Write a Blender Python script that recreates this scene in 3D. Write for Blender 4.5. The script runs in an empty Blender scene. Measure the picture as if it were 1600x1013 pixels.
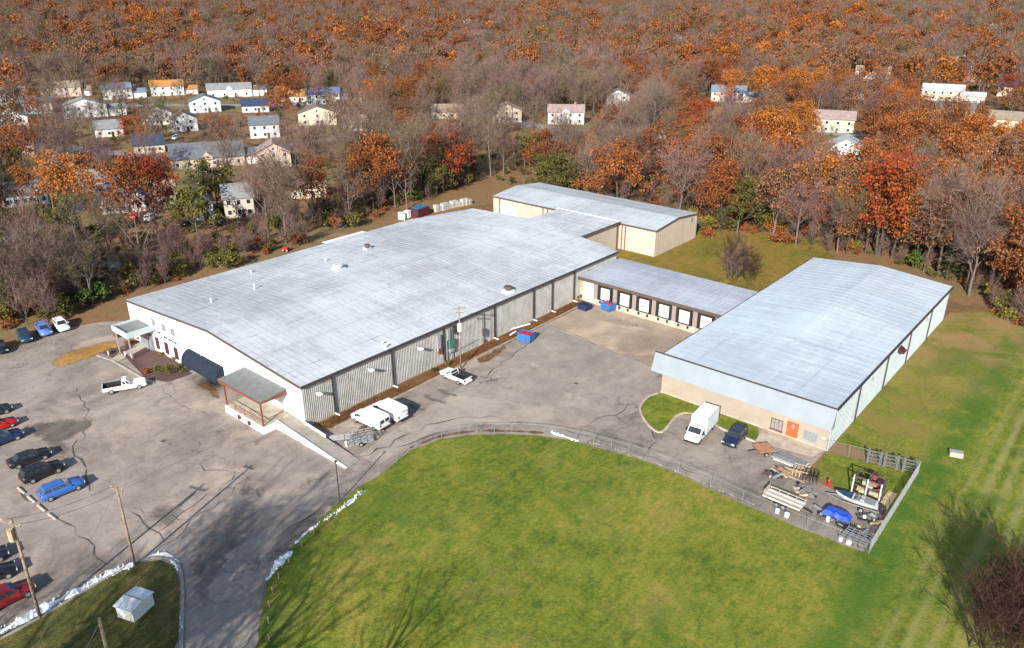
import bpy, math, random
import numpy as np
from mathutils import Vector, Matrix, Euler
from mathutils.geometry import delaunay_2d_cdt
from mathutils import noise as mnoise

random.seed(7); rng = np.random.default_rng(7)
sc = bpy.context.scene
C = sc.collection

# ------------------------------------------------------------------ camera, sky, sun, exposure
CAM_H = 54.0; PITCH = math.radians(23.4); YAW = math.radians(40.5); FOC = 1216.0   # focal length for a 1600 px wide picture
cam_d = bpy.data.cameras.new('camera'); cam = bpy.data.objects.new('camera', cam_d); C.objects.link(cam)
cam.location = (0, 0, CAM_H); cam.rotation_euler = (math.pi/2 - PITCH, 0, YAW)
cam_d.sensor_width = 36.0; cam_d.lens = 36.0*FOC/1600.0; cam_d.clip_start = 0.5; cam_d.clip_end = 12000
sc.camera = cam

SUN_EL = math.radians(26.5); SUN_AZ = math.radians(158.7)      # azimuth from +Y towards +X
world = bpy.data.worlds.new('World'); sc.world = world; world.use_nodes = True
wn = world.node_tree; wn.nodes.clear()
sky = wn.nodes.new('ShaderNodeTexSky'); sky.sky_type = 'NISHITA'; sky.sun_disc = False
sky.sun_elevation = SUN_EL; sky.sun_rotation = SUN_AZ; sky.air_density = 1.0; sky.dust_density = 0.6; sky.ozone_density = 1.0
bg = wn.nodes.new('ShaderNodeBackground'); bg.inputs['Strength'].default_value = 0.105
wo = wn.nodes.new('ShaderNodeOutputWorld')
wn.links.new(sky.outputs[0], bg.inputs[0]); wn.links.new(bg.outputs[0], wo.inputs[0])

sd = bpy.data.lights.new('sun', 'SUN'); sd.energy = 4.9; sd.angle = math.radians(0.53); sd.color = (1.0, 0.945, 0.86)
sun = bpy.data.objects.new('sun', sd); C.objects.link(sun)
SDIR = Vector((-math.sin(SUN_AZ)*math.cos(SUN_EL), -math.cos(SUN_AZ)*math.cos(SUN_EL), -math.sin(SUN_EL)))   # travel direction
sun.rotation_euler = SDIR.to_track_quat('-Z', 'Y').to_euler(); sun.location = (0, 0, 200)

sc.view_settings.view_transform = 'Standard'; sc.view_settings.look = 'None'
sc.view_settings.exposure = 0.78; sc.view_settings.gamma = 1.0; sc.view_settings.use_curve_mapping = False
sc.cycles.max_bounces = 6; sc.cycles.diffuse_bounces = 3; sc.cycles.glossy_bounces = 2
sc.cycles.transmission_bounces = 2; sc.cycles.transparent_max_bounces = 4

# ------------------------------------------------------------------ terrain and picture-to-place helper
def sstep(t):
    t = np.clip(t, 0.0, 1.0); return t*t*(3-2*t)
def T(x, y):
    """height of the land: the lot falls gently to one side, a wooded rise lies far off"""
    x = np.asarray(x, float); y = np.asarray(y, float)
    d = np.hypot(x, y)
    z = -1.3*sstep((-90.0-x)/36.0)
    z = z + 46.0*sstep((d-560.0)/1150.0)
    z = z + 5.0*np.sin(x*0.006+1.0)*np.sin(y*0.0052+0.4)*sstep((d-420.0)/500.0)
    return z
def Tz(x, y): return float(T(x, y))
_F = np.array([-math.sin(YAW), math.cos(YAW)]); _R = np.array([math.cos(YAW), math.sin(YAW)])
def P(px, py, z=None):
    """point of the place seen at a pixel of the 1600 x 1013 photograph, on the land (or at a height)"""
    a = (px-800.0)/FOC; b = (py-506.5)/FOC
    fw = math.cos(PITCH)-b*math.sin(PITCH); up = -math.sin(PITCH)-b*math.cos(PITCH)
    d = np.array([_F[0]*fw+_R[0]*a, _F[1]*fw+_R[1]*a, up])
    if z is not None:
        t = (z-CAM_H)/d[2]; return Vector((d[0]*t, d[1]*t, z))
    t = 30.0
    for i in range(4000):
        x, y, zz = d[0]*t, d[1]*t, CAM_H+d[2]*t
        g = zz-Tz(x, y)
        if g < 0.003: break
        t += max(0.004, g*0.7)
        if t > 6000: break
    return Vector((d[0]*t, d[1]*t, Tz(d[0]*t, d[1]*t)))
def proj(x, y, z):
    dz = z-CAM_H; fw = x*_F[0]+y*_F[1]; r = x*_R[0]+y*_R[1]
    zc = fw*math.cos(PITCH)-dz*math.sin(PITCH); u = fw*math.sin(PITCH)+dz*math.cos(PITCH)
    return 800+FOC*r/zc, 506.5-FOC*u/zc, zc

# ------------------------------------------------------------------ materials
def nt(name):
    m = bpy.data.materials.new(name); m.use_nodes = True
    t = m.node_tree; t.nodes.clear()
    o = t.nodes.new('ShaderNodeOutputMaterial'); b = t.nodes.new('ShaderNodeBsdfPrincipled')
    t.links.new(b.outputs[0], o.inputs[0]); return m, t, b
class NB:
    """tiny node-building helper"""
    def __init__(s, t): s.t = t
    def n(s, k, **kw):
        a = s.t.nodes.new(k)
        for q, v in kw.items(): setattr(a, q, v)
        return a
    def link(s, a, b): s.t.links.new(a, b)
    def pos(s, obj=False):
        if obj: return s.n('ShaderNodeTexCoord').outputs['Object']
        return s.n('ShaderNodeNewGeometry').outputs['Position']
    def mapv(s, v, scale=(1,1,1), rot=(0,0,0), loc=(0,0,0)):
        m = s.n('ShaderNodeMapping'); s.link(v, m.inputs[0]); m.inputs['Scale'].default_value = scale
        m.inputs['Rotation'].default_value = rot; m.inputs['Location'].default_value = loc; return m.outputs[0]
    def noise(s, v, scale, detail=3, rough=0.55, dist=0.0):
        a = s.n('ShaderNodeTexNoise'); s.link(v, a.inputs['Vector']); a.inputs['Scale'].default_value = scale
        a.inputs['Detail'].default_value = detail; a.inputs['Roughness'].default_value = rough
        a.inputs['Distortion'].default_value = dist; return a.outputs['Fac']
    def ramp(s, f, stops, interp='LINEAR'):
        r = s.n('ShaderNodeValToRGB'); s.link(f, r.inputs[0]); e = r.color_ramp; e.interpolation = interp
        while len(e.elements) < len(stops): e.elements.new(0.5)
        for el, (p, c) in zip(e.elements, stops):
            el.position = p; el.color = (*c, 1) if len(c) == 3 else c
        return r.outputs[0]
    def fr(s, f, a, b): return s.ramp(f, [(a, (0,0,0)), (b, (1,1,1))])
    def mix(s, f, a, b, mode='MIX'):
        m = s.n('ShaderNodeMix', data_type='RGBA', blend_type=mode)
        for v, i in ((f, 0), (a, 6), (b, 7)):
            if hasattr(v, 'is_linked') or hasattr(v, 'links'): s.link(v, m.inputs[i])
            elif i == 0: m.inputs[0].default_value = v
            else: m.inputs[i].default_value = (*v, 1)
        return m.outputs[2]
    def math(s, op, a, b=0.0):
        m = s.n('ShaderNodeMath', operation=op)
        for v, i in ((a, 0), (b, 1)):
            if hasattr(v, 'links'): s.link(v, m.inputs[i])
            else: m.inputs[i].default_value = v
        return m.outputs[0]
    def n_mr(s, v, a, b):
        m = s.n('ShaderNodeMapRange'); s.link(v, m.inputs[0]); m.inputs[1].default_value = a; m.inputs[2].default_value = b; m.clamp = True; return m.outputs[0]
    def bump(s, h, strength, dist, bsdf):
        b = s.n('ShaderNodeBump'); s.link(h, b.inputs['Height']); b.inputs['Strength'].default_value = strength
        b.inputs['Distance'].default_value = dist; s.link(b.outputs[0], bsdf.inputs['Normal'])
def setb(b, rough=0.8, metal=0.0, spec=0.3):
    b.inputs['Roughness'].default_value = rough; b.inputs['Metallic'].default_value = metal
    b.inputs['Specular IOR Level'].default_value = spec
_MC = {}
def plain(name, col, rough=0.7, metal=0.0, spec=0.35, var=0.12, scale=2.5, bump=0.0, dirt=None, dscale=0.6):
    key = (name, tuple(col))
    if key in _MC: return _MC[key]
    m, t, b = nt(name); q = NB(t); p = q.pos(True)
    f = q.noise(p, scale, 4, 0.6)
    lo = tuple(max(0, c*(1-var*1.6)) for c in col); hi = tuple(min(1, c*(1+var)) for c in col)
    c = q.ramp(f, [(0.3, lo), (0.7, hi)])
    if dirt:
        f2 = q.fr(q.noise(p, dscale, 5, 0.65), 0.5, 0.72)
        c = q.mix(q.math('MULTIPLY', f2, 0.7), c, dirt)
    q.link(c, b.inputs['Base Color']); setb(b, rough, metal, spec)
    if bump: q.bump(q.noise(p, scale*6, 3), bump, 0.02, b)
    _MC[key] = m; return m

def roof_metal(name, base, dark, rust=None):
    m, t, b = nt(name); q = NB(t); p = q.pos()
    pa = q.mapv(p, (0.06, 0.9, 0.2)); pb = q.mapv(p, (0.9, 0.05, 0.2))
    f1 = q.noise(pa, 1.0, 5, 0.7); f2 = q.noise(pb, 1.0, 5, 0.7); f3 = q.noise(p, 0.055, 5, 0.62)
    f4 = q.noise(p, 1.6, 4, 0.7)
    s = q.math('ADD', q.math('MULTIPLY', f1, 0.24), q.math('ADD', q.math('MULTIPLY', f2, 0.20), q.math('ADD', q.math('MULTIPLY', f3, 0.50), q.math('MULTIPLY', f4, 0.12))))
    c = q.ramp(s, [(0.44, dark), (0.52, tuple(0.5*(a+d) for a, d in zip(base, dark))), (0.57, base), (0.66, tuple(min(1, x*1.12) for x in base))])
    # each sheet of metal has its own tone
    oi = q.n('ShaderNodeObjectInfo').outputs['Random']
    c = q.mix(1.0, c, q.ramp(oi, [(0, (0.965, 0.967, 0.97)), (1, (1.02, 1.015, 1.01))]), 'MULTIPLY')
    if rust:
        fr_ = q.fr(q.noise(q.mapv(p, (0.35, 1.6, 1)), 1.0, 6, 0.75), 0.64, 0.76)
        c = q.mix(q.math('MULTIPLY', fr_, 0.45), c, rust)
    q.link(c, b.inputs['Base Color']); setb(b, 0.5, 0.0, 0.45)
    q.bump(q.noise(q.mapv(p, (0.25, 1.2, 1)), 1.0, 3), 0.12, 0.05, b)
    return m

def asphalt_mat(name, lo, hi, crack=(0.05, 0.045, 0.042), cs=0.11, seed=0.0, tracks=0.3):
    m, t, b = nt(name); q = NB(t); p = q.pos(); p = q.mapv(p, (1, 1, 1), (0, 0, 0), (seed*13, seed*7, 0))
    big = q.noise(p, 0.045, 5, 0.62, 0.6); mid = q.noise(p, 0.35, 5, 0.65); fine = q.noise(p, 2.6, 5, 0.8)
    s = q.math('ADD', q.math('MULTIPLY', big, 0.46), q.math('ADD', q.math('MULTIPLY', mid, 0.32), q.math('MULTIPLY', fine, 0.22)))
    c = q.ramp(s, [(0.40, lo), (0.49, tuple((a+h)/2 for a, h in zip(lo, hi))), (0.58, hi)])
    # cracks: distorted cell edges, broken up by noise
    wob = q.n('ShaderNodeTexNoise'); q.link(p, wob.inputs['Vector']); wob.inputs['Scale'].default_value = 0.35; wob.inputs['Detail'].default_value = 4
    dv = q.n('ShaderNodeVectorMath', operation='SCALE'); q.link(wob.outputs['Color'], dv.inputs[0]); dv.inputs['Scale'].default_value = 5.5
    av = q.n('ShaderNodeVectorMath', operation='ADD'); q.link(p, av.inputs[0]); q.link(dv.outputs[0], av.inputs[1])
    for sc_, w, lo_, hi_, amt in ((cs, 0.011, 0.5, 0.62, 0.6), (cs*3.3, 0.016, 0.52, 0.66, 0.35)):
        v = q.n('ShaderNodeTexVoronoi', feature='DISTANCE_TO_EDGE'); q.link(av.outputs[0], v.inputs['Vector']); v.inputs['Scale'].default_value = sc_
        e = q.ramp(v.outputs[0], [(0.0, (1,1,1)), (w, (0.25,0.25,0.25)), (w*2.2, (0,0,0))])
        msk = q.fr(q.noise(p, 0.09, 3), lo_, hi_)
        c = q.mix(q.math('MULTIPLY', q.math('MULTIPLY', e, msk), amt), c, crack)
    # worn wheel tracks / grime drifting along the drive
    st = q.fr(q.noise(q.mapv(p, (0.55, 0.05, 1), (0, 0, 0.55)), 1.0, 5, 0.7), 0.53, 0.72)
    c = q.mix(q.math('MULTIPLY', st, tracks), c, crack)
    du = q.fr(q.noise(p, 0.075, 5, 0.68, 1.2), 0.52, 0.66)
    c = q.mix(q.math('MULTIPLY', du, 0.65), c, tuple(min(0.6, k*f_) for k, f_ in zip(hi, (1.32, 1.27, 1.19))))
    gr = q.fr(q.noise(q.mapv(p, (1, 1, 1), (0, 0, 0), (40, 11, 0)), 0.14, 6, 0.75, 1.5), 0.56, 0.72)
    c = q.mix(q.math('MULTIPLY', gr, 0.55), c, tuple(k*0.7 for k in lo))
    q.link(c, b.inputs['Base Color']); setb(b, 0.92, 0, 0.2)
    q.bump(q.noise(p, 9.0, 2), 0.25, 0.02, b); return m

def grass_mat(name, stops, stripes=False, s1=0.05, s2=0.5, dry=(0.30, 0.20, 0.085), dryamt=0.35, dlo=0.52):
    m, t, b = nt(name); q = NB(t); p = q.pos()
    big = q.noise(p, s1, 5, 0.65, 0.6); mid = q.noise(p, s2, 5, 0.75, 0.8); st = q.noise(q.mapv(p, (1.6, 0.45, 1), (0, 0, 0.35)), 1.0, 4, 0.78)
    fine = q.noise(p, 2.4, 4, 0.8)
    s = q.math('ADD', q.math('MULTIPLY', big, 0.30), q.math('ADD', q.math('MULTIPLY', mid, 0.24), q.math('ADD', q.math('MULTIPLY', st, 0.21), q.math('MULTIPLY', fine, 0.21))))
    n = len(stops); c = q.ramp(s, [(0.41+0.185*i/(n-1), k) for i, k in enumerate(stops)])
    d = q.fr(q.noise(p, 0.16, 5, 0.7), dlo, dlo+0.2)
    c = q.mix(q.math('MULTIPLY', d, dryamt), c, dry)
    if stripes:
        sx = q.n('ShaderNodeSeparateXYZ'); q.link(p, sx.inputs[0]); x_, y_ = sx.outputs[0], sx.outputs[1]
        wx = q.math('ADD', x_, q.math('ADD', q.math('MULTIPLY', q.noise(q.mapv(p, (0.1, 0.03, 1)), 1.0, 3), 3.4), -1.7))
        def between(v, a0, a1, b0, b1):
            return q.math('MULTIPLY', q.n_mr(v, a0, a1), q.math('SUBTRACT', 1.0, q.n_mr(v, b0, b1)))
        # mown stripes on the open side, a greener unmown band beside them, drier turf along the building
        east = q.n_mr(wx, -11.0, -7.5)
        sn = q.math('ADD', q.math('MULTIPLY', q.math('SINE', q.math('MULTIPLY', q.math('ADD', x_, q.math('MULTIPLY', q.noise(q.mapv(p, (0.25, 0.05, 1)), 1.0, 2), 1.2)), 3.6)), 0.5), 0.5)
        brk = q.fr(q.noise(q.mapv(p, (0.9, 0.07, 1)), 1.0, 4, 0.7), 0.3, 0.55)
        c = q.mix(q.math('MULTIPLY', q.math('MULTIPLY', sn, brk), q.math('MULTIPLY', east, 0.6)), c, (0.31, 0.28, 0.10))
        north = q.math('MULTIPLY', q.n_mr(y_, 88.0, 97.0), q.math('SUBTRACT', 1.0, q.n_mr(wx, -16.0, -13.0)))
        c = q.mix(q.math('MULTIPLY', north, q.math('MULTIPLY', q.fr(q.noise(p, 0.22, 4, 0.65), 0.36, 0.58), 0.75)), c, (0.22, 0.165, 0.05))
        band = between(wx, -15.2, -13.2, -11.6, -9.6)
        c = q.mix(q.math('MULTIPLY', band, q.math('MULTIPLY', q.fr(q.noise(p, 0.3, 4), 0.3, 0.5), 0.75)), c, (0.055, 0.13, 0.018))
        dryc = q.math('MULTIPLY', q.n_mr(y_, 112.0, 140.0), q.math('SUBTRACT', 1.0, q.n_mr(wx, -14.0, -9.0)))
        c = q.mix(q.math('MULTIPLY', dryc, q.math('MULTIPLY', q.fr(q.noise(p, 0.13, 5, 0.65), 0.38, 0.56), 0.85)), c, (0.31, 0.195, 0.09))
        gre = q.fr(q.noise(p, 0.075, 4, 0.6, 0.8), 0.53, 0.66)
        c = q.mix(q.math('MULTIPLY', gre, 0.55), c, (0.06, 0.125, 0.018))
    q.link(c, b.inputs['Base Color']); setb(b, 0.95, 0, 0.1)
    q.bump(q.math('ADD', fine, q.noise(p, 9.0, 2)), 0.7, 0.12, b); return m

def leaf_mat(name, stops, rough=0.8, vary=0.25):
    m, t, b = nt(name); q = NB(t)
    r = q.n('ShaderNodeNewGeometry').outputs['Random Per Island']; o = q.n('ShaderNodeObjectInfo').outputs['Random']
    n = len(stops); c = q.ramp(r, [(i/(n-1), k) for i, k in enumerate(stops)])
    v = q.ramp(o, [(0.0, (1-vary, 1-vary, 1-vary)), (0.5, (1.0, 1.0, 1.0)), (1.0, (1+vary*0.7, 1+vary*0.4, 1-vary*0.3))])
    c = q.mix(1.0, c, v, 'MULTIPLY')
    q.link(c, b.inputs['Base Color']); setb(b, rough, 0, 0.15); return m

M = {}
M['white_wall'] = plain('white_paint', (0.74, 0.75, 0.745), 0.6, var=0.03, scale=0.4, dirt=(0.6, 0.58, 0.54), dscale=0.35)
M['ribbed'] = plain('ribbed_grey_metal', (0.3817, 0.371, 0.3521), 0.45, spec=0.5, var=0.12, scale=0.6, dirt=(0.2544, 0.2326, 0.2078), dscale=0.8)
M['dark_trim'] = plain('dark_trim', (0.055, 0.045, 0.045), 0.6)
M['brown_trim'] = plain('brown_trim', (0.10, 0.07, 0.055), 0.6)
M['roof_main'] = roof_metal('roof_coating_grey', (0.5295, 0.5462, 0.5601), (0.353, 0.3587, 0.3698), rust=(0.2942, 0.2817, 0.2828))
M['roof_right'] = roof_metal('roof_coating_pale_blue', (0.4835, 0.5473, 0.5873), (0.3798, 0.4232, 0.4569), rust=None)
M['roof_dock'] = roof_metal('roof_coating_blue_grey', (0.4136, 0.4407, 0.4914), (0.2895, 0.3075, 0.3391), rust=(0.2792, 0.2664, 0.2752))
M['roof_rear'] = roof_metal('roof_coating_green_grey', (0.4605, 0.5014, 0.5139), (0.3427, 0.3642, 0.3765), rust=(0.2892, 0.2902, 0.2951))
M['mansard'] = plain('pale_blue_panel', (0.2439, 0.2833, 0.3183), 0.5, spec=0.4, var=0.05, scale=0.5)
M['pale_side'] = plain('pale_cyan_siding', (0.4716, 0.5362, 0.567), 0.5, spec=0.4, var=0.05, scale=0.5)
M['beige'] = plain('beige_wall', (0.33, 0.28, 0.228), 0.75, var=0.06, scale=0.5, dirt=(0.29, 0.215, 0.165), dscale=0.4)
M['beige_rear'] = plain('cream_metal_wall', (0.50, 0.415, 0.345), 0.6, var=0.04, scale=0.5, dirt=(0.42, 0.34, 0.28), dscale=0.3)
M['pier'] = plain('pinkish_pier', (0.27, 0.215, 0.19), 0.75)
M['concrete'] = plain('concrete', (0.34, 0.30, 0.255), 0.9, var=0.15, scale=0.8, bump=0.2, dirt=(0.26, 0.22, 0.18))
M['concrete_pale'] = plain('pale_concrete', (0.45, 0.39, 0.31), 0.9, var=0.15, scale=0.9, dirt=(0.27, 0.19, 0.125))
M['door_white'] = plain('white_door', (0.78, 0.78, 0.76), 0.55, var=0.04)
M['glass'] = plain('dark_glass', (0.03, 0.035, 0.04), 0.08, spec=0.8, var=0.2)
M['glass_grey'] = plain('grey_pane', (0.22, 0.24, 0.26), 0.15, spec=0.7, var=0.2)
M['maroon'] = plain('maroon_panel', (0.085, 0.022, 0.03), 0.4, spec=0.5, var=0.2)
M['navy_canvas'] = plain('navy_canvas', (0.012, 0.02, 0.036), 0.8, var=0.25, scale=1.5)
M['grey_canopy'] = plain('grey_canopy_roof', (0.19, 0.20, 0.19), 0.8, var=0.12, scale=1.0)
M['red_steel'] = plain('red_oxide_steel', (0.20, 0.06, 0.045), 0.6)
M['orange_door'] = plain('orange_door', (0.62, 0.10, 0.03), 0.5)
M['black'] = plain('black_rubber', (0.018, 0.018, 0.02), 0.7)
M['steel'] = plain('galvanised_steel', (0.2852, 0.2914, 0.2976), 0.45, metal=0.3, spec=0.5)
M['steel_pale'] = plain('pale_slat', (0.2992, 0.3264, 0.3264), 0.6, var=0.1)
M['wood_pole'] = plain('weathered_pole_wood', (0.27, 0.20, 0.15), 0.9, var=0.25, scale=4, bump=0.3)
M['wood_pale'] = plain('pale_timber', (0.52, 0.38, 0.22), 0.85, var=0.25, scale=3)
M['wood_red'] = plain('reddish_timber', (0.42, 0.19, 0.11), 0.85, var=0.25, scale=3)
M['blue_bin'] = plain('blue_bin_paint', (0.03, 0.15, 0.42), 0.5, var=0.2, scale=3, dirt=(0.06, 0.09, 0.16))
M['red_bin'] = plain('red_bin_inside', (0.42, 0.02, 0.05), 0.6, var=0.2)
M['navy_bin'] = plain('navy_bin_paint', (0.02, 0.03, 0.10), 0.5, var=0.2)
M['blue_tarp'] = plain('blue_tarp', (0.02, 0.07, 0.42), 0.45, var=0.2, scale=3)
M['white_plastic'] = plain('white_plastic', (0.78, 0.78, 0.75), 0.5, var=0.06)
M['bale'] = plain('wrapped_bale', (0.50, 0.50, 0.46), 0.6, var=0.2, scale=2, dirt=(0.2, 0.18, 0.15), dscale=1.2)
M['boat_white'] = plain('weathered_gelcoat', (0.50, 0.53, 0.53), 0.4, var=0.1, dirt=(0.3, 0.3, 0.28))
M['snow'] = plain('old_snow', (0.80, 0.83, 0.88), 0.8, var=0.12, scale=3, bump=0.5, dirt=(0.32, 0.29, 0.27), dscale=2.2)
M['chrome'] = plain('bright_metal', (0.6, 0.6, 0.6), 0.25, metal=0.8)
M['rim'] = plain('alloy_rim', (0.45, 0.45, 0.46), 0.35, metal=0.6)
M['lamp_glass'] = plain('lamp_glass', (0.7, 0.7, 0.68), 0.15, spec=0.7)
M['tail_red'] = plain('tail_lamp_red', (0.35, 0.01, 0.01), 0.25, spec=0.6)
M['wire'] = plain('wire_dark', (0.05, 0.05, 0.05), 0.6)
M['wire_pale'] = plain('wire_pale', (0.42, 0.42, 0.42), 0.5)
M['insulator'] = plain('insulator', (0.6, 0.6, 0.6), 0.3)
M['orange'] = plain('orange_paint', (0.65, 0.20, 0.03), 0.5)
M['red'] = plain('red_paint', (0.55, 0.02, 0.015), 0.45)
M['teal'] = plain('teal_paint', (0.05, 0.17, 0.15), 0.6)
M['grey_box'] = plain('grey_box', (0.30, 0.31, 0.32), 0.5)
M['dark_steel'] = plain('dark_steel', (0.12, 0.125, 0.13), 0.5)
M['bark'] = plain('bark', (0.1564, 0.1224, 0.102), 0.9, var=0.25, scale=2)
M['bark_pale'] = plain('pale_bark', (0.52, 0.44, 0.38), 0.85, var=0.2, scale=2)
M['bark_dark'] = plain('dark_bark', (0.085, 0.068, 0.055), 0.9, var=0.25, scale=2)
M['twig'] = leaf_mat('twig_grey_brown', [(0.1119, 0.07854, 0.06131), (0.1679, 0.1155, 0.09198), (0.2238, 0.1594, 0.1269)], 0.9, 0.25)
M['twig_mauve'] = leaf_mat('twig_mauve', [(0.1247, 0.07685, 0.07033), (0.1782, 0.1106, 0.1011), (0.2376, 0.1491, 0.1341)], 0.9, 0.2)
M['twig_olive'] = leaf_mat('twig_olive', [(0.0819, 0.07207, 0.03931), (0.1256, 0.107, 0.06006), (0.1693, 0.1398, 0.08518)], 0.9, 0.25)
M['twig_thicket'] = leaf_mat('twig_reddish_brown', [(0.03809, 0.02085, 0.01531), (0.0584, 0.03058, 0.02188), (0.07617, 0.04077, 0.02888)], 0.9, 0.2)
M['rust'] = leaf_mat('rust_leaves', [(0.1155, 0.03853, 0.01611), (0.2038, 0.06469, 0.0223), (0.2852, 0.09908, 0.02974), (0.163, 0.05781, 0.0223)], 0.7, 0.3)
M['red_leaf'] = leaf_mat('red_orange_leaves', [(0.1346, 0.02562, 0.01231), (0.2307, 0.04435, 0.01539), (0.298, 0.07096, 0.02052), (0.173, 0.0345, 0.01436)], 0.7, 0.2)
M['orange_leaf'] = leaf_mat('orange_leaves', [(0.1972, 0.06511, 0.01724), (0.3328, 0.1124, 0.02155), (0.4313, 0.1597, 0.03017), (0.2465, 0.08049, 0.01939)], 0.7, 0.2)
M['brown_leaf'] = leaf_mat('brown_leaves', [(0.1155, 0.05951, 0.032), (0.1796, 0.08807, 0.045), (0.231, 0.1131, 0.058)], 0.8, 0.3)
M['olive_leaf'] = leaf_mat('olive_leaves', [(0.05611, 0.05881, 0.01508), (0.09727, 0.09274, 0.0232), (0.1434, 0.1244, 0.03248), (0.07731, 0.07691, 0.02088)], 0.75, 0.3)
M['yellow_leaf'] = leaf_mat('yellow_green_leaves', [(0.1197, 0.1021, 0.01584), (0.183, 0.15, 0.0216), (0.2323, 0.1788, 0.0288), (0.1408, 0.1149, 0.0216)], 0.75, 0.25)
M['green_leaf'] = leaf_mat('green_leaves', [(0.0279, 0.0527, 0.01116), (0.0465, 0.0806, 0.0155), (0.0682, 0.1054, 0.0217)], 0.7, 0.25)
M['pine'] = leaf_mat('conifer_needles', [(0.025, 0.055, 0.018), (0.045, 0.09, 0.026), (0.065, 0.115, 0.035)], 0.7, 0.25)

# ------------------------------------------------------------------ object helpers
def link_mesh(name, me, parent=None, loc=None, rotz=0.0, scale=None):
    o = bpy.data.objects.new(name, me); C.objects.link(o)
    if parent is not None: o.parent = parent
    if loc is not None: o.location = loc
    if rotz: o.rotation_euler = (0, 0, rotz)
    if scale is not None: o.scale = scale
    return o
def thing(name, label, cat, loc=(0,0,0), rotz=0.0, group=None):
    o = bpy.data.objects.new(name, None); C.objects.link(o); o.empty_display_size = 0.3
    o.location = loc; o.rotation_euler = (0, 0, rotz); o['label'] = label; o['category'] = cat
    if group: o['group'] = group
    return o
def tag(o, label=None, cat=None, group=None, kind=None):
    if label: o['label'] = label
    if cat: o['category'] = cat
    if group: o['group'] = group
    if kind: o['kind'] = kind
    return o
class MB:
    """collects faces of one mesh"""
    def __init__(s): s.v = []; s.f = []; s.mi = []; s.cur = 0
    def add(s, vs, fs):
        n = len(s.v); s.v.extend([tuple(v) for v in vs])
        for f in fs: s.f.append(tuple(i+n for i in f)); s.mi.append(s.cur)
        return s
    def box(s, c, size, rz=0.0):
        cx, cy, cz = c; a, b, h = size[0]/2, size[1]/2, size[2]/2; cs, sn = math.cos(rz), math.sin(rz)
        vs = [(cx+x*a*cs-y*b*sn, cy+x*a*sn+y*b*cs, cz+z*h) for z in (-1, 1) for (x, y) in ((-1,-1),(1,-1),(1,1),(-1,1))]
        return s.add(vs, [(3,2,1,0),(4,5,6,7),(0,1,5,4),(1,2,6,5),(2,3,7,6),(3,0,4,7)])
    def b2(s, x0, y0, z0, x1, y1, z1): return s.box(((x0+x1)/2, (y0+y1)/2, (z0+z1)/2), (abs(x1-x0), abs(y1-y0), abs(z1-z0)))
    def tube(s, pts, rad, sides=6, cap=True):
        pts = [Vector(p) for p in pts]; n = len(pts)
        rs = rad if isinstance(rad, (list, tuple)) else [rad]*n
        vs = []; fs = []
        for i, p in enumerate(pts):
            d = (pts[min(i+1, n-1)]-pts[max(i-1, 0)]).normalized()
            a = d.cross(Vector((0,0,1)) if abs(d.z) < 0.9 else Vector((1,0,0))).normalized(); b = d.cross(a)
            for k in range(sides):
                an = 2*math.pi*k/sides; vs.append(p+(a*math.cos(an)+b*math.sin(an))*rs[i])
        for i in range(n-1):
            for k in range(sides):
                k2 = (k+1) % sides; fs.append((i*sides+k, i*sides+k2, (i+1)*sides+k2, (i+1)*sides+k))
        if cap: fs.append(tuple(range(sides-1, -1, -1))); fs.append(tuple((n-1)*sides+k for k in range(sides)))
        return s.add(vs, fs)
    def prism(s, poly, ax, lo, hi):
        """poly in the two axes other than ax, swept from lo to hi along ax (0=x,1=y,2=z)"""
        n = len(poly)
        def mk(p, t):
            return (t, p[0], p[1]) if ax == 0 else ((p[0], t, p[1]) if ax == 1 else (p[0], p[1], t))
        vs = [mk(p, lo) for p in poly]+[mk(p, hi) for p in poly]
        fs = [tuple(range(n)), tuple(range(2*n-1, n-1, -1))]+[(i, i+n, (i+1) % n+n, (i+1) % n) for i in range(n)]
        return s.add(vs, fs)
    def quad(s, a, b, c, d): return s.add([a, b, c, d], [(0,1,2,3)])
    def slab(s, pts, th):
        """a flat n-gon given thickness along its normal, downwards"""
        p = [Vector(x) for x in pts]; nrm = (p[1]-p[0]).cross(p[2]-p[0]).normalized(); n = len(p)
        if nrm.z < 0: p = p[::-1]; nrm = -nrm
        q = [x-nrm*th for x in p]
        return s.add(p+q, [tuple(range(n)), tuple(range(2*n-1, n-1, -1))]+[(i, i+n, (i+1) % n+n, (i+1) % n) for i in range(n)])
    def loft(s, loops, cap=True):
        n = len(loops[0]); vs = [v for l in loops for v in l]; fs = []
        for i in range(len(loops)-1):
            for k in range(n):
                k2 = (k+1) % n; fs.append((i*n+k, i*n+k2, (i+1)*n+k2, (i+1)*n+k))
        if cap: fs.append(tuple(range(n-1, -1, -1))); fs.append(tuple((len(loops)-1)*n+k for k in range(n)))
        return s.add(vs, fs)
    def mesh(s, name, mats, smooth=False, recalc=True):
        me = bpy.data.meshes.new(name); me.from_pydata(s.v, [], s.f)
        for m in (mats if isinstance(mats, (list, tuple)) else [mats]): me.materials.append(m)
        if any(s.mi): me.polygons.foreach_set('material_index', s.mi)
        if recalc:
            import bmesh
            bm = bmesh.new(); bm.from_mesh(me); bmesh.ops.recalc_face_normals(bm, faces=bm.faces); bm.to_mesh(me); bm.free()
        if smooth: me.polygons.foreach_set('use_smooth', [True]*len(me.polygons))
        me.update(); return me
    def build(s, name, mats, parent=None, smooth=False, loc=None, rotz=0.0):
        return link_mesh(name, s.mesh(name, mats, smooth), parent, loc, rotz)
def PX(*pts): return [P(a, b) for a, b in pts]

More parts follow.
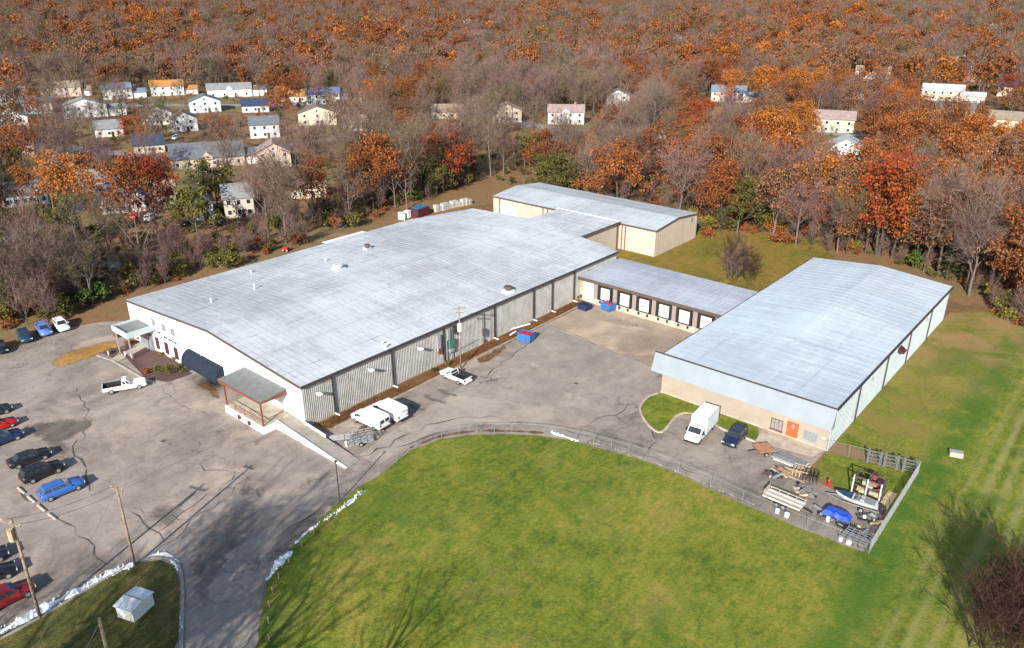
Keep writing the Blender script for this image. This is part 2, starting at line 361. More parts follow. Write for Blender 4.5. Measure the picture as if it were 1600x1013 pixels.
# ------------------------------------------------------------------ land and sheets draped on it
def axis(lo, hi, fine_lo, fine_hi, fs, growth=1.16):
    a = list(np.arange(fine_lo, fine_hi+0.01, fs)); st = fs
    while a[-1] < hi: st = min(st*growth, 130); a.append(a[-1]+st)
    st = fs
    while a[0] > lo: st = min(st*growth, 130); a.insert(0, a[0]-st)
    return np.array(a)
gx = axis(-5200, 3200, -190, 30, 2.5); gy = axis(-700, 5600, -20, 175, 2.5)
X, Y = np.meshgrid(gx, gy, indexing='ij'); Z = T(X, Y)
nx, ny = len(gx), len(gy)
idx = np.arange(nx*ny).reshape(nx, ny)
fa = np.stack([idx[:-1,:-1], idx[1:,:-1], idx[1:,1:], idx[:-1,1:]], -1).reshape(-1, 4)
me = bpy.data.meshes.new('ground'); me.from_pydata(np.stack([X, Y, Z], -1).reshape(-1, 3).tolist(), [], fa.tolist())
me.polygons.foreach_set('use_smooth', [True]*len(me.polygons))
m, t, b = nt('leaf_litter_ground'); q = NB(t); p = q.pos()
f = q.math('ADD', q.math('MULTIPLY', q.noise(p, 0.03, 5, 0.65, 0.5), 0.5), q.math('ADD', q.math('MULTIPLY', q.noise(p, 0.4, 5, 0.7), 0.3), q.math('MULTIPLY', q.noise(p, 3.5, 3, 0.75), 0.2)))
c = q.ramp(f, [(0.36, (0.085, 0.058, 0.032)), (0.44, (0.17, 0.10, 0.052)), (0.50, (0.25, 0.14, 0.07)), (0.55, (0.17, 0.13, 0.055)), (0.62, (0.29, 0.20, 0.115))])
q.link(c, b.inputs['Base Color']); setb(b, 0.95, 0, 0.1); q.bump(q.noise(p, 4, 3, 0.7), 0.7, 0.12, b)
me.materials.append(m)
tag(link_mesh('ground', me), kind='structure')

def jag(pts, amp, step=1.5, closed=True, seed=0):
    """roughen an outline in place"""
    r = random.Random(seed); out = []
    n = len(pts)
    for i in range(n if closed else n-1):
        a, b_ = Vector(pts[i][:2]), Vector(pts[(i+1) % n][:2]); L = (b_-a).length; k = max(1, int(L/step))
        nrm = Vector((-(b_-a).y, (b_-a).x)).normalized() if L > 0 else Vector((0, 0))
        for j in range(k):
            out.append(a.lerp(b_, j/k)+nrm*r.uniform(-amp, amp))
    if not closed: out.append(Vector(pts[-1][:2]))
    return out
def smooth_line(pts, n=6, closed=False):
    p = [Vector(x[:2]) for x in pts]; out = []; N = len(p)
    rngi = range(N) if closed else range(N-1)
    for i in rngi:
        g = (lambda k: p[k % N]) if closed else (lambda k: p[max(0, min(N-1, k))])
        a, b_, c_, d = g(i-1), g(i), g(i+1), g(i+2)
        for j in range(n):
            t_ = j/n; out.append(0.5*((2*b_)+(c_-a)*t_+(2*a-5*b_+4*c_-d)*t_*t_+(3*b_-a-3*c_+d)*t_**3))
    if not closed: out.append(p[-1])
    return out
def sheet(name, pts, mat, off, step=3.0, kind='structure', amp=0.0, seed=0, soft=0.0):
    poly = [Vector(v[:2]) for v in pts]
    if amp: poly = jag(poly, amp, 1.2, True, seed)
    xs = [v.x for v in poly]; ys = [v.y for v in poly]
    n = len(poly); V = list(poly)
    A = np.array([(v.x, v.y) for v in poly]); B = np.roll(A, -1, 0)
    def inside(x, y):
        c_ = ((A[:,1] > y) != (B[:,1] > y)) & (x < (B[:,0]-A[:,0])*(y-A[:,1])/(B[:,1]-A[:,1]+1e-12)+A[:,0]); return c_.sum() % 2 == 1
    for x in np.arange(min(xs)+step/2, max(xs), step):
        for y in np.arange(min(ys)+step/2, max(ys), step):
            if inside(x, y): V.append(Vector((x, y)))
    r = delaunay_2d_cdt(V, [], [list(range(n))], 1, 1e-4)
    vs = [(v.x, v.y, Tz(v.x, v.y)+off) for v in r[0]]
    me = bpy.data.meshes.new(name); me.from_pydata(vs, [], [tuple(f) for f in r[2]]); me.materials.append(mat)
    if soft:
        va = np.array([(v[0], v[1]) for v in vs]); e0, e1 = A, B; dmin = np.full(len(va), 1e9)
        for a_, b_ in zip(e0, e1):
            ab = b_-a_; tt = np.clip(((va-a_)@ab)/(ab@ab+1e-9), 0, 1); dmin = np.minimum(dmin, np.hypot(*((va-a_-tt[:, None]*ab).T)))
        at_ = me.attributes.new('fade', 'FLOAT', 'POINT'); at_.data.foreach_set('value', np.clip(dmin/soft, 0, 1).astype(np.float32))
    me.polygons.foreach_set('use_smooth', [True]*len(me.polygons))
    import bmesh
    bm = bmesh.new(); bm.from_mesh(me)
    for f_ in bm.faces:
        if f_.normal.z < 0: f_.normal_flip()
    bm.to_mesh(me); bm.free()
    return tag(link_mesh(name, me), kind=kind)
def ribbon(mb, pts, w, off, r=None, wj=0.3):
    """flat strip draped on the land"""
    r = r or random.Random(1); L = []; R_ = []
    n = len(pts)
    for i in range(n):
        a = Vector(pts[max(i-1, 0)][:2]); c_ = Vector(pts[min(i+1, n-1)][:2]); d = (c_-a).normalized(); nn = Vector((-d.y, d.x))
        ww = w*(1+r.uniform(-wj, wj))*(0.35 if i in (0, n-1) else 1); p_ = Vector(pts[i][:2])
        L.append(p_+nn*ww/2); R_.append(p_-nn*ww/2)
    vs = [(v.x, v.y, Tz(v.x, v.y)+off) for v in L+R_]
    mb.add(vs, [(i, i+1, n+i+1, n+i) for i in range(n-1)])

M['asphalt_lot'] = asphalt_mat('worn_asphalt', (0.188, 0.1532, 0.1284), (0.3484, 0.2906, 0.247), seed=1, tracks=0.3)
M['asphalt_yard'] = asphalt_mat('worn_yard_asphalt', (0.2318, 0.1942, 0.1614), (0.3618, 0.3055, 0.2572), seed=2, tracks=0.15)
M['asphalt_dark'] = asphalt_mat('dark_old_asphalt', (0.1392, 0.1174, 0.09894), (0.3117, 0.2668, 0.2231), cs=0.22, seed=3, tracks=0.5)
M['apron'] = asphalt_mat('tan_concrete_apron', (0.252, 0.1943, 0.1449), (0.3885, 0.3097, 0.2363), cs=0.14, seed=4, tracks=0.12)
M['stain'] = asphalt_mat('blotch_asphalt', (0.095, 0.078, 0.068), (0.185, 0.155, 0.135), seed=5, cs=0.3)
M['grime'] = asphalt_mat('grime_shade_asphalt', (0.115, 0.098, 0.086), (0.245, 0.215, 0.192), seed=9, cs=0.3)
M['street'] = asphalt_mat('street_asphalt', (0.20, 0.20, 0.20), (0.32, 0.31, 0.30), seed=6)
M['lawn'] = grass_mat('lawn_grass', [(0.06785, 0.1054, 0.01432), (0.1193, 0.1543, 0.01944), (0.1832, 0.1955, 0.0266), (0.2578, 0.2287, 0.04299), (0.3392, 0.2507, 0.06141)], stripes=True)
M['island_grass'] = grass_mat('island_grass', [(0.06, 0.066, 0.0192), (0.12, 0.114, 0.0312), (0.192, 0.138, 0.048)], dryamt=0.5)
M['rear_grass'] = grass_mat('rear_grass', [(0.10, 0.10, 0.02), (0.20, 0.155, 0.032), (0.29, 0.165, 0.042), (0.37, 0.20, 0.075)], dry=(0.30, 0.15, 0.055), dryamt=0.5)
M['yard_grass'] = grass_mat('yard_grass', [(0.15, 0.12, 0.045), (0.22, 0.17, 0.075), (0.30, 0.23, 0.12)], dryamt=0.4)
M['dry_grass'] = grass_mat('dry_orange_grass', [(0.28, 0.15, 0.045), (0.42, 0.24, 0.08), (0.52, 0.31, 0.11)], dryamt=0.3)
M['mulch'] = grass_mat('leaf_mulch', [(0.07675, 0.0351, 0.018), (0.1417, 0.06318, 0.027), (0.2007, 0.09828, 0.045), (0.09446, 0.0702, 0.0315)], s2=1.2, dryamt=0.2)
M['bed'] = grass_mat('brown_bark_mulch', [(0.10, 0.062, 0.055), (0.14, 0.088, 0.078), (0.18, 0.115, 0.10)], dryamt=0.0)
M['dirt_strip'] = grass_mat('dirt_and_leaves', [(0.10, 0.055, 0.03), (0.19, 0.095, 0.045), (0.27, 0.145, 0.075), (0.32, 0.22, 0.15)], s2=0.8, dry=(0.30, 0.12, 0.04), dryamt=0.5)

def ragged(mat, name, nscale=1.6, lo=0.25, hi=0.62, most=1.0):
    """the same stuff, thinning out raggedly towards its outline"""
    m = mat.copy(); m.name = name; t = m.node_tree; q = NB(t)
    out = next(n for n in t.nodes if n.type == 'OUTPUT_MATERIAL'); b = next(n for n in t.nodes if n.type == 'BSDF_PRINCIPLED')
    a = q.n('ShaderNodeAttribute', attribute_name='fade'); nz = q.noise(q.pos(), nscale, 6, 0.72, 0.6)
    f = q.math('ADD', q.math('MULTIPLY', a.outputs['Fac'], 0.62), q.math('MULTIPLY', q.math('SUBTRACT', nz, 0.5), 1.5))
    mx = q.n('ShaderNodeMixShader'); tr = q.n('ShaderNodeBsdfTransparent'); q.link(q.math('MULTIPLY', q.n_mr(f, lo, hi), most), mx.inputs[0]); q.link(tr.outputs[0], mx.inputs[1]); q.link(b.outputs[0], mx.inputs[2]); q.link(mx.outputs[0], out.inputs[0]); return m
M['blotch_r'] = ragged(M['stain'], 'blotch_ragged', 0.8, 0.15, 0.6, 0.85); M['grime_shade_r'] = ragged(M['grime'], 'grime_shade_ragged', 0.7, 0.1, 0.7, 0.8); M['mulch_r'] = ragged(M['mulch'], 'leaves_ragged', 1.8, 0.25, 0.5)
M['dirt_r'] = ragged(M['dirt_strip'], 'dirt_ragged', 1.4, 0.25, 0.55); M['dry_r'] = ragged(M['dry_grass'], 'dry_grass_ragged', 1.2, 0.12, 0.35); M['yard_r'] = ragged(M['yard_grass'], 'yard_ragged', 0.22, 0.15, 0.5); M['oil_r'] = ragged(M['stain'], 'oil_ragged', 1.3, 0.1, 0.7, 0.75)
# lot + driveway + yard: one asphalt sheet, the lawns lie on it
LAWN_EDGE = [(398,1060),(402,1000),(415,915),(440,872),(480,832),(520,793),(560,762),(594,742),(640,706),(690,686),(740,680),(800,679),(850,682),(900,691),(955,706),(1010,722),(1060,742),(1110,766),(1160,788),(1210,810),(1260,830),(1310,850),(1357,868)]
lot = PX((-330,600),(-60,585),(0,553),(40,538),(110,512),(160,503),(203,501))+[Vector((-128,50.3,0)), Vector((-79.4,50.3,0)), Vector((-76.4,50.5,0)), Vector((-76.4,112.2,0)), Vector((-48,112.2,0)), Vector((-48.4,90.2,0)), Vector((-24.4,90.2,0)), Vector((-24.6,82,0)), Vector((-17,76,0)), Vector((-14,72.6,0))]
lot += [P(1352,868), P(1180,800), P(1000,740), P(830,720), P(660,760), P(540,850), P(470,960), P(480,1060), P(250,1200), P(-700,1160)]
sheet('parking_lot', lot, M['asphalt_lot'], 0.02, 4.0)
# paler, smoother yard surface laid over it
yard = PX((560,712),(640,655),(720,607),(800,560),(868,505))+[Vector((-69,107)), Vector((-51,107)), Vector((-51.5,93))]+PX((1012,612),(1000,640),(960,655),(880,668),(760,662),(700,672),(640,695),(590,728))
sheet('yard_pavement', jag(yard, 0.25, 2.0, True, 3), M['asphalt_yard'], 0.032, 3.5)
sheet('drive_pavement', jag(PX((1005,640),(1040,676),(1068,690),(1110,700),(1190,704),(1262,745),(1330,780),(1390,795),(1352,862),(1250,824),(1140,778),(1040,736),(960,708),(890,688),(850,676),(930,664)), 0.2, 2.0, True, 5), M['asphalt_dark'], 0.044, 3.0)
sheet('dock_apron', [Vector((-76.2,112.1)), Vector((-48.6,112.1)), Vector((-48.6,95.5)), Vector((-52,95))]+PX((1018,575),(935,540),(850,508))+[Vector((-76.2,106))], M['apron'], 0.052, 3.0)
stain = PX((28,668),(60,658),(100,655),(150,650),(152,662),(135,676),(112,690),(120,706),(133,722),(140,742),(133,744),(118,728),(96,722),(92,712),(70,700),(58,690),(40,680))  # outline of a patch darker than the lot around it
sheet('dark_patch', jag(smooth_line(stain, 3, True), 0.15, 1.0, True, 8), M['blotch_r'], 0.034, 0.8, soft=1.6)
sheet('dark_patch', jag(smooth_line(PX((385,752),(412,762),(422,772),(398,784),(378,778),(365,770)), 3, True), 0.15, 0.8, True, 2), M['blotch_r'], 0.034, 0.8, soft=1.6)
sheet('dark_patch', jag(smooth_line(PX((395,685),(418,678),(440,675),(420,686),(402,698),(388,700)), 3, True), 0.12, 0.8, True, 4), M['blotch_r'], 0.034, 0.8, soft=1.6)
sheet('dark_patch', jag(smooth_line(PX((462,756),(485,745),(502,740),(500,752),(480,762),(458,770)), 3, True), 0.12, 0.8, True, 14), M['blotch_r'], 0.034, 0.8, soft=1.6)
for k_, pts in enumerate((((300, 850), (345, 800), (385, 775), (410, 790), (395, 830), (360, 880), (330, 930), (305, 960), (292, 900)), ((425, 862), (470, 815), (520, 775), (548, 760), (556, 768), (520, 800), (470, 842), (432, 884)), ((700, 672), (740, 660), (800, 657), (850, 664), (800, 668), (745, 672)), ((880, 676), (960, 700), (1040, 730), (1120, 760), (1200, 796), (1196, 800), (1110, 768), (1030, 736), (950, 708)), ((225, 800), (260, 785), (300, 792), (280, 815), (245, 830)))):
    sheet('grime_shade_patch', jag(smooth_line(PX(*pts), 3, True), 0.35, 0.8, True, 40+k_), M['grime_shade_r'], 0.036 if k_ != 3 else 0.05, 0.8, soft=1.5)  # grime and wet, with tree shade over the drive painted in
# grimy parking bays beside the long wall
for i, (a, b_) in enumerate((((634,632),(668,644)),((660,618),(700,633)),((682,609),(716,620)),((548,655),(580,668)),((745,600),(790,590)))):
    A_, B_ = P(*a), P(*b_); d = (B_-A_); n = Vector((-d.y, d.x, 0)).normalized()*0.7
    sheet('oil_stain', jag([A_+n, A_-n, B_-n*0.7, B_+n*0.7], 0.25, 0.7, True, 20+i), M['oil_r'], 0.041, 0.4, soft=0.6)

lawn = [P(*q_) for q_ in LAWN_EDGE]+[Vector((-14.3,73.2)), Vector((-14.4,92.8)), Vector((-24.3,92.8)), Vector((-24.2,150)), Vector((-16,158)), Vector((4,150))]+[Vector((40,150)), Vector((90,120)), Vector((90,-20)), Vector((-20,-20))]
sheet('lawn', jag(lawn[:23], 0.12, 1.0, False, 9)+[Vector(v[:2]) for v in lawn[23:]], M['lawn'], 0.075, 3.0)
cg = PX((1268,742),(1296,702))+[Vector((-23.6,89.6)), Vector((-14.6,92.5)), Vector((-14.5,84.5))]+PX((1392,796),(1330,776))
sheet('fenced_grass', jag(cg, 0.15, 1.2, True, 3), M['lawn'], 0.062, 2.5)
sheet('island', [P(-300,1200), P(0,994), P(70,957), P(165,902), P(218,880), P(250,876), P(272,885), P(280,910), P(280,960), P(278,1000), P(262,1040), P(200,1200)], M['island_grass'], 0.06, 3.0)
sheet('rear_lawn', [Vector((-90,125.4)), Vector((-48.6,125.6)), Vector((-48.6,148)), Vector((-40,156)), Vector((-60,178)), Vector((-84,172)), Vector((-81,143)), Vector((-90,143))], M['rear_grass'], 0.03, 3.0)
isl = PX((1000,640),(1012,622),(1028,616))+[Vector((-48,89.8)), Vector((-33.5,89.8))]+PX((1186,694),(1172,688),(1140,676),(1098,652),(1062,648),(1034,676),(1012,664))
sheet('entry_grass', isl, M['lawn'], 0.085, 2.0)
sheet('entry_path', [Vector((-32.8,89.9)), Vector((-24.5,89.9)), P(1268,716), P(1180,690)], M['concrete_pale'], 0.09, 2.0)
# leafy strip and kerb along the long wall, dirt along the far side
sheet('leaf_strip', [Vector((-79.2,51.5)), Vector((-79.2,110.5)), Vector((-77.1,110.5)), Vector((-76.8,95)), Vector((-76.9,80)), Vector((-76.5,66)), Vector((-76.6,52))], M['mulch_r'], 0.07, 0.4, soft=0.5)
sheet('leaf_patch', jag(PX((552,672),(585,650),(600,645),(578,668),(560,682)), 0.2, 0.8, True, 1), M['mulch_r'], 0.085, 0.5, soft=0.9)
sheet('leaf_patch', jag(PX((300,590),(340,604),(352,628),(330,622),(305,604)), 0.25, 0.8, True, 2), M['mulch_r'], 0.07, 0.5, soft=0.9)
sheet('leaf_patch', jag(PX((742,560),(800,530),(812,528),(770,566),(740,572)), 0.2, 0.8, True, 6), M['dirt_r'], 0.085, 0.5, soft=1.0)
sheet('side_strip', [Vector((-128.2,49)), Vector((-128.4,116)), Vector((-124,131)), Vector((-128.4,143)), Vector((-128.5,166)), Vector((-136,176)), Vector((-146,150)), Vector((-139,112)), Vector((-137,60)), Vector((-139,46)), Vector((-133,44))], M['dirt_r'], 0.015, 2.0, soft=2.5)
sheet('dry_grass_island', smooth_line(PX((80,568),(100,552),(140,541),(172,534),(184,536),(188,543),(160,553),(120,568),(92,575)), 3, True), M['dry_r'], 0.07, 0.8, soft=1.0)
sheet('planting_bed', PX((186,548),(232,536),(300,585),(262,598),(228,592)), M['bed'], 0.09, 2.0)
sheet('planting_bed', PX((158,552),(172,545),(192,543),(176,560)), M['bed'], 0.085, 2.0)
sheet('entry_walk', PX((172,563),(228,534),(238,538),(182,568)), M['concrete_pale'], 0.11, 2.0)
sheet('entry_leaves', jag(PX((186,544),(205,528),(226,532),(200,548)), 0.2, 0.8, True, 2), M['mulch_r'], 0.08, 0.5, soft=0.8)
# residential streets and yards beyond the trees
for nm, pts, w, mt in (('residential_street', ((-60,420),(20,372),(60,352),(110,330),(160,318),(300,316)), 6.5, 'street'), ('residential_street', ((-100,412),(60,404),(130,412),(210,416),(260,404)), 4.0, 'street'),
                       ('residential_street', ((-200,205),(100,232),(260,246),(420,232),(560,214),(700,206)), 7.5, 'street'), ('residential_street', ((560,172),(700,168),(900,205),(1100,176),(1330,212),(1700,205)), 7.5, 'street'),
                       ('residential_street', ((-100,168),(200,166),(420,165),(640,160)), 7.5, 'street')):
    mb = MB(); pl = [P(*a) for a in pts]; ribbon(mb, smooth_line(pl, 10), w, 0.26, wj=0.02); tag(mb.build(nm, M[mt]), kind='structure')
yards = [((20,300),30,12),((300,275),34,22),((60,245),26,20),((200,200),40,26),((430,290),30,14),((480,210),34,24),((90,330),30,14),((880,200),36,26),((1310,215),34,24),((1480,180),40,26),((1580,215),30,26),((1150,170),40,30),((320,160),60,30),((1340,265),14,10),((540,165),40,24)]
for i, ((a, b_), rx, ry) in enumerate(yards):
    c0 = P(a, b_); pts = [Vector((c0.x+rx*math.cos(k)*random.uniform(.8, 1.1), c0.y+ry*math.sin(k)*random.uniform(.8, 1.1))) for k in np.linspace(0, 2*math.pi, 14, False)]
    sheet('house_yard', pts, M['yard_r'], 0.03+0.012*i, 3.0, soft=7.0)
# tar-dark pavement cracks, with the island pole's cast shadow painted among them
mb = MB(); rr = random.Random(4)
for pts, w in ((((1032,622),(1020,672),(1028,690),(1010,712),(1002,720)),0.35),(((905,672),(932,655),(960,648),(985,632),(1005,626)),0.28),(((960,648),(975,662),(990,655),(1012,648)),0.3),(((822,536),(800,560),(785,566),(760,592)),0.28),
               (((935,540),(870,512),(848,504)),0.3),(((935,540),(975,556),(1020,572)),0.2),(((1130,700),(1146,728),(1152,746)),0.22),(((560,716),(620,690),(680,660),(716,652),(780,652)),0.5),(((700,676),(660,684),(620,700)),0.45),
               (((860,668),(900,676),(960,694),(1040,722),(1120,752),(1190,784)),0.28),(((30,770),(70,792),(110,828),(150,868),(168,884)),0.35),(((205,800),(232,826),(258,848)),0.3),(((190,790),(230,806),(300,812)),0.15),(((480,745),(505,752),(515,735)),0.4),
               (((372,738),(330,770),(300,790),(240,836)),0.16),(((395,745),(330,792),(270,842),(215,880)),0.16),(((115,690),(128,735),(140,770)),0.3),(((296,722),(320,735),(360,738),(392,752)),0.25),(((500,790),(470,815),(440,835)),0.4),(((110,600),(140,640),(130,690)),0.15),(((240,600),(280,632),(330,650)),0.12),
               (((640,590),(700,560),(740,540)),0.1),(((760,530),(800,512),(845,505)),0.15)):
    ribbon(mb, jag([P(*a) for a in pts], 0.5, 1.3, False, int(pts[0][0])), w*0.36, 0.062, rr, 1.0)
tag(mb.build('cracks_and_pole_shadow', plain('crack_tar_and_shadow', (0.11, 0.095, 0.085), 0.9, var=0.4, scale=0.8)), kind='structure')
for px, lab in (((470, 690), 'small dark drain cover in the lot below the ramp wall'), ((900, 600), 'small dark drain cover in the middle of the loading yard'), ((255, 690), 'small dark drain cover in the open front lot')):
    q_ = P(*px); t_ = thing('drain_cover', lab, 'drain cover', (q_.x, q_.y, Tz(q_.x, q_.y)+0.04), 0.3); mb_ = MB(); mb_.box((0, 0, 0.01), (0.8, 0.8, 0.03)); mb_.build('frame', M['concrete'], t_); mb_ = MB(); [mb_.box((0, -0.27+0.135*i, 0.03), (0.62, 0.07, 0.02)) for i in range(5)]; mb_.build('grate', M['black'], t_)
mb = MB(); rr2 = random.Random(12)
for a, b_ in [((150+i*18, 640+i*9), (196+i*18, 622+i*9)) for i in range(0)]: pass
L0, L1 = Vector((-100.5, 36.0)), Vector((-74.0, 36.0))
for i in range(8):
    x = -104.0+i*2.9; ribbon(mb, jag([Vector((x, 33.5)), Vector((x+0.1, 38.6))], 0.03, 0.6, False, i), 0.11, 0.058, rr2, 0.6)
for i in range(5):
    v = Vector((-75.9, 58.0+i*3.0)); ribbon(mb, jag([v, v+Vector((5.2, 0.2))], 0.03, 0.6, False, 30+i), 0.11, 0.07, rr2, 0.6)
m_ = ragged(plain('worn_paint', (0.62, 0.60, 0.56), 0.8, var=0.15), 'worn_line_paint', 1.4, 0.0, 0.55, 0.55); me_ = mb.mesh('bay_lines', m_); at_ = me_.attributes.new('fade', 'FLOAT', 'POINT'); at_.data.foreach_set('value', np.full(len(me_.vertices), 0.42, np.float32)); tag(link_mesh('bay_lines', me_), kind='structure')
# kerbs
def kerb(name, pts, w, h, mat='concrete', off=0.02):
    mb = MB(); p_ = [Vector(v[:2]) for v in pts]; n = len(p_); rows = []
    for i in range(n):
        d = (p_[min(i+1, n-1)]-p_[max(i-1, 0)]).normalized(); nn = Vector((-d.y, d.x))*w/2; z = Tz(p_[i].x, p_[i].y)
        rows.append([(*(p_[i]-nn), z-0.1), (*(p_[i]-nn*0.9), z+h+off), (*(p_[i]+nn*0.9), z+h+off), (*(p_[i]+nn), z-0.1)])
    mb.loft(rows); return tag(mb.build(name, M[mat]), kind='structure')
kerb('wall_kerb', [Vector((-76.3,53)), Vector((-76.5,80)), Vector((-76.9,110))], 0.22, 0.14)
kerb('island_kerb', smooth_line(PX((1186,694),(1172,688),(1130,672),(1098,652),(1062,648),(1034,676),(1012,664),(1000,640),(1012,622),(1028,616)), 5), 0.3, 0.13, 'concrete_pale', 0.06)
kerb('bed_kerb', PX((152,556),(176,564),(228,594),(240,600)), 0.3, 0.13)
kerb('lot_kerb', smooth_line(PX((0,1000),(70,962),(165,905),(216,878),(250,872),(276,880),(285,910),(285,970),(283,1030)), 5), 0.3, 0.13, 'concrete', 0.03)

# ------------------------------------------------------------------ roofs made of sheets
def clip_poly(poly, conv):
    """convex polygon clipping in the plan (conv counter-clockwise)"""
    out = list(poly); n = len(conv)
    for i in range(n):
        a, b_ = conv[i], conv[(i+1) % n]; inp = out; out = []
        if not inp: break
        sd_ = lambda p_: (b_[0]-a[0])*(p_[1]-a[1])-(b_[1]-a[1])*(p_[0]-a[0])
        for k in range(len(inp)):
            p_, q_ = inp[k], inp[(k+1) % len(inp)]; sp, sq = sd_(p_), sd_(q_)
            if sp >= 0: out.append(p_)
            if (sp >= 0) != (sq >= 0):
                t_ = sp/(sp-sq); out.append((p_[0]+(q_[0]-p_[0])*t_, p_[1]+(q_[1]-p_[1])*t_))
    return out
def panel_roof(parent, foot, zf, breaks, along, width, mat, seam_mat, seed, th=0.12, rib=1.03, lap=6.2):
    """sheets of roofing: along='y' lays strips side by side along Y, each running down the slope in X (breaks = slope limits)"""
    r = random.Random(seed); ys = [p_[1 if along == 'y' else 0] for p_ in foot]; lo, hi = min(ys), max(ys)
    for a, b_ in zip(breaks[:-1], breaks[1:]):
        t_ = lo
        while t_ < hi-0.05:
            t2 = min(t_+width, hi)
            rect = [(a, t_), (b_, t_), (b_, t2), (a, t2)] if along == 'y' else [(t_, a), (t2, a), (t2, b_), (t_, b_)]
            pl = clip_poly(rect, foot); t_ = t2
            if len(pl) < 3: continue
            dz = r.uniform(-0.004, 0.004); mb = MB(); mb.slab([(p_[0], p_[1], zf(p_[0], p_[1])+dz) for p_ in pl], th)
            mb.build('roof_panel', mat, parent)
    mb = MB()
    def strip(p0, p1, w, h):
        d = Vector((p1[0]-p0[0], p1[1]-p0[1])); n_ = Vector((-d.y, d.x)).normalized()*w/2
        pl = clip_poly([(p0[0]+n_.x, p0[1]+n_.y), (p0[0]-n_.x, p0[1]-n_.y), (p1[0]-n_.x, p1[1]-n_.y), (p1[0]+n_.x, p1[1]+n_.y)], foot)
        if len(pl) >= 3: mb.slab([(p_[0], p_[1], zf(p_[0], p_[1])+h) for p_ in pl], h+0.02)
    for a, b_ in zip(breaks[:-1], breaks[1:]):
        t_ = lo+rib
        while t_ < hi:
            if along == 'y': strip((a+0.05, t_), (b_-0.05, t_), 0.07, 0.022)
            else: strip((t_, a+0.05), (t_, b_-0.05), 0.07, 0.022)
            t_ += rib
        s_ = a+lap*r.uniform(0.6, 1)
        while s_ < b_-1:
            if along == 'y': strip((s_, lo), (s_, hi), 0.10, 0.016)
            else: strip((lo, s_), (hi, s_), 0.10, 0.016)
            s_ += lap
    o = mb.build('roof_seam', seam_mat, parent); o['kind'] = 'stuff'
M['seam'] = plain('seam_grey', (0.40, 0.42, 0.45), 0.5, var=0.35, scale=0.5)
M['seam_blue'] = plain('seam_blue', (0.37, 0.42, 0.47), 0.5, var=0.2, scale=0.5)
def window(parent, c, w, h, face, fm='white_wall', pm='glass', name='window', bars=(1, 1), sill=True):
    """framed window on a wall; face is the outward direction: -y, +x or +y"""
    x, y, z = c
    def bx(mb, du, dz, su, sz, d0, d1):
        m_ = (d0+d1)/2; th = d1-d0
        if face == '-y': mb.box((x+du, y-m_, z+dz), (su, th, sz))
        elif face == '+y': mb.box((x+du, y+m_, z+dz), (su, th, sz))
        elif face == '+x': mb.box((x+m_, y+du, z+dz), (th, su, sz))
        else: mb.box((x-m_, y+du, z+dz), (th, su, sz))
    mb = MB(); b_ = 0.09
    bx(mb, 0, h/2-b_/2, w, b_, 0.0, 0.09); bx(mb, 0, -h/2+b_/2, w, b_, 0.0, 0.09)
    bx(mb, -w/2+b_/2, 0, b_, h-2*b_-0.004, 0.0, 0.088); bx(mb, w/2-b_/2, 0, b_, h-2*b_-0.004, 0.0, 0.088)
    for i in range(1, bars[0]): bx(mb, -w/2+w*i/bars[0], 0, 0.05, h-2*b_-0.01, 0.0, 0.075)
    for i in range(1, bars[1]): bx(mb, 0, -h/2+h*i/bars[1], w-2*b_-0.01, 0.05, 0.0, 0.07)
    if sill: bx(mb, 0, -h/2-0.05, w+0.2, 0.09, 0.0, 0.16)
    f_ = mb.build(name, M[fm], parent); g = MB(); bx(g, 0, 0, w-2*b_-0.004, h-2*b_-0.004, 0.0, 0.03); g.build('pane', M[pm], f_)
    return f_

# ------------------------------------------------------------------ the long white warehouse
XL, XR, YF, XC = -128.0, -79.3, 50.3, -101.5
EL, ER, RD = 5.9, 6.36, 7.95
def zmain(x, y=0): return RD-(RD-EL)*(XC-x)/(XC-XL) if x < XC else RD-(RD-ER)*(x-XC)/(XR-XC)
wh = thing('warehouse', 'long low-pitched warehouse with white gable front and ribbed grey side wall', 'warehouse')
foot = [(XL-0.15, YF-0.15), (XR+0.2, YF-0.15), (XR+0.2, 124.8), (XC, 127.5), (-123.2, 130.0), (XL-0.3, 114.9)]
panel_roof(wh, foot, zmain, [XL-0.3, XC, XR+0.2], 'y', 3.1, M['roof_main'], M['seam'], 11)
mb = MB(); mb.prism([(XL, -2.2), (XR, -0.3), (XR, ER-0.13), (XC, RD-0.13), (XL, EL-0.13)], 1, YF, YF+0.3); mb.build('front_wall', M['white_wall'], wh)
mb = MB(); mb.prism([(XL, -2.2), (XL+0.3, -2.2), (XL+0.3, EL-0.14), (XL, EL-0.14)], 1, YF+0.3, 114.8)
mb.slab([(-123, 129.7, 5.9), (XC, 127.3, 7.7), (XC, 127.0, 7.7), (-123, 129.4, 5.9)], 8.5); mb.slab([(XC, 127.3, 7.7), (XR-0.1, 124.6, 6.1), (XR-0.1, 124.3, 6.1), (XC, 127.0, 7.7)], 8.0)
mb.slab([(XL, 114.9, 5.7), (-123, 129.6, 5.7), (-122.7, 129.5, 5.7), (XL+0.3, 114.9, 5.7)], 8); mb.build('rear_wall', M['white_wall'], wh)
# dark edge trim along the gable and the eave
mb = MB()
for (xa, xb) in ((XL-0.3, XC), (XC, XR+0.2)):
    mb.prism([(xa, zmain(xa)-0.26), (xb, zmain(xb)-0.26), (xb, zmain(xb)+0.05), (xa, zmain(xa)+0.05)], 1, YF-0.27, YF-0.17)
mb.build('gable_trim', M['brown_trim'], wh)
mb = MB(); mb.b2(XR+0.21, YF-0.1, ER-0.36, XR+0.44, 124.8, ER-0.01); mb.build('gutter', M['dark_trim'], wh)
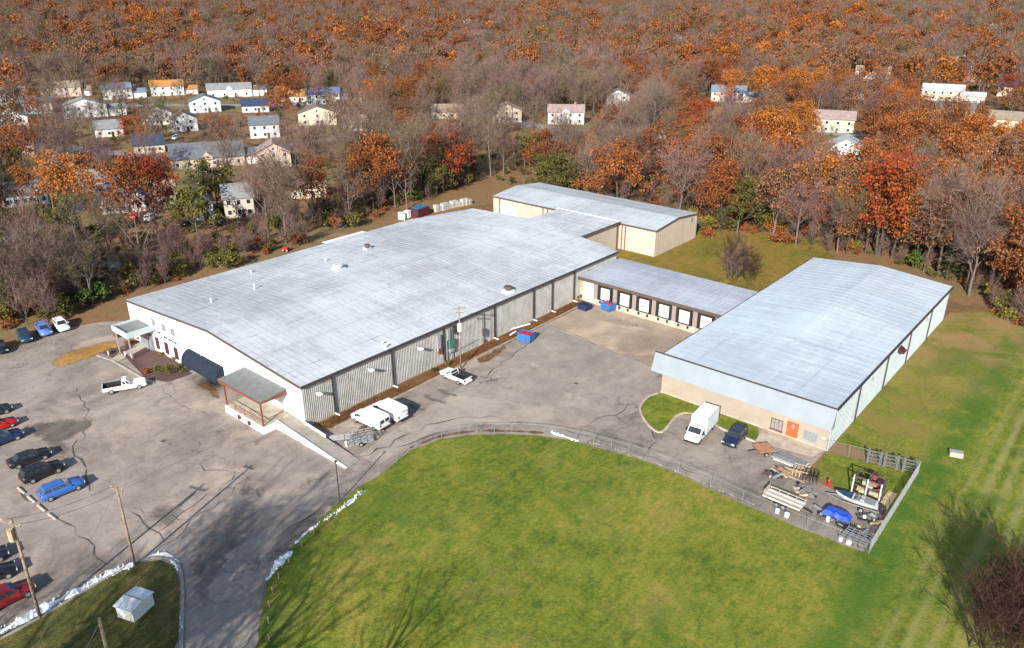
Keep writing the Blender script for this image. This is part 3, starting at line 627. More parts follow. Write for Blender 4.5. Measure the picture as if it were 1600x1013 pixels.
# ribbed side wall in bays between the downpipes
bay = [50.6, 55.3, 65.9, 76.4, 88.2, 98.5, 103.8, 110.4, 118.2, 124.6]
for ya, yb in zip(bay[:-1], bay[1:]):
    pts = []; y = ya+0.02; k = 0
    while y < yb-0.06:
        pts += [(y, 0.0), (y+0.16, 0.0), (y+0.19, 0.045), (y+0.28, 0.045)]; y += 0.31
    pts = [(min(p_[0], yb-0.02), p_[1]) for p_ in pts]
    zt = ER-0.38; vs = []; n = len(pts)
    for z in (-0.15, zt): vs += [(XR-0.05+d, y, z) for y, d in pts]
    mb = MB(); mb.add(vs, [(i, i+1, n+i+1, n+i) for i in range(n-1)]); mb.b2(XR-0.3, ya+0.01, -0.15, XR-0.06, yb-0.01, zt)
    mb.build('wall_panel', M['ribbed'], wh)
for y in bay[1:-2]:
    low = 0.35 if y < 111 else 4.9
    mb = MB(); mb.b2(XR+0.05, y-0.11, low, XR+0.25, y+0.11, ER-0.36); o = mb.build('downpipe', M['dark_trim'], wh)
    if low < 1:
        mb = MB(); mb.tube([(XR+0.15, y, 0.35), (XR+0.25, y, 0.16), (XR+0.95, y+0.1, 0.13)], 0.11, 6); mb.build('spout', M['white_plastic'], o)
# front openings
for x in (-119.2, -115.85, -112.95): window(wh, (x, YF, 4.3), 1.25, 1.25, '-y', fm='grey_box', pm='glass_grey', bars=(1, 2), sill=False)
for x in (-122.3, -119.2, -116.15, -113.1):
    f_ = window(wh, (x, YF, 0.55), 1.15, 2.05, '-y', fm='maroon', pm='maroon', bars=(1, 2), sill=False)
mb = MB(); mb.b2(-123.6, YF-0.14, 1.72, -109.6, YF-0.004, 1.82); mb.build('ledge', M['white_wall'], wh)
for x in (-104.5, -111.0): mb = MB(); mb.b2(x-0.1, YF-0.3, 2.9, x+0.1, YF-0.004, 3.1); mb.build('wall_lamp', M['grey_box'], wh)
# unreadable dark lettering on the front: strokes only
mb = MB(); r = random.Random(3)
for x0, x1, zc, h, n in ((-119.9, -117.3, 2.72, 0.62, 4), (-116.5, -112.0, 2.5, 0.36, 15)):
    w = (x1-x0)/n
    for i in range(n):
        if n > 6 and i in (4, 10): continue
        a = x0+i*w; s_ = 0.1 if n < 6 else 0.07
        mb.b2(a+0.04, YF-0.05, zc-h/2, a+0.04+s_, YF-0.003, zc+h/2)
        if i % 3 != 1: mb.b2(a+w*0.72-s_, YF-0.048, zc-h/2, a+w*0.72, YF-0.003, zc+h/2)
        mb.b2(a+0.045+s_, YF-0.046, zc+(h/2-s_ if i % 2 else -s_/2), a+w*0.72-s_-0.005, YF-0.003, zc+(h/2 if i % 2 else s_/2))
mb.build('lettering', M['black'], wh)['kind'] = 'stuff'
# navy barrel awning
mb = MB(); pr = [(YF-0.004, 0.95)]+[(YF-1.55*math.sin(a), 0.85+2.0*math.cos(a)) for a in np.linspace(math.pi/2, 0, 9)]
pr[-1] = (YF-0.004, 2.85); pr.insert(1, (YF-1.55, 0.7)); pr[0] = (YF-0.004, 0.7)
mb.prism([(y, z) for y, z in pr], 0, -108.6, -98.7); mb.build('awning', M['navy_canvas'], wh)
# flat canopy at the office entrance
cx0, cx1, cy0, cy1, cz = -125.0, -119.7, 45.9, YF-0.01, 3.55
ec = MB(); ec.b2(cx0, cy0, cz-0.95, cx1, cy0+0.2, cz); ec.b2(cx0, cy0+0.2, cz-0.95, cx0+0.2, cy1, cz); ec.b2(cx1-0.2, cy0+0.2, cz-0.95, cx1, cy1, cz)
ca = ec.build('entrance_canopy', M['pale_side'], wh); mb = MB(); mb.b2(cx0+0.2, cy0+0.2, cz-0.55, cx1-0.2, cy1, cz-0.35); mb.build('canopy_roof', M['grey_canopy'], ca)
for x in (cx0+0.4, cx1-0.4): mb = MB(); mb.b2(x-0.09, cy0+0.25, -1.6, x+0.09, cy0+0.43, cz-0.95); mb.build('column', M['grey_box'], ca)
mb = MB(); mb.b2(cx0+0.6, YF-0.5, -1.6, cx1-0.8, YF-0.01, 1.6); mb.build('entrance_door', M['glass_grey'], ca)
# loading platform with canopy and ramp
pf = MB(); pf.b2(-91.3, 45.85, -1.0, -82.0, YF-0.01, 1.05); pl_ = pf.build('loading_platform', M['white_wall'], wh)
mb = MB(); mb.b2(-91.25, 45.9, 1.055, -82.05, YF-0.015, 1.11); mb.build('platform_deck', M['concrete_pale'], pl_)
mb = MB(); mb.prism([(-82.0, -0.4), (-67.6, -0.4), (-67.6, 0.06), (-82.0, 1.09)], 1, 48.05, 50.15); rp = mb.build('ramp', M['concrete'], wh)
mb = MB(); mb.prism([(-82.0, -0.4), (-67.6, -0.4), (-67.6, 0.16), (-82.0, 1.3)], 1, 47.8, 48.05); mb.build('ramp_wall', M['white_wall'], rp)
mb = MB(); mb.prism([(-79.2, -0.4), (-74.6, -0.4), (-74.6, 0.9), (-79.2, 1.2)], 1, 50.152, 50.29); mb.build('ramp_wall', M['white_wall'], rp)
mb = MB(); mb.slab([(-92.6, 46.1, 4.55), (-82.6, 46.1, 4.55), (-82.6, YF-0.01, 4.85), (-92.6, YF-0.01, 4.85)], 0.16); cn = mb.build('dock_canopy', M['grey_canopy'], wh)
mb = MB(); mb.prism([(46.1, 4.2), (50.2, 4.0), (50.2, 4.68), (46.1, 4.38)], 0, -82.59, -82.5); mb.b2(-92.6, 46.0, 4.3, -82.6, 46.09, 4.56); mb.build('canopy_fascia', M['red_steel'], cn)
for x in (-91.1, -82.3): mb = MB(); mb.b2(x-0.09, 46.0, 1.112, x+0.09, 46.18, 4.38); mb.build('post', M['red_steel'], cn)
mb = MB()
mb.tube([(-91.1, 46.1, 1.9), (-82.3, 46.1, 1.9)], 0.05, 5); mb.tube([(-82.3, 46.1, 1.9), (-82.3, 49.3, 1.9)], 0.05, 5); mb.tube([(-91.1, 46.1, 1.5), (-82.3, 46.1, 1.5)], 0.035, 5)
for x in (-88.9, -86.7, -84.5): mb.tube([(x, 46.1, 1.1), (x, 46.1, 1.9)], 0.045, 5)
mb.build('railing', M['red_steel'], pl_)
for x in (-87.6, -85.2): mb = MB(); mb.b2(x-0.25, 45.6, 0.35, x+0.25, 45.84, 0.85); mb.build('bumper', M['maroon'], pl_)
# things fixed to the ribbed wall
def wl(y, z, dy, dz, d, mat, name): mb = MB(); mb.b2(XR+0.09, y-dy/2, z-dz/2, XR+0.09+d, y+dy/2, z+dz/2); return mb.build(name, M[mat], wh)
for y, z in ((52.6, 4.5), (71.0, 4.5), (61.5, 4.6)):
    mb = MB(); mb.tube([(XR+0.05, y, z), (XR+0.7, y, z+0.1)], 0.05, 5); mb.b2(XR+0.45, y-0.3, z-0.08, XR+1.15, y+0.3, z+0.12); mb.build('wall_lamp', M['white_plastic'], wh)
wl(75.2, 3.9, 0.7, 2.6, 0.35, 'grey_box', 'electrical_cabinet'); wl(77.3, 4.6, 0.6, 1.8, 0.35, 'grey_box', 'electrical_cabinet')
wl(78.7, 4.9, 0.7, 1.2, 0.4, 'dark_trim', 'electrical_cabinet'); wl(77.9, 2.9, 0.9, 1.4, 0.45, 'teal', 'electrical_cabinet'); wl(75.3, 2.5, 0.6, 0.9, 0.4, 'red_steel', 'electrical_cabinet')
wl(77.9, 1.7, 0.9, 0.5, 0.4, 'grey_box', 'electrical_cabinet')
mb = MB()
for y in (76.0, 76.9, 78.2): mb.tube([(XR+0.2, y, 0.2), (XR+0.2, y, 5.9)], 0.06, 5)
mb.tube([(XR+0.25, 77.0, 1.2), (XR+0.25, 84.0, 1.5)], 0.04, 5); mb.tube([(XR+0.2, 85.5, 0.3), (XR+0.2, 85.5, 5.5)], 0.05, 5); mb.tube([(XR+0.2, 87.0, 0.3), (XR+0.2, 87.0, 5.5)], 0.04, 5); mb.build('conduit', M['steel'], wh)
# roof vents
def fan_vent(px, mat, hood, r0=0.7):
    p_ = P(*px, 7.2); z = zmain(p_.x); p_ = P(*px, z); z = zmain(p_.x); x, y = p_.x, p_.y
    mb = MB(); mb.box((x, y, z+0.1), (2*r0, 2*r0, 0.5)); o = mb.build('roof_vent', M[mat], wh)
    mb = MB(); mb.tube([(x, y, z+0.35), (x, y, z+0.75), (x, y, z+0.76), (x, y, z+1.0)], [r0*0.62, r0*0.7, r0*1.05, r0*0.85], 12); mb.build('vent_hood', M[hood], o); return o
fan_vent((529, 421), 'pale_side', 'pale_side', 0.95); fan_vent((574, 389), 'roof_main', 'brown_trim', 0.6); fan_vent((794, 457), 'white_wall', 'brown_trim', 0.8)
for px, h in (((398, 452), 1.0), ((330, 472), 0.7), ((632, 343), 1.5), ((603, 545), 0.7), ((598, 540), 0.5), ((509, 408), 0.6), ((392, 425), 0.5)):
    p_ = P(*px, 7.2); z = zmain(p_.x); p_ = P(*px, z); mb = MB(); z = zmain(p_.x)
    mb.tube([(p_.x, p_.y, z-0.05), (p_.x, p_.y, z+h*0.8), (p_.x, p_.y, z+h*0.81), (p_.x, p_.y, z+h)], [0.12, 0.12, 0.22, 0.15], 8); mb.build('vent_pipe', M['white_plastic'], wh)
# lean-to on the far side
an = MB(); an.b2(-134.2, 95.5, -2.5, XL-0.05, 105.5, 3.9); ao = an.build('lean_to', M['white_wall'], wh)
mb = MB(); mb.slab([(-134.6, 95.1, 4.0), (XL-0.32, 95.1, 4.5), (XL-0.32, 105.9, 4.5), (-134.6, 105.9, 4.0)], 0.15); mb.build('lean_to_roof', M['white_wall'], ao)

# ------------------------------------------------------------------ low dock building between the two warehouses
DX0, DX1, DY0, DY1 = XR+0.12, -48.5, 112.3, 125.6
dk = thing('dock_building', 'low building with a row of white dock doors joining the two warehouses', 'building')
def zdock(x, y): return 4.72+0.25*(1-abs((y-118.8)/6.8))
dfoot = [(DX0, DY0-0.7), (DX1+0.3, DY0-0.7), (DX1+0.3, DY1), (DX0, DY1)]
panel_roof(dk, dfoot, zdock, [DY0-0.7, 118.8, DY1], 'x', 2.4, M['roof_dock'], M['seam'], 5, th=0.1, rib=0.8, lap=3.3)
mb = MB(); mb.b2(DX0, DY0, -0.3, DX1, DY0+0.25, 4.35); mb.b2(DX0, DY1-0.3, -0.3, DX1, DY1-0.05, 4.5); mb.build('wall', M['beige'], dk)
mb = MB(); mb.b2(DX0, DY0-0.82, 4.18, DX1+0.3, DY0-0.71, 4.72); mb.build('eave_trim', M['brown_trim'], dk)
mb = MB(); mb.b2(-75.6, DY0-0.42, -0.3, DX1, DY0-0.005, 1.12); mb.build('dock_ledge', M['concrete_pale'], dk)
mb = MB(); mb.b2(-78.4, DY0-0.12, -0.2, -75.9, DY0-0.004, 4.1); mb.build('wall_patch', plain('pale_yellow_wall', (0.60, 0.55, 0.42), 0.8, var=0.1, dirt=(0.45, 0.38, 0.28)), dk)
doors = [-73.25, -69.05, -65.0, -61.0, -57.05, -53.0]
for i, x in enumerate(doors):
    mb = MB(); w, h, z0 = 3.0, 2.95, 1.16
    mb.b2(x-w/2, DY0-0.55, z0, x-w/2+0.42, DY0-0.003, z0+h); mb.b2(x+w/2-0.42, DY0-0.55, z0, x+w/2, DY0-0.003, z0+h); mb.b2(x-w/2+0.424, DY0-0.55, z0+h-0.45, x+w/2-0.424, DY0-0.003, z0+h)
    mb.b2(x-w/2+0.424, DY0-0.5, z0-0.02, x+w/2-0.424, DY0-0.426, z0+0.2)
    sh = mb.build('dock_seal', M['black'], dk)
    mb = MB()
    for k in range(5): mb.b2(x-w/2+0.43, DY0-0.10-0.006*(k % 2), z0+0.01+k*0.49, x+w/2-0.43, DY0-0.004, z0+0.485+k*0.49)
    mb.build('dock_door', M['door_white'], sh)
    mb = MB()
    for s_ in (-1, 1): mb.b2(x+s_*0.9-0.15, DY0-0.62, 0.55, x+s_*0.9+0.15, DY0-0.425, 1.0)
    mb.build('bumper', M['black'], sh)
for x in [(a+b_)/2 for a, b_ in zip(doors[:-1], doors[1:])]+[-75.4, -50.6]:
    mb = MB(); mb.b2(x-0.45, DY0-0.3, 1.122, x+0.45, DY0-0.004, 4.17); mb.build('pier', M['pier'], dk)
mb = MB(); mb.b2(-79.0, DY0-0.08, 0.02, -78.5, DY0-0.006, 2.3); mb.build('door', M['concrete_pale'], dk)

# ------------------------------------------------------------------ right warehouse with pale blue roof
RX0, RX1, RY0, RY1 = -48.4, -24.3, 90.0, 146.3
rw = thing('blue_roof_warehouse', 'flat-looking warehouse with pale blue roof, sloped blue front band and orange door', 'warehouse')
RC = (RX0+RX1)/2
def zright(x, y=0): return 6.22+0.78*(1-abs(x-RC)/(RX1-RC))*0.9*min(1, max(0, (y-RY0)/20))+0.08
rfoot = [(RX0-0.1, RY0-0.1), (RX1+0.2, RY0-0.1), (RX1+0.2, RY1), (RX0-0.1, RY1)]
def zright2(x, y): return 6.22+(0.04+1.05*float(sstep((y-RY0)/38.0)))*(1-abs(x-RC)/(RX1-RC))
panel_roof(rw, rfoot, zright2, [RX0-0.1, RC, RX1+0.2], 'y', 3.1, M['roof_right'], M['seam_blue'], 8, rib=1.55, lap=7.0)
mb = MB(); mb.b2(RX0, RY0, -0.3, RX1, RY0+0.3, 6.05); mb.build('front_wall', M['beige'], rw)
ys_ = [RY0+0.305, 99.8, 111.7, 122.9, 134.6, RY1-0.3]
for ya, yb in zip(ys_[:-1], ys_[1:]):
    mb = MB(); mb.b2(RX1-0.25, ya+0.01, -0.3, RX1, yb-0.01, 6.05)
    y = ya+0.5
    while y < yb-0.3: mb.b2(RX1+0.001, y, -0.2, RX1+0.035, y+0.07, 6.0); y += 0.6
    mb.build('wall_panel', M['pale_side'], rw)
mb = MB(); mb.b2(RX0, RY0+0.31, -0.3, RX0+0.25, RY1-0.3, 6.05); mb.prism([(RX0, -0.3), (RX1, -0.3), (RX1, 6.06), (RC, 7.1), (RX0, 6.06)], 1, RY1-0.29, RY1-0.05); mb.build('rear_wall', M['pale_side'], rw)
mb = MB(); mb.prism([(RY0-0.11, 6.12), (RY0-1.15, 3.55), (RY0-0.95, 3.5), (RY0-0.004, 3.6), (RY0-0.004, 6.1)], 0, RX0-1.3, RX1+0.35); mb.build('mansard_band', M['mansard'], rw)
mb = MB(); mb.prism([(RX0-1.3, 6.15), (RX1+0.35, 6.15), (RX1+0.35, 6.34), (RX0-1.3, 6.34)], 1, RY0-0.24, RY0-0.12); mb.build('front_trim', M['dark_trim'], rw)
mb = MB(); mb.b2(RX1+0.21, RY0+0.1, 5.86, RX1+0.42, RY1, 6.2); mb.build('gutter', M['dark_trim'], rw)
mb = MB(); mb.b2(RX0-0.28, RY0+0.1, 6.0, RX0-0.11, RY1, 6.2); mb.build('gutter', M['dark_trim'], rw)
for y in ys_[1:-1]:
    mb = MB(); mb.b2(RX1+0.05, y-0.08, 0.2, RX1+0.2, y+0.08, 5.86); mb.build('downpipe', M['dark_trim'], rw)
mb = MB(); mb.b2(RX1-0.01, RY0-0.06, -0.3, RX1+0.09, RY0+0.3, 6.05); mb.build('corner_trim', M['pale_side'], rw)
mb = MB(); mb.b2(RX0, RY0-0.12, -0.3, RX1-0.02, RY0-0.004, 0.25); mb.build('wall_base', M['concrete_pale'], rw)
window(rw, (-31.1, RY0, 1.25), 1.6, 1.6, '-y', fm='red_steel', pm='glass_grey', bars=(3, 1)); f_ = window(rw, (-26.6, RY0, 1.25), 1.9, 1.4, '-y', fm='grey_box', pm='glass_grey', bars=(3, 1))
mb = MB(); mb.b2(-29.75, RY0-0.09, 0.02, -28.25, RY0-0.004, 2.35); dr = mb.build('door', M['orange_door'], rw)
mb = MB(); mb.b2(-29.15, RY0-0.105, 1.55, -28.75, RY0-0.092, 2.05); mb.build('pane', M['glass_grey'], dr); mb = MB(); mb.b2(-29.6, RY0-0.14, 1.0, -29.5, RY0-0.092, 1.2); mb.build('handle', M['steel'], dr)
mb = MB(); mb.b2(-25.2, RY0-0.06, 1.5, -24.8, RY0-0.004, 1.75); mb.build('sign_plate', M['white_plastic'], rw)
mb = MB(); mb.prism([(RX1+0.002, 4.9), (RX1+0.9, 4.3), (RX1+0.9, 4.15), (RX1+0.002, 4.15)], 1, 116.6, 118.2); mb.build('exhaust_hood', M['maroon'], rw)
for y, z in ((104.5, 4.6), (131.5, 4.7)):
    mb = MB(); mb.box((RX1+0.16, y, z), (0.3, 0.4, 0.3)); mb.build('wall_lamp', M['grey_box'], rw)

# ------------------------------------------------------------------ cream rear warehouse and the link
BX0, BX1, BY0, BY1 = -128.3, -81.4, 143.0, 161.6
rb = thing('rear_warehouse', 'cream metal warehouse behind the long white one, with white roller door', 'warehouse')
BC = (BY0+BY1)/2
def zrear(x, y): return 5.98+0.95*(1-abs(y-BC)/(BY1-BC))
panel_roof(rb, [(BX0-0.15, BY0-0.15), (BX1+0.15, BY0-0.15), (BX1+0.15, BY1+0.15), (BX0-0.15, BY1+0.15)], zrear, [BY0-0.15, BC, BY1+0.15], 'x', 3.1, M['roof_rear'], M['seam'], 21, rib=1.55, lap=4.6)
mb = MB(); mb.b2(BX0, BY0, -2.5, BX1, BY0+0.25, 5.8); mb.b2(BX0, BY1-0.25, -2.5, BX1, BY1, 5.8); x = BX0+0.6
while x < BX1-0.3: mb.b2(x, BY0-0.035, -2, x+0.07, BY0-0.001, 5.78); x += 0.9
mb.build('wall', M['beige_rear'], rb)
for x, nm in ((BX0, 'gable_wall'), (BX1-0.25, 'gable_wall')):
    mb = MB(); mb.prism([(BY0+0.251, -2.5), (BY1-0.251, -2.5), (BY1-0.251, 5.82), (BC, 6.76), (BY0+0.251, 5.82)], 0, x, x+0.25)
    if x > -100:
        y = BY0+0.7
        while y < BY1-0.4: mb.b2(x+0.251, y, -0.5, x+0.28, y+0.07, 5.75); y += 0.9
    mb.build(nm, M['beige_rear'], rb)
mb = MB(); mb.b2(BX0-0.15, BY0-0.3, 5.68, BX1+0.15, BY0-0.16, 5.98); mb.build('gutter', M['brown_trim'], rb)
mb = MB()
for ya, yb in ((BY0-0.15, BC), (BC, BY1+0.15)): mb.prism([(ya, zrear(0, ya)-0.28), (yb, zrear(0, yb)-0.28), (yb, zrear(0, yb)+0.03), (ya, zrear(0, ya)+0.03)], 0, BX1+0.16, BX1+0.26)
mb.build('gable_trim', M['brown_trim'], rb)
mb = MB(); mb.b2(-125.9, BY0-0.12, -2, -120.6, BY0-0.037, 3.9); mb.build('roller_door', M['door_white'], rb)
for x in (-126.1, -112.3, -111.0, -89.9, -89.0): mb = MB(); mb.b2(x-0.09, BY0-0.2, -1, x+0.09, BY0-0.037, 5.68); mb.build('downpipe', M['red_steel'], rb)
mb = MB()
for k in range(5): mb.box((BX1+0.06, 158.9, 4.5+k*0.22), (0.1, 1.1, 0.14))
mb.build('louvre', M['grey_box'], rb)
lk = thing('link_building', 'short flat-roofed cream link between the white warehouse and the rear one', 'building')
LX0, LX1, LY0, LY1 = -107.5, -90.6, 125.6, 142.6
mb = MB(); mb.b2(LX1-0.25, LY0, -0.3, LX1, LY1, 6.05); mb.b2(LX0, LY0+1.5, -1.5, LX0+0.25, LY1, 6.05); mb.build('wall', M['beige_rear'], lk)
panel_roof(lk, [(LX0-0.2, LY0+2.2), (XC, LY0+2.2), (LX1+0.3, LY0+0.9), (LX1+0.3, LY1), (LX0-0.2, LY1)], lambda x, y: 6.22+0.012*(x-LX0), [LX0-0.2, LX1+0.3], 'y', 2.6, M['roof_main'], M['seam'], 31, rib=1.3)
mb = MB(); mb.b2(LX1+0.31, LY0+0.9, 5.95, LX1+0.46, LY1, 6.44); mb.build('eave_trim', M['brown_trim'], lk)
mb = MB(); mb.b2(LX0, LY1-0.3, 6.46, LX1+0.2, LY1-0.02, 6.6); mb.build('flashing', M['white_wall'], lk)
for y in (141.9,): mb = MB(); mb.b2(LX1+0.01, y-0.1, 0, LX1+0.2, y+0.1, 5.95); mb.build('downpipe', M['brown_trim'], lk)

# ------------------------------------------------------------------ vehicles
_PC = {}
def paint(col, rough=0.28):
    k = (col, rough)
    if k not in _PC: _PC[k] = plain('car_paint', col, rough, spec=0.6, var=0.05, scale=1.5)
    return _PC[k]
def wheels(root, xs, half, rad, rim='rim'):
    for x in xs:
        for s in (-1, 1):
            mb = MB(); y0, y1 = s*(half-0.22), s*(half+0.015)
            mb.tube([(x, y0, rad), (x, y0+s*0.03, rad), (x, y1-s*0.03, rad), (x, y1, rad)], [rad*0.9, rad, rad, rad*0.9], 14); w_ = mb.build('wheel', M['black'], root)
            mb = MB(); mb.tube([(x, y1+s*0.002, rad), (x, y1+s*0.02, rad)], [rad*0.62, rad*0.5], 10); mb.build('rim', M[rim], w_)
def sec(x, w, zb, zt, sh=0.16):
    """body cross-section at x, eight points"""
    zm = zt-sh
    return [(x, -w*0.9, zb), (x, -w, zb+0.14), (x, -w*0.995, zm), (x, -w*0.90, zt), (x, w*0.90, zt), (x, w*0.995, zm), (x, w, zb+0.14), (x, w*0.9, zb)]
def panes(root, gh, xf0, xf1, xr1, xr0, wb, wt, zb, zt, splits, rear=True, name='window'):
    """glass panels set a little proud of a greenhouse frustum"""
    g = M['glass']; e = 0.012
    def lerp(a, b_, t_): return tuple(a[i]+(b_[i]-a[i])*t_ for i in range(3))
    def pane(c, nrm, nm):
        mb = MB(); n_ = Vector(nrm).normalized(); a = [Vector(v)+n_*e for v in c]; b_ = [Vector(v)-n_*0.02 for v in c]
        mb.add(a+b_, [(0,1,2,3), (7,6,5,4)]+[(i, i+4, (i+1) % 4+4, (i+1) % 4) for i in range(4)]); mb.build(nm, g, root)
    def quadpane(a, b_, c, d, iu, iv, nm):
        # a,b bottom edge; c,d top edge (c above b); inset fractions
        ab0, ab1 = lerp(a, b_, iu), lerp(a, b_, 1-iu); dc0, dc1 = lerp(d, c, iu), lerp(d, c, 1-iu)
        q_ = [lerp(ab0, dc0, iv), lerp(ab1, dc1, iv), lerp(ab1, dc1, 1-iv), lerp(ab0, dc0, 1-iv)]
        n_ = (Vector(q_[1])-Vector(q_[0])).cross(Vector(q_[3])-Vector(q_[0]))
        cen = Vector(((xf1+xr1)/2, 0, (zb+zt)/2)); mid = Vector(q_[0])
        if n_.dot(mid-cen) < 0: n_ = -n_
        pane(q_, n_, nm)
    quadpane((xf0, -wb, zb), (xf0, wb, zb), (xf1, wt, zt), (xf1, -wt, zt), 0.07, 0.08, 'windscreen')
    if rear: quadpane((xr0, wb, zb), (xr0, -wb, zb), (xr1, -wt, zt), (xr1, wt, zt), 0.1, 0.14, 'rear_window')
    L0, L1, U0, U1 = xr0, xf0, xr1, xf1
    for s in (-1, 1):
        for a, b_ in splits:
            quadpane((L0+(L1-L0)*a, s*wb, zb), (L0+(L1-L0)*b_, s*wb, zb), (U0+(U1-U0)*b_, s*wt, zt), (U0+(U1-U0)*a, s*wt, zt), 0.05, 0.14, 'side_window')
def ends(root, xf, xr, w, z, zr=None):
    for s in (-1, 1):
        mb = MB(); mb.box((xf, s*w, z), (0.1, 0.36, 0.17)); mb.build('headlight', M['lamp_glass'], root)
        mb = MB(); mb.box((xr, s*w*1.02, zr or z+0.1), (0.1, 0.28, 0.26)); mb.build('tail_light', M['tail_red'], root)
def car(kind, col, px, heading, label, group, z=None, cat='car', name='parked_car'):
    """px is the picture point on the ground under the middle of the car; heading in degrees from +X"""
    p_ = P(*px) if not isinstance(px, Vector) else px
    t_ = thing(name, label, cat, (p_.x, p_.y, Tz(p_.x, p_.y)+0.05), math.radians(heading), group)
    pm = paint(col)
    if kind in ('sedan', 'suv', 'wagon'):
        L, W, H = {'sedan': (4.75, 1.83, 1.45), 'suv': (4.7, 1.9, 1.72), 'wagon': (4.8, 1.85, 1.6)}[kind]
        h, w = L/2, W/2; hood = 0.98 if kind == 'sedan' else 1.08; belt = hood+0.04; tail = 1.03 if kind == 'sedan' else belt
        mb = MB(); mb.loft([sec(-h, w*0.84, 0.42, tail-0.18, 0.1), sec(-h+0.12, w*0.94, 0.3, tail-0.02), sec(-h+0.7, w, 0.27, tail), sec(-0.4, w, 0.26, belt), sec(h*0.42, w, 0.26, belt), sec(h-0.75, w*0.98, 0.27, hood-0.06), sec(h-0.18, w*0.92, 0.3, hood-0.16), sec(h, w*0.78, 0.42, hood-0.34, 0.1)])
        mb.build('body', pm, t_, True)
        xf0, xf1 = h*0.42, h*0.12
        if kind == 'sedan': xr1, xr0 = -h*0.46, -h*0.76
        elif kind == 'suv': xr1, xr0 = -h*0.80, -h*0.95
        else: xr1, xr0 = -h*0.78, -h*0.95
        wb, wt = w*0.91, w*0.74
        mb = MB(); mb.loft([[(xr0, -wb, belt-0.05), (xf0, -wb, belt-0.05), (xf0, wb, belt-0.05), (xr0, wb, belt-0.05)], [(xr1, -wt, H-0.04), (xf1, -wt, H-0.04), (xf1, wt, H-0.04), (xr1, wt, H-0.04)], [(xr1+0.12, -wt*0.88, H), (xf1-0.12, -wt*0.88, H), (xf1-0.12, wt*0.88, H), (xr1+0.12, wt*0.88, H)]])
        mb.build('cabin', pm, t_)
        panes(t_, None, xf0, xf1, xr1, xr0, wb, wt, belt-0.05, H-0.04, [(0.06, 0.36), (0.38, 0.66), (0.68, 0.93)] if kind != 'sedan' else [(0.14, 0.52), (0.55, 0.88)])
        wheels(t_, (h-0.9, -h+0.92), w, 0.33 if kind == 'sedan' else 0.36); ends(t_, h-0.1, -h+0.06, w*0.7, hood-0.3, tail-0.16)
        for s in (-1, 1): mb = MB(); mb.box((xf0-0.25, s*(w+0.08), belt+0.02), (0.14, 0.2, 0.13)); mb.build('mirror', pm, t_)
        mb = MB(); mb.box((h-0.06, 0, 0.5), (0.1, W*0.62, 0.22)); mb.build('grille', M['black'], t_)
        if kind != 'sedan':
            for s in (-1, 1): mb = MB(); mb.tube([(xr1+0.2, s*wt*0.9, H+0.05), (xf1-0.3, s*wt*0.9, H+0.05)], 0.025, 4); mb.build('roof_rail', M['black'], t_)
    elif kind == 'pickup':
        L, W, H = (5.9, 1.95, 1.82) if name != 'small_pickup' else (5.1, 1.85, 1.65); h, w = L/2, W/2; hood = 1.12; ext = name != 'small_pickup'
        bx1 = -h*0.12 if ext else 0.15
        mb = MB(); mb.loft([sec(-h, w*0.96, 0.5, 0.72, 0.05), sec(bx1, w, 0.36, 0.74, 0.05), sec(bx1+0.02, w, 0.34, hood+0.02), sec(h*0.4, w, 0.34, hood+0.03), sec(h-0.4, w*0.97, 0.36, hood-0.04), sec(h-0.12, w*0.93, 0.42, hood-0.12), sec(h, w*0.86, 0.5, hood-0.4, 0.1)]); mb.build('body', pm, t_, False)
        bd = MB()
        for s in (-1, 1): bd.box(((bx1-h)/2-0.005, s*(w-0.055), 0.93), (h+bx1-0.03, 0.1, 0.38))
        bd.box((-h+0.05, 0, 0.93), (0.09, W-0.24, 0.38)); bedo = bd.build('bed', pm, t_)
        mb = MB(); mb.box(((bx1-h)/2, 0, 0.757), (h+bx1-0.16, W-0.25, 0.02))
        for s in (-1, 1): mb.box(((bx1-h)/2, s*(w-0.113), 0.95), (h+bx1-0.16, 0.012, 0.36)); mb.box(((bx1-h)/2, s*(w-0.07), 1.126), (h+bx1-0.1, 0.09, 0.012))
        mb.box((-h+0.102, 0, 0.95), (0.012, W-0.28, 0.36)); mb.box((bx1-0.02, 0, 0.95), (0.012, W-0.28, 0.36)); mb.build('bed_liner', M['black'], bedo)
        xf0, xf1, xr1, xr0 = h*0.38, h*0.14, bx1+0.16, bx1+0.04; wb, wt = w*0.94, w*0.78
        mb = MB(); mb.loft([[(xr0, -wb, hood), (xf0, -wb, hood), (xf0, wb, hood), (xr0, wb, hood)], [(xr1, -wt, H-0.04), (xf1, -wt, H-0.04), (xf1, wt, H-0.04), (xr1, wt, H-0.04)], [(xr1+0.1, -wt*0.88, H), (xf1-0.1, -wt*0.88, H), (xf1-0.1, wt*0.88, H), (xr1+0.1, wt*0.88, H)]]); mb.build('cab', pm, t_)
        panes(t_, None, xf0, xf1, xr1, xr0, wb, wt, hood, H-0.04, [(0.06, 0.46), (0.5, 0.94)] if ext else [(0.2, 0.9)])
        wheels(t_, (h-1.0, -h+1.15), w, 0.39 if ext else 0.35); ends(t_, h-0.1, -h+0.02, w*0.75, hood-0.3, 0.9)
        mb = MB(); mb.box((-h-0.04, 0, 0.5), (0.16, W*0.9, 0.18)); mb.build('bumper', M['chrome'] if ext else pm, t_)
        mb = MB(); mb.box((h-0.02, 0, 0.55), (0.16, W*0.86, 0.2)); mb.build('bumper', M['chrome'] if ext else M['black'], t_)
        for s in (-1, 1): mb = MB(); mb.box((xf0-0.25, s*(w+0.1), hood+0.12), (0.12, 0.22, 0.2)); mb.build('mirror', M['black'], t_)
    elif kind == 'van':
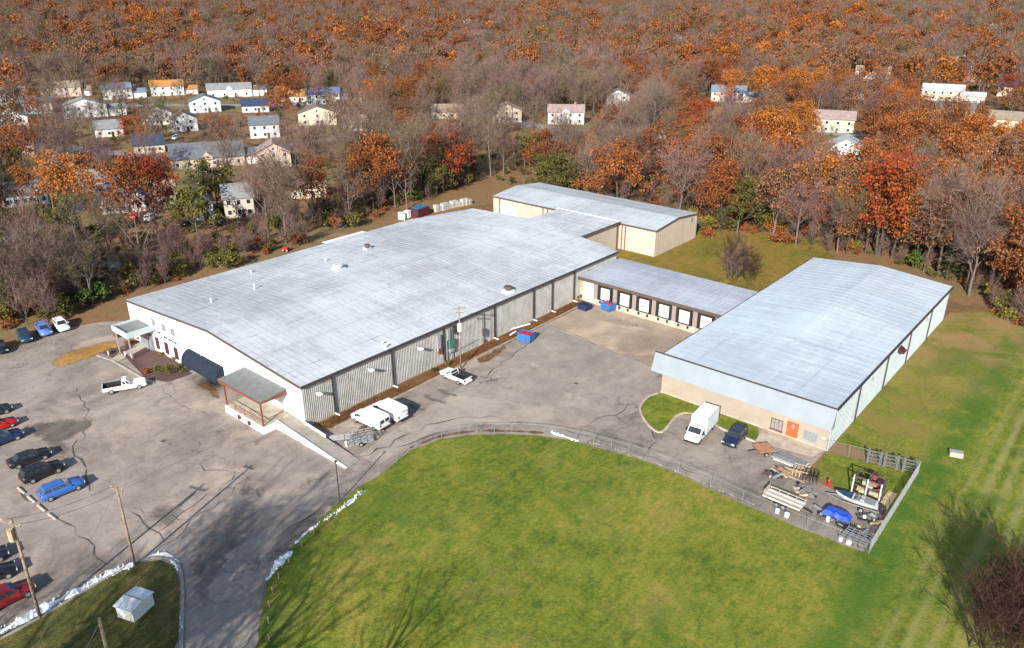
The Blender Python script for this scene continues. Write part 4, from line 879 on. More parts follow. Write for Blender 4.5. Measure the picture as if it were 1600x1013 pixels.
        L, W, H = 5.7, 2.02, 2.12; h, w = L/2, W/2
        mb = MB(); mb.loft([sec(-h, w*0.93, 0.5, H-0.15, 0.25), sec(-h+0.12, w*0.98, 0.4, H-0.03, 0.25), sec(-h*0.3, w, 0.36, H, 0.28), sec(h*0.32, w, 0.36, H-0.02, 0.3), sec(h*0.42, w, 0.36, H-0.14, 0.36), sec(h*0.70, w, 0.36, 1.24, 0.14), sec(h-0.18, w*0.95, 0.38, 1.08), sec(h, w*0.84, 0.46, 0.92, 0.12)]); mb.build('body', pm, t_, False)
        def gq(c, nm):
            mb = MB(); v = [Vector(k_) for k_ in c]; n_ = (v[1]-v[0]).cross(v[3]-v[0]).normalized()
            if n_.dot(v[0]-Vector((0, 0, 1.0))) < 0: n_ = -n_
            a = [k_+n_*0.015 for k_ in v]; b_ = [k_-n_*0.03 for k_ in v]; mb.add(a+b_, [(0,1,2,3), (7,6,5,4)]+[(i, i+4, (i+1) % 4+4, (i+1) % 4) for i in range(4)]); mb.build(nm, M['glass'], t_)
        gq([(h*0.69, -w*0.84, 1.28), (h*0.69, w*0.84, 1.28), (h*0.435, w*0.8, H-0.2), (h*0.435, -w*0.8, H-0.2)], 'windscreen')
        for s in (-1, 1):
            gq([(h*0.28, s*w*1.0, 1.2), (h*0.60, s*w*1.0, 1.2), (h*0.44, s*w*0.97, 1.72), (h*0.28, s*w*0.97, 1.72)], 'side_window')
            if col[0] > 0.76: gq([(-h-0.005, s*w*0.1, 1.25), (-h-0.005, s*w*0.82, 1.25), (-h+0.01, s*w*0.78, 1.75), (-h+0.01, s*w*0.1, 1.75)], 'rear_window')
            mb = MB(); mb.box((h*0.55, s*(w+0.12), 1.3), (0.12, 0.22, 0.26)); mb.build('mirror', M['black'], t_)
        if col[0] <= 0.76:
            mb = MB(); mb.tube([(-h-0.06, -0.75, 1.0), (-h-0.06, -0.75, 1.65), (-h-0.06, 0.2, 1.65)], 0.05, 5); mb.build('ladder', M['grey_box'], t_)
        wheels(t_, (h-1.0, -h+1.15), w, 0.36); ends(t_, h-0.08, -h+0.03, w*0.74, 0.82, 1.0)
        mb = MB(); mb.box((-h-0.05, 0, 0.52), (0.16, W*0.92, 0.16)); mb.build('bumper', M['black'], t_)
    elif kind == 'box_truck':
        h, w = 3.3, 1.0
        mb = MB(); mb.loft([sec(0.95, w, 0.42, 2.3, 0.3), sec(1.6, w, 0.42, 2.28, 0.32), sec(1.78, w, 0.42, 2.18, 0.36), sec(2.45, w, 0.42, 1.32, 0.14), sec(3.1, w*0.94, 0.44, 1.1), sec(3.3, w*0.82, 0.5, 0.9, 0.1)]); mb.build('cab', pm, t_, False)
        mb = MB(); mb.box((-1.2, 0, 1.86), (4.1, 2.2, 2.22)); bo = mb.build('cargo_box', paint((0.74, 0.80, 0.84), 0.45), t_)
        mb = MB()
        for s in (-1, 1): mb.box((-1.2, s*1.11, 2.94), (4.12, 0.05, 0.08)); mb.box((-1.2, s*1.11, 0.8), (4.12, 0.05, 0.08))
        mb.build('rail', M['steel'], bo)
        mb = MB(); mb.box((-1.2, 0, 0.62), (4.2, 0.9, 0.22)); mb.build('chassis', M['black'], t_)
        def gq(c, nm):
            mb = MB(); v = [Vector(k_) for k_ in c]; n_ = (v[1]-v[0]).cross(v[3]-v[0]).normalized()
            if n_.dot(v[0]-Vector((1.5, 0, 1.0))) < 0: n_ = -n_
            a = [k_+n_*0.015 for k_ in v]; b_ = [k_-n_*0.03 for k_ in v]; mb.add(a+b_, [(0,1,2,3), (7,6,5,4)]+[(i, i+4, (i+1) % 4+4, (i+1) % 4) for i in range(4)]); mb.build(nm, M['glass'], t_)
        gq([(2.43, -0.86, 1.36), (2.43, 0.86, 1.36), (1.8, 0.8, 2.12), (1.8, -0.8, 2.12)], 'windscreen')
        for s in (-1, 1):
            gq([(1.4, s*1.0, 1.25), (2.2, s*1.0, 1.25), (1.8, s*0.97, 1.85), (1.4, s*0.97, 1.85)], 'side_window')
            mb = MB(); mb.box((2.1, s*1.16, 1.5), (0.14, 0.24, 0.4)); mb.build('mirror', M['black'], t_)
        wheels(t_, (2.35, -2.0), 1.0, 0.38); ends(t_, 3.2, -3.34, 0.72, 0.85, 0.8)
        mb = MB(); mb.box((3.3, 0, 0.5), (0.16, 1.84, 0.26)); mb.build('bumper', M['black'], t_)
    return t_
def hd(a, b_):
    A_, B_ = P(*a), P(*b_); return math.degrees(math.atan2(B_.y-A_.y, B_.x-A_.x))
WHITE = (0.78, 0.79, 0.79); WHITE2 = (0.755, 0.775, 0.78); BLACK = (0.012, 0.013, 0.018); NAVY = (0.012, 0.02, 0.05); BLUE = (0.035, 0.13, 0.42)
lotg = 'cars parked in the front lot'
car('pickup', WHITE, (196, 609), hd((160, 616), (230, 602)), 'white crew-cab pickup with black bed liner parked alone near the front beds', 'pickup trucks', cat='pickup', name='pickup_truck')
car('pickup', WHITE, (712, 594), hd((733, 604), (693, 587)), 'white pickup with short cab parked beside the pole at the ribbed wall', 'pickup trucks', cat='pickup', name='small_pickup')
car('van', WHITE, (579, 663), hd((602, 676), (558, 656)), 'white panel van with rear windows, nearer the warehouse corner', 'white vans by the wall', cat='van', name='panel_van')
car('van', WHITE2, (608, 650), hd((630, 662), (588, 642)), 'white panel van without rear windows, right of its twin by the ribbed wall', 'white vans by the wall', cat='van', name='panel_van')
car('box_truck', WHITE, (1094, 679), hd((1110, 660), (1080, 693)), 'white box truck parked nose out by the grass at the blue-roofed warehouse', None, cat='truck', name='box_truck')
car('suv', NAVY, (1147, 690), hd((1160, 674), (1132, 704)), 'dark navy SUV parked next to the white box truck', None, cat='SUV', name='parked_suv')
car('wagon', BLUE, (98, 771), hd((66, 784), (130, 758)), 'bright blue estate car parked at the end of the dark cars in the lot', lotg)
car('suv', BLACK, (68, 744), hd((32, 760), (104, 730)), 'black SUV parked directly beside the bright blue estate car', lotg)
car('sedan', BLACK, (48, 722), hd((16, 734), (82, 710)), 'black sedan parked between the black SUV and the navy car', lotg)
car('suv', (0.015, 0.03, 0.09), (6, 692), hd((-28, 705), (40, 680)), 'dark navy blue car half cut off behind the black sedan', lotg)
car('sedan', (0.45, 0.012, 0.015), (-2, 672), hd((-40, 686), (30, 661)), 'bright red car roof showing between two dark cars', lotg)
car('sedan', (0.02, 0.035, 0.035), (-10, 650), hd((-45, 662), (20, 640)), 'dark green car at the far end of the row beyond the red car', lotg)
car('suv', (0.20, 0.012, 0.016), (14, 940), hd((-40, 968), (66, 916)), 'dark red SUV parked in front of the snowy kerb by the leaning pole', lotg)
car('sedan', BLACK, (-14, 908), hd((-60, 926), (40, 888)), 'black car partly cut off just behind the dark red SUV', lotg)
car('sedan', (0.02, 0.02, 0.03), (-26, 882), hd((-60, 896), (20, 866)), 'dark car tail just showing at the picture edge behind the black car', lotg)
car('sedan', (0.012, 0.014, 0.025), (2, 548), hd((-5, 535), (8, 560)), 'near black sedan parked first in the row under the wood edge', 'cars under the wood edge')
car('wagon', (0.01, 0.05, 0.09), (40, 531), hd((30, 520), (46, 545)), 'dark teal car in the shade between the black sedan and the silver-blue car', 'cars under the wood edge')
car('suv', (0.10, 0.20, 0.50), (70, 521), hd((60, 511), (78, 533)), 'silver-blue car second from the warehouse under the wood edge', 'cars under the wood edge')
car('suv', WHITE, (97, 514), hd((88, 506), (105, 524)), 'white SUV parked nearest the warehouse under the wood edge', 'cars under the wood edge')

# ------------------------------------------------------------------ skips, totes, wheel stops
def skip(px, rz, label, body, inside, w=1.9, l=2.3, h=1.4):
    p_ = P(*px); t_ = thing('dumpster', label, 'dumpster', (p_.x, p_.y, Tz(p_.x, p_.y)+0.06), math.radians(rz), 'rubbish skips in the yard')
    mb = MB(); a, b_, c_ = l/2, w/2, 0.08
    lo = [(-a+0.25, -b_, 0.15), (a-0.1, -b_, 0.15), (a-0.1, b_, 0.15), (-a+0.25, b_, 0.15)]; hi = [(-a, -b_, h), (a, -b_, h), (a, b_, h), (-a, b_, h)]
    hi2 = [(-a+c_, -b_+c_, h), (a-c_, -b_+c_, h), (a-c_, b_-c_, h), (-a+c_, b_-c_, h)]; lo2 = [(-a+0.33, -b_+c_, h-0.35), (a-0.2, -b_+c_, h-0.35), (a-0.2, b_-c_, h-0.35), (-a+0.33, b_-c_, h-0.35)]
    mb.loft([lo, hi, hi2, lo2]); mb.build('body', M[body], t_)
    mb = MB(); mb.b2(-a+0.3, -b_+0.1, h-0.34, a-0.18, b_-0.1, h-0.27)
    r = random.Random(int(px[0]))
    for i in range(9): mb.box((r.uniform(-a+0.5, a-0.4), r.uniform(-b_+0.35, b_-0.35), h-0.2), (r.uniform(.3, .7), r.uniform(.3, .6), r.uniform(.15, .4)), r.uniform(0, 3))
    o = mb.build('waste', M[inside], t_); o['kind'] = 'stuff'
    for s in (-1, 1): mb = MB(); mb.b2(-0.6, s*b_+s*0.004, 0.75, 0.6, s*(b_+0.1), 0.95); mb.build('fork_pocket', M[body], t_)
    mb = MB()
    for x in (-a+0.5, a-0.35):
        for y in (-b_+0.2, b_-0.2): mb.b2(x-0.08, y-0.08, 0, x+0.08, y+0.08, 0.15)
    mb.build('castor', M['black'], t_)
skip((822, 533), 12, 'blue skip with red inside standing alone beside the leafy strip', 'blue_bin', 'red_bin', 1.9, 2.5, 1.5)
skip((950, 485), -8, 'blue skip with red lining in front of the first dock door', 'blue_bin', 'red_bin')
skip((913, 484), -4, 'dark navy skip in the corner left of the bright blue skip', 'navy_bin', 'black', 1.8, 2.2, 1.1)
p_ = P(899, 463); t_ = thing('scrap_pile', 'heap of dark red and brown scrap in the yard corner by the ribbed wall', 'scrap pile', (p_.x, p_.y, 0.07)); r = random.Random(2)
for i in range(22):
    mb = MB(); mb.box((0, 0, 0), (r.uniform(.5, 1.6), r.uniform(.15, .7), r.uniform(.12, .5))); o = mb.build('scrap', M[r.choice(['brown_trim', 'red_steel', 'maroon', 'navy_bin', 'dark_trim', 'grey_box'])], t_)
    o.location = (r.uniform(-2.0, 1.8), r.uniform(-1.4, 1.6), r.uniform(0.2, 1.3)); o.rotation_euler = (r.uniform(-.5, .5), r.uniform(-.5, .5), r.uniform(0, 3))
ORDN = ['first', 'second', 'third', 'fourth', 'fifth', 'sixth', 'seventh', 'eighth', 'ninth', 'tenth', 'eleventh', 'twelfth', 'thirteenth', 'fourteenth', 'fifteenth', 'sixteenth']
# row of white totes behind the warehouse
A_, B_ = P(682, 331), P(733, 319)
for i in range(11):
    q_ = A_.lerp(B_, i/10.0); big = i % 3 != 1
    t_ = thing('white_tote', 'white wrapped bale, '+ORDN[i]+' in the row counted from the maroon container', 'bale', (q_.x+random.uniform(-.3, .3), q_.y, Tz(q_.x, q_.y)), random.uniform(-.15, .15), 'white bales behind the warehouse')
    mb = MB(); hh = 1.7 if big else 1.2; mb.box((0, 0, hh/2+0.15), (1.2, 1.05, hh)); bo = mb.build('body', M['bale'], t_)
    mb = MB(); [mb.box((0, y, 0.075), (1.3, 0.12, 0.15)) for y in (-.45, 0, .45)]; mb.build('pallet', M['wood_pale'], t_)
    mb = MB(); mb.box((0, 0, 0.9), (1.22, 1.07, 0.08)); mb.build('strap', M['grey_box'], bo)
for px, lab in (((628, 343), 'low white box farther from the blue-topped container, left of its twin'), ((637, 340), 'low white box standing next to the blue-topped maroon container')):
    q_ = P(*px); t_ = thing('white_tote', lab, 'box', (q_.x, q_.y, Tz(q_.x, q_.y)), 0.1, 'low white boxes behind the warehouse')
    mb = MB(); mb.box((0, 0, 0.9), (1.4, 1.2, 1.7)); mb.build('body', M['white_plastic'], t_); mb = MB(); mb.box((0, 0, 1.8), (1.5, 1.3, 0.1)); mb.build('lid', M['white_plastic'], t_)
q_ = P(656, 337); t_ = thing('container', 'maroon open container with a blue tarp on top behind the warehouse', 'container', (q_.x, q_.y, Tz(q_.x, q_.y)), 0.1)
mb = MB(); mb.box((0, 0, 1.1), (3.0, 4.6, 2.2)); mb.build('body', M['maroon'], t_); mb = MB(); mb.slab([(-1.2, -1.8, 2.5), (1.2, -1.8, 2.3), (1.3, 1.6, 2.5), (-1.2, 1.7, 2.75)], 0.35); mb.build('tarp', plain('teal_tarp', (0.03, 0.14, 0.26), 0.5, var=0.2), t_)
q_ = P(447, 393); t_ = thing('wheelbarrow', 'small red machine standing on the dirt strip along the far side of the warehouse', 'machine', (q_.x, q_.y, Tz(q_.x, q_.y)), 0.4)
mb = MB(); mb.box((0, 0, 0.7), (1.3, 0.8, 0.6)); mb.build('body', M['red'], t_); wheels(t_, (0.5, -0.5), 0.5, 0.3)
# concrete wheel stops
for i, (a, b_) in enumerate((((27, 762), (40, 773)), ((42, 775), (56, 787)), ((58, 789), (72, 801)), ((75, 803), (88, 813)))):
    A_, B_ = P(*a), P(*b_); c_ = (A_+B_)/2; t_ = thing('wheel_stop', ORDN[i]+' pale wheel stop of four, counted from the black SUV towards the leaning pole', 'wheel stop', (c_.x, c_.y, Tz(c_.x, c_.y)+0.03), math.atan2(B_.y-A_.y, B_.x-A_.x), 'wheel stops in the front lot')
    mb = MB(); L = min(1.9, (B_-A_).length*0.9); mb.prism([(-0.12, 0), (0.12, 0), (0.08, 0.15), (-0.08, 0.15)], 0, -L/2, L/2); mb.build('stop_block', M['concrete_pale'], t_)
    mb = MB(); [mb.box((x, 0, 0.16), (0.05, 0.05, 0.04)) for x in (-L/3, L/3)]; mb.build('pin', M['steel'], t_)

# ------------------------------------------------------------------ poles and wires
def crossarm(parent, z, rz, L=2.4, off=0.0, n=3, mat='wood_pole'):
    mb = MB(); mb.box((0, 0, z), (L, 0.1, 0.13), rz); o = mb.build('crossarm', M[mat], parent)
    mb = MB()
    for i in range(n):
        u = -L/2+0.1+(L-0.2)*i/(n-1); mb.tube([(u*math.cos(rz), u*math.sin(rz), z+0.06), (u*math.cos(rz), u*math.sin(rz), z+0.26)], 0.05, 5)
    mb.build('insulator', M['insulator'], o); return o
def utility_pole(px, h, label, lean=(0, 0), mat='wood_pole', rad=0.16):
    p_ = P(*px) if not isinstance(px, Vector) else px
    t_ = thing('utility_pole', label, 'utility pole', (p_.x, p_.y, Tz(p_.x, p_.y)), 0, 'utility poles')
    mb = MB(); mb.tube([(0, 0, -0.5), (lean[0]*0.5, lean[1]*0.5, h*0.5), (lean[0], lean[1], h)], [rad, rad*0.88, rad*0.72], 8); mb.build('pole', M[mat], t_, True); return t_, p_
pa, PA = utility_pole((211, 884), 9.6, 'grey wooden utility pole on the tip of the grassy island', (0.1, 0.0)); crossarm(pa, 9.3, 0.3, 1.6, 0)
pb, PB = utility_pole((63, 966), 11.2, 'grey wooden utility pole beside the dark red SUV', (0.1, 0.1)); crossarm(pb, 10.8, 0.35, 2.4)
mb = MB(); mb.tube([(0.35, -0.3, 9.3), (0.35, -0.3, 10.5)], 0.26, 8); mb.build('transformer', M['wood_pale'], pb)
mb = MB()
for z in (3.0, 4.4, 5.8, 7.2): mb.box((0.16, -0.1, z), (0.32, 0.06, 0.05))
mb.build('step', M['steel'], pb)
pc, PC = utility_pole(Vector((-57.9, 15.2, -0.3)), 6.4, 'pale bare wooden pole beside the small white shed', (0.15, 0.1), 'wood_pale', 0.17)
pd, PD = utility_pole((720, 577), 10.4, 'slim pole with white transformer beside the white pickup in the yard', (0, 0), 'wood_pole', 0.12); crossarm(pd, 10.1, 0.95, 2.6); crossarm(pd, 9.4, 0.95, 1.4)
mb = MB(); mb.tube([(0.3, -0.3, 6.5), (0.3, -0.3, 6.6), (0.3, -0.3, 7.7), (0.3, -0.3, 7.85)], [0.2, 0.34, 0.34, 0.2], 12); mb.build('transformer', M['white_plastic'], pd)
mb = MB(); mb.box((0.25, -0.2, 5.6), (0.3, 0.2, 0.4)); mb.build('meter', M['grey_box'], pd)
pe = P(531, 784); t_ = thing('lamp_post', 'thin dark steel post at the drive edge with a snow bank at its foot', 'post', (pe.x, pe.y, Tz(pe.x, pe.y))); mb = MB(); mb.tube([(0, 0, -0.3), (0, 0, 5.4)], 0.07, 6); mb.build('pole', M['dark_trim'], t_); mb = MB(); mb.box((0, 0, 5.45), (0.3, 0.3, 0.1)); mb.build('cap', M['dark_trim'], t_)
def wire(a, b_, sag, label, mat='wire', rad=0.02):
    a, b_ = Vector(a), Vector(b_); pts = []
    for i in range(13):
        t_ = i/12; v = a.lerp(b_, t_); v.z -= sag*4*t_*(1-t_); pts.append(v)
    mb = MB(); mb.tube(pts, rad, 4, False); o = mb.build('overhead_wire', M[mat]); tag(o, label, 'wire', 'overhead wires')
tA = Vector((PA.x+0.1, PA.y, Tz(PA.x, PA.y)+9.5)); tB = Vector((PB.x+0.1, PB.y+0.1, Tz(PB.x, PB.y)+11.0)); tC = Vector((PC.x+0.15, PC.y+0.1, 6.0)); tD = Vector((PD.x, PD.y, 10.2))
for k, dx in enumerate((-0.7, 0.7)): wire(tA+Vector((dx*.9, dx*.3, 0)), tB+Vector((dx*1.2, dx*.4, 0)), 0.5, ['nearer', 'farther'][1-k]+' of two dark wires between the island pole and the red SUV pole')
wire(tA, Vector((-28, -14, 9.5)), 0.8, 'thin wire running from the island pole out over the drive', 'wire_pale'); wire(tB, Vector((-24, -20, 9)), 0.8, 'thin wire running from the red SUV pole out of the picture', 'wire_pale')
wire(tC, Vector((-26, -16, 7)), 0.6, 'low pale wire running from the shed pole out of the picture', 'wire_pale')
wire(tA, tD, 1.6, 'long dark wire from the island pole to the transformer pole in the yard', 'wire', 0.012)
wire(tD, Vector((XR+0.3, 77.5, 6.1)), 0.15, 'short wire from the transformer pole to the ribbed wall', 'wire', 0.02)
# little white shed on the island
sp = Vector((-62.3, 18.9, 0)); sp = P(207, 968); sh = thing('small_shed', 'small white shed with a shallow two-slope roof on the grassy island', 'shed', (sp.x-0.75, sp.y+0.75, Tz(sp.x, sp.y)), math.radians(20))
sh.scale = (0.86, 0.86, 0.8)
mb = MB(); mb.box((0, 0, 0.9), (2.3, 2.9, 1.9)); mb.build('wall', M['white_wall'], sh)
for s in (-1, 1): mb = MB(); mb.slab([(-1.3, 0.01*s, 2.08), (1.3, 0.01*s, 2.08), (1.3, s*1.65, 1.85), (-1.3, s*1.65, 1.85)], 0.08); mb.build('roof_sheet', M['white_plastic'], sh)
mb = MB(); mb.box((0, 0, 2.1), (2.6, 0.14, 0.05)); mb.build('ridge_cap', M['grey_box'], sh)

# ------------------------------------------------------------------ snow banks
def snow_bank(name, pts, w, h, seed, mat='snow'):
    """crumbled ploughed snow: a low ridge with many small lumps on it"""
    r = np.random.default_rng(seed); L = smooth_line([P(*a) for a in pts], 10); mb = MB()
    tot = sum((b_-a).length for a, b_ in zip(L[:-1], L[1:])); acc = 0
    for a, b_ in zip(L[:-1], L[1:]):
        d = b_-a; ln = d.length; nn = Vector((-d.y, d.x)).normalized(); k = max(1, int(ln*11))
        for i in range(k):
            g = mnoise.noise(Vector((a.x*0.6+seed, a.y*0.6, 0)))
            if r.uniform() > 0.42+g: continue
            off = r.normal()*w*0.24; v = a.lerp(b_, r.uniform())+nn*off; s_ = r.uniform(.04, .13)*(1.2-abs(off)/w); hh = h*max(0.15, 1-(2*off/w)**2)*r.uniform(.5, 1.1)
            z = Tz(v.x, v.y)+0.03; n = 6; ph = r.uniform(0, 6)
            ring = [(v.x+s_*r.uniform(.7, 1.3)*math.cos(ph+6.283*q/n), v.y+s_*r.uniform(.7, 1.3)*math.sin(ph+6.283*q/n), z) for q in range(n)]
            top = [(v.x+(x_-v.x)*.55, v.y+(y_-v.y)*.55, z+hh*r.uniform(.7, 1)) for x_, y_, _ in ring]
            mb.add(ring+top, [(q, (q+1) % n, (q+1) % n+n, q+n) for q in range(n)]+[tuple(range(n, 2*n))])
    pts = [L[0]]
    for v in L[1:]:
        if (v-pts[-1]).length > 0.22: pts.append(v)
    rows = []
    for i, v in enumerate(pts):
        d = (pts[min(i+1, len(pts)-1)]-pts[max(i-1, 0)]).normalized(); nn = Vector((-d.y, d.x)); g = mnoise.noise(Vector((v.x*0.9+seed, v.y*0.9, 2)))
        ww = w*max(0.12, 0.62+0.75*g)*(0.2 if i in (0, len(pts)-1) else 1); z = Tz(v.x, v.y); hh = h*0.55*max(0.1, 0.7+g)
        rows.append([(*(v-nn*ww*(.5+r.uniform(-.12, .12))), z-0.02), (*(v-nn*ww*.22), z+hh*r.uniform(.6, 1.2)), (*(v+nn*ww*.2), z+hh*r.uniform(.6, 1.2)), (*(v+nn*ww*(.5+r.uniform(-.12, .12))), z-0.02)])
    mb.loft(rows); o = mb.build(name, M[mat]); tag(o, kind='stuff'); return o
snow_bank('snow_bank', [(-30, 1000), (20, 978), (70, 950), (120, 925), (165, 900), (210, 882)], 1.45, 0.45, 1)
snow_bank('snow_bank', [(222, 876), (245, 866), (262, 868), (274, 878), (280, 892)], 0.8, 0.25, 2)
snow_bank('snow_bank', [(283, 960), (284, 985), (281, 1010)], 0.5, 0.2, 3)
snow_bank('snow_bank', [(568, 766), (548, 785), (528, 800), (505, 815), (480, 832), (462, 850)], 0.8, 0.3, 4)
snow_bank('snow_bank', [(458, 862), (445, 872), (432, 886), (424, 900), (414, 908)], 1.3, 0.4, 5)
snow_bank('snow_bank', [(860, 676), (880, 682), (905, 690)], 0.9, 0.3, 6)

snow_bank('rubble_strip', [(640, 700), (690, 682), (745, 674), (800, 674), (850, 677)], 1.1, 0.12, 11, 'mulch'); snow_bank('rubble_strip', [(900, 686), (960, 702), (1040, 730), (1110, 760), (1180, 790)], 0.6, 0.1, 12, 'concrete')
# ------------------------------------------------------------------ fences
def fence(name, pts, h, spacing, label, mesh_step=0.22, post='steel', group='chain-link fences', slats=None, wire_w=0.005):
    L = [Vector(v[:2]) for v in pts]; o0 = L[0]
    t_ = thing(name, label, 'fence', (o0.x, o0.y, Tz(o0.x, o0.y)), 0, group); z0 = Tz(o0.x, o0.y)
    def loc(v, z): return (v.x-o0.x, v.y-o0.y, Tz(v.x, v.y)-z0+z)
    pos = [L[0]]; acc = 0
    for a, b_ in zip(L[:-1], L[1:]):
        d = (b_-a).length; n = max(1, round(d/spacing)) if d > spacing*0.7 else 1
        for i in range(1, n+1): pos.append(a.lerp(b_, i/n))
    for v in pos:
        mb = MB(); mb.tube([loc(v, -0.2), loc(v, h+0.06)], 0.032 if slats is None else 0.045, 5); mb.build('post', M[post], t_)
    rl = MB(); rl.tube([loc(v, h) for v in pos], 0.022, 4); rl.build('rail', M[post], t_)
    mw = MB(); r = random.Random(3)
    for a, b_ in zip(pos[:-1], pos[1:]):
        d = (b_-a).length; n = max(1, int(d/mesh_step)); dirn = (b_-a)/d; nn = Vector((-dirn.y, dirn.x))*0.006
        for i in range(-int(h/mesh_step), n):
            for sgn in (0, 1):
                u0, u1 = i*mesh_step, i*mesh_step+h*0.92; z_0, z_1 = (0.05, h*0.97) if sgn == 0 else (h*0.97, 0.05)
                if u0 < 0: z_0 = z_0+(z_1-z_0)*(-u0)/(u1-u0); u0 = 0
                if u1 > d: z_1 = z_0+(z_1-z_0)*(d-u0)/(u1-u0); u1 = d
                if u1-u0 < 0.05: continue
                p0, p1 = a+dirn*u0, a+dirn*u1
                A_, B_ = loc(p0, z_0), loc(p1, z_1); w_ = wire_w
                mw.add([(A_[0], A_[1], A_[2]-w_), (B_[0], B_[1], B_[2]-w_), (B_[0], B_[1], B_[2]+w_), (A_[0], A_[1], A_[2]+w_)], [(0,1,2,3)])
    o = link_mesh('chain_link', mw.mesh('chain_link', M['steel'], recalc=False), t_); o['kind'] = 'stuff'
    if slats:
        for a, b_ in zip(pos[:-1], pos[1:]):
            d = (b_-a).length; n = int(d/slats[1]); dirn = (b_-a)/d; ang = math.atan2(dirn.y, dirn.x)
            sm = MB()
            for i in range(n):
                v = a+dirn*((i+0.5)*d/n); q_ = loc(v, h*0.5); sm.box(q_, (slats[1]*0.34, 0.015, h*0.88), ang)
            o = sm.build('slat_panel', M[slats[0]], t_); o['kind'] = 'stuff'
    return t_
fence('chain_link_fence', PX((592, 744), (620, 722), (650, 702), (690, 684), (745, 678), (800, 677), (850, 680), (900, 689), (955, 703), (1010, 719), (1060, 739), (1110, 762), (1160, 784), (1210, 806), (1260, 827), (1310, 846), (1357, 866)), 1.5, 3.0, 'long chain-link fence curving between the drive and the big lawn', 0.2)
FC = P(1357, 866); FR = P(1434, 741); FW = Vector((RX1-0.05, RY0-0.2, 0))
fence('slatted_fence', [FC, FR], 1.9, 2.6, 'pale slatted chain-link fence on the right side of the storage compound', 0.25, slats=('steel_pale', 0.16))
fence('chain_link_fence', [FR, FW], 1.7, 2.4, 'chain-link fence from the orange-door corner to the compound corner', 0.2)
for u, lab in ((0.02, 'dark steel panel in the very corner of the compound'), (0.22, 'middle dark steel panel inside the back fence of the compound'), (0.40, 'dark steel panel nearest the blue-roofed warehouse inside the back fence')):
    v = Vector((FR.x, FR.y, 0)).lerp(FW, u); t_ = thing('gate_panel', lab, 'panel', (v.x, v.y-0.3, 0.06), math.atan2(FW.y-FR.y, FW.x-FR.x), 'dark panels at the compound fence')
    mb = MB()
    for z in (0.3, 0.8, 1.3, 1.75): mb.box((0.7, 0, z), (1.5, 0.05, 0.12))
    mb.build('bar', M['dark_steel'], t_)
    for x in (0.0, 1.4): mb = MB(); mb.box((x, 0.06, 1.0), (0.28, 0.1, 2.1)); mb.build('upright', M['dark_steel'], t_)
# drive-edge bollards
bp = smooth_line(PX((421, 1002), (420, 965), (424, 935), (436, 905), (452, 880), (472, 856), (498, 828), (530, 802), (566, 770)), 4)
acc = [bp[0]]
for v in bp[1:]:
    if (v-acc[-1]).length > 1.9: acc.append(v)
for i, v in enumerate(acc):
    t_ = thing('bollard', ORDN[i]+' short timber bollard on the lawn edge, counted up from the drive mouth', 'bollard', (v.x, v.y, Tz(v.x, v.y)), 0, 'timber bollards along the lawn edge')
    mb = MB(); mb.tube([(0, 0, -0.1), (0, 0, 0.75)], 0.085, 6); mb.build('post', M['wood_pole'], t_); mb = MB(); mb.tube([(0, 0, 0.752), (0, 0, 0.82)], [0.085, 0.04], 6); mb.build('cap', M['concrete'], t_)

# ------------------------------------------------------------------ storage compound
def at(px, dz=0.05): p_ = P(*px); return (p_.x, p_.y, Tz(p_.x, p_.y)+dz)
DRV = math.atan2(FC.y-P(1010, 719).y, FC.x-P(1010, 719).x)          # direction of the fence along the drive
SIDE = math.atan2(FR.y-FC.y, FR.x-FC.x)
t_ = thing('timber_trailer', 'small two-wheel trailer with a reddish plank top by the dark SUV', 'trailer', at((1192, 708)), 0.9)
for i in range(6): mb = MB(); mb.box((0, -0.9+i*0.36, 0.75), (2.1, 0.33, 0.07)); mb.build('plank', M['wood_red'], t_)
mb = MB(); mb.box((0, 0, 0.62), (2.1, 2.1, 0.12)); mb.build('frame', M['brown_trim'], t_); wheels(t_, (-0.1,), 1.12, 0.33); mb = MB(); mb.tube([(-1.0, 0, 0.6), (-2.1, 0, 0.5)], 0.05, 5); mb.build('drawbar', M['black'], t_)
t_ = thing('sheet_stack', 'stack of pale blue and white sheets lying by the entry path', 'sheet stack', at((1234, 722)), DRV)
r = random.Random(5)
for i in range(6): mb = MB(); mb.box((r.uniform(-.2, .2), r.uniform(-.12, .12)-0.5, 0.1+i*0.09), (4.2-r.uniform(0, .8), 1.0, 0.07)); mb.build('sheet', M[['white_plastic', 'pale_side', 'steel'][i % 3]], t_)
for i in range(4): mb = MB(); mb.box((r.uniform(-.2, .4), 0.55, 0.1+i*0.07), (3.6, 0.5, 0.05), r.uniform(-.04, .04)); mb.build('sheet', M[['pale_side', 'navy_bin', 'white_plastic', 'steel'][i]], t_)
t_ = thing('board_pile', 'loose pile of brown and tan boards beside the pale sheets', 'board pile', at((1232, 741)), DRV)
for i in range(14): mb = MB(); mb.box((r.uniform(-1.2, 1.2), r.uniform(-.8, .8), 0.08+0.05*(i//3)), (r.uniform(1.6, 3.0), r.uniform(.12, .3), 0.05), r.uniform(-.4, .4)); mb.build('board', M[['wood_pale', 'wood_red', 'bark', 'concrete'][i % 4]], t_)
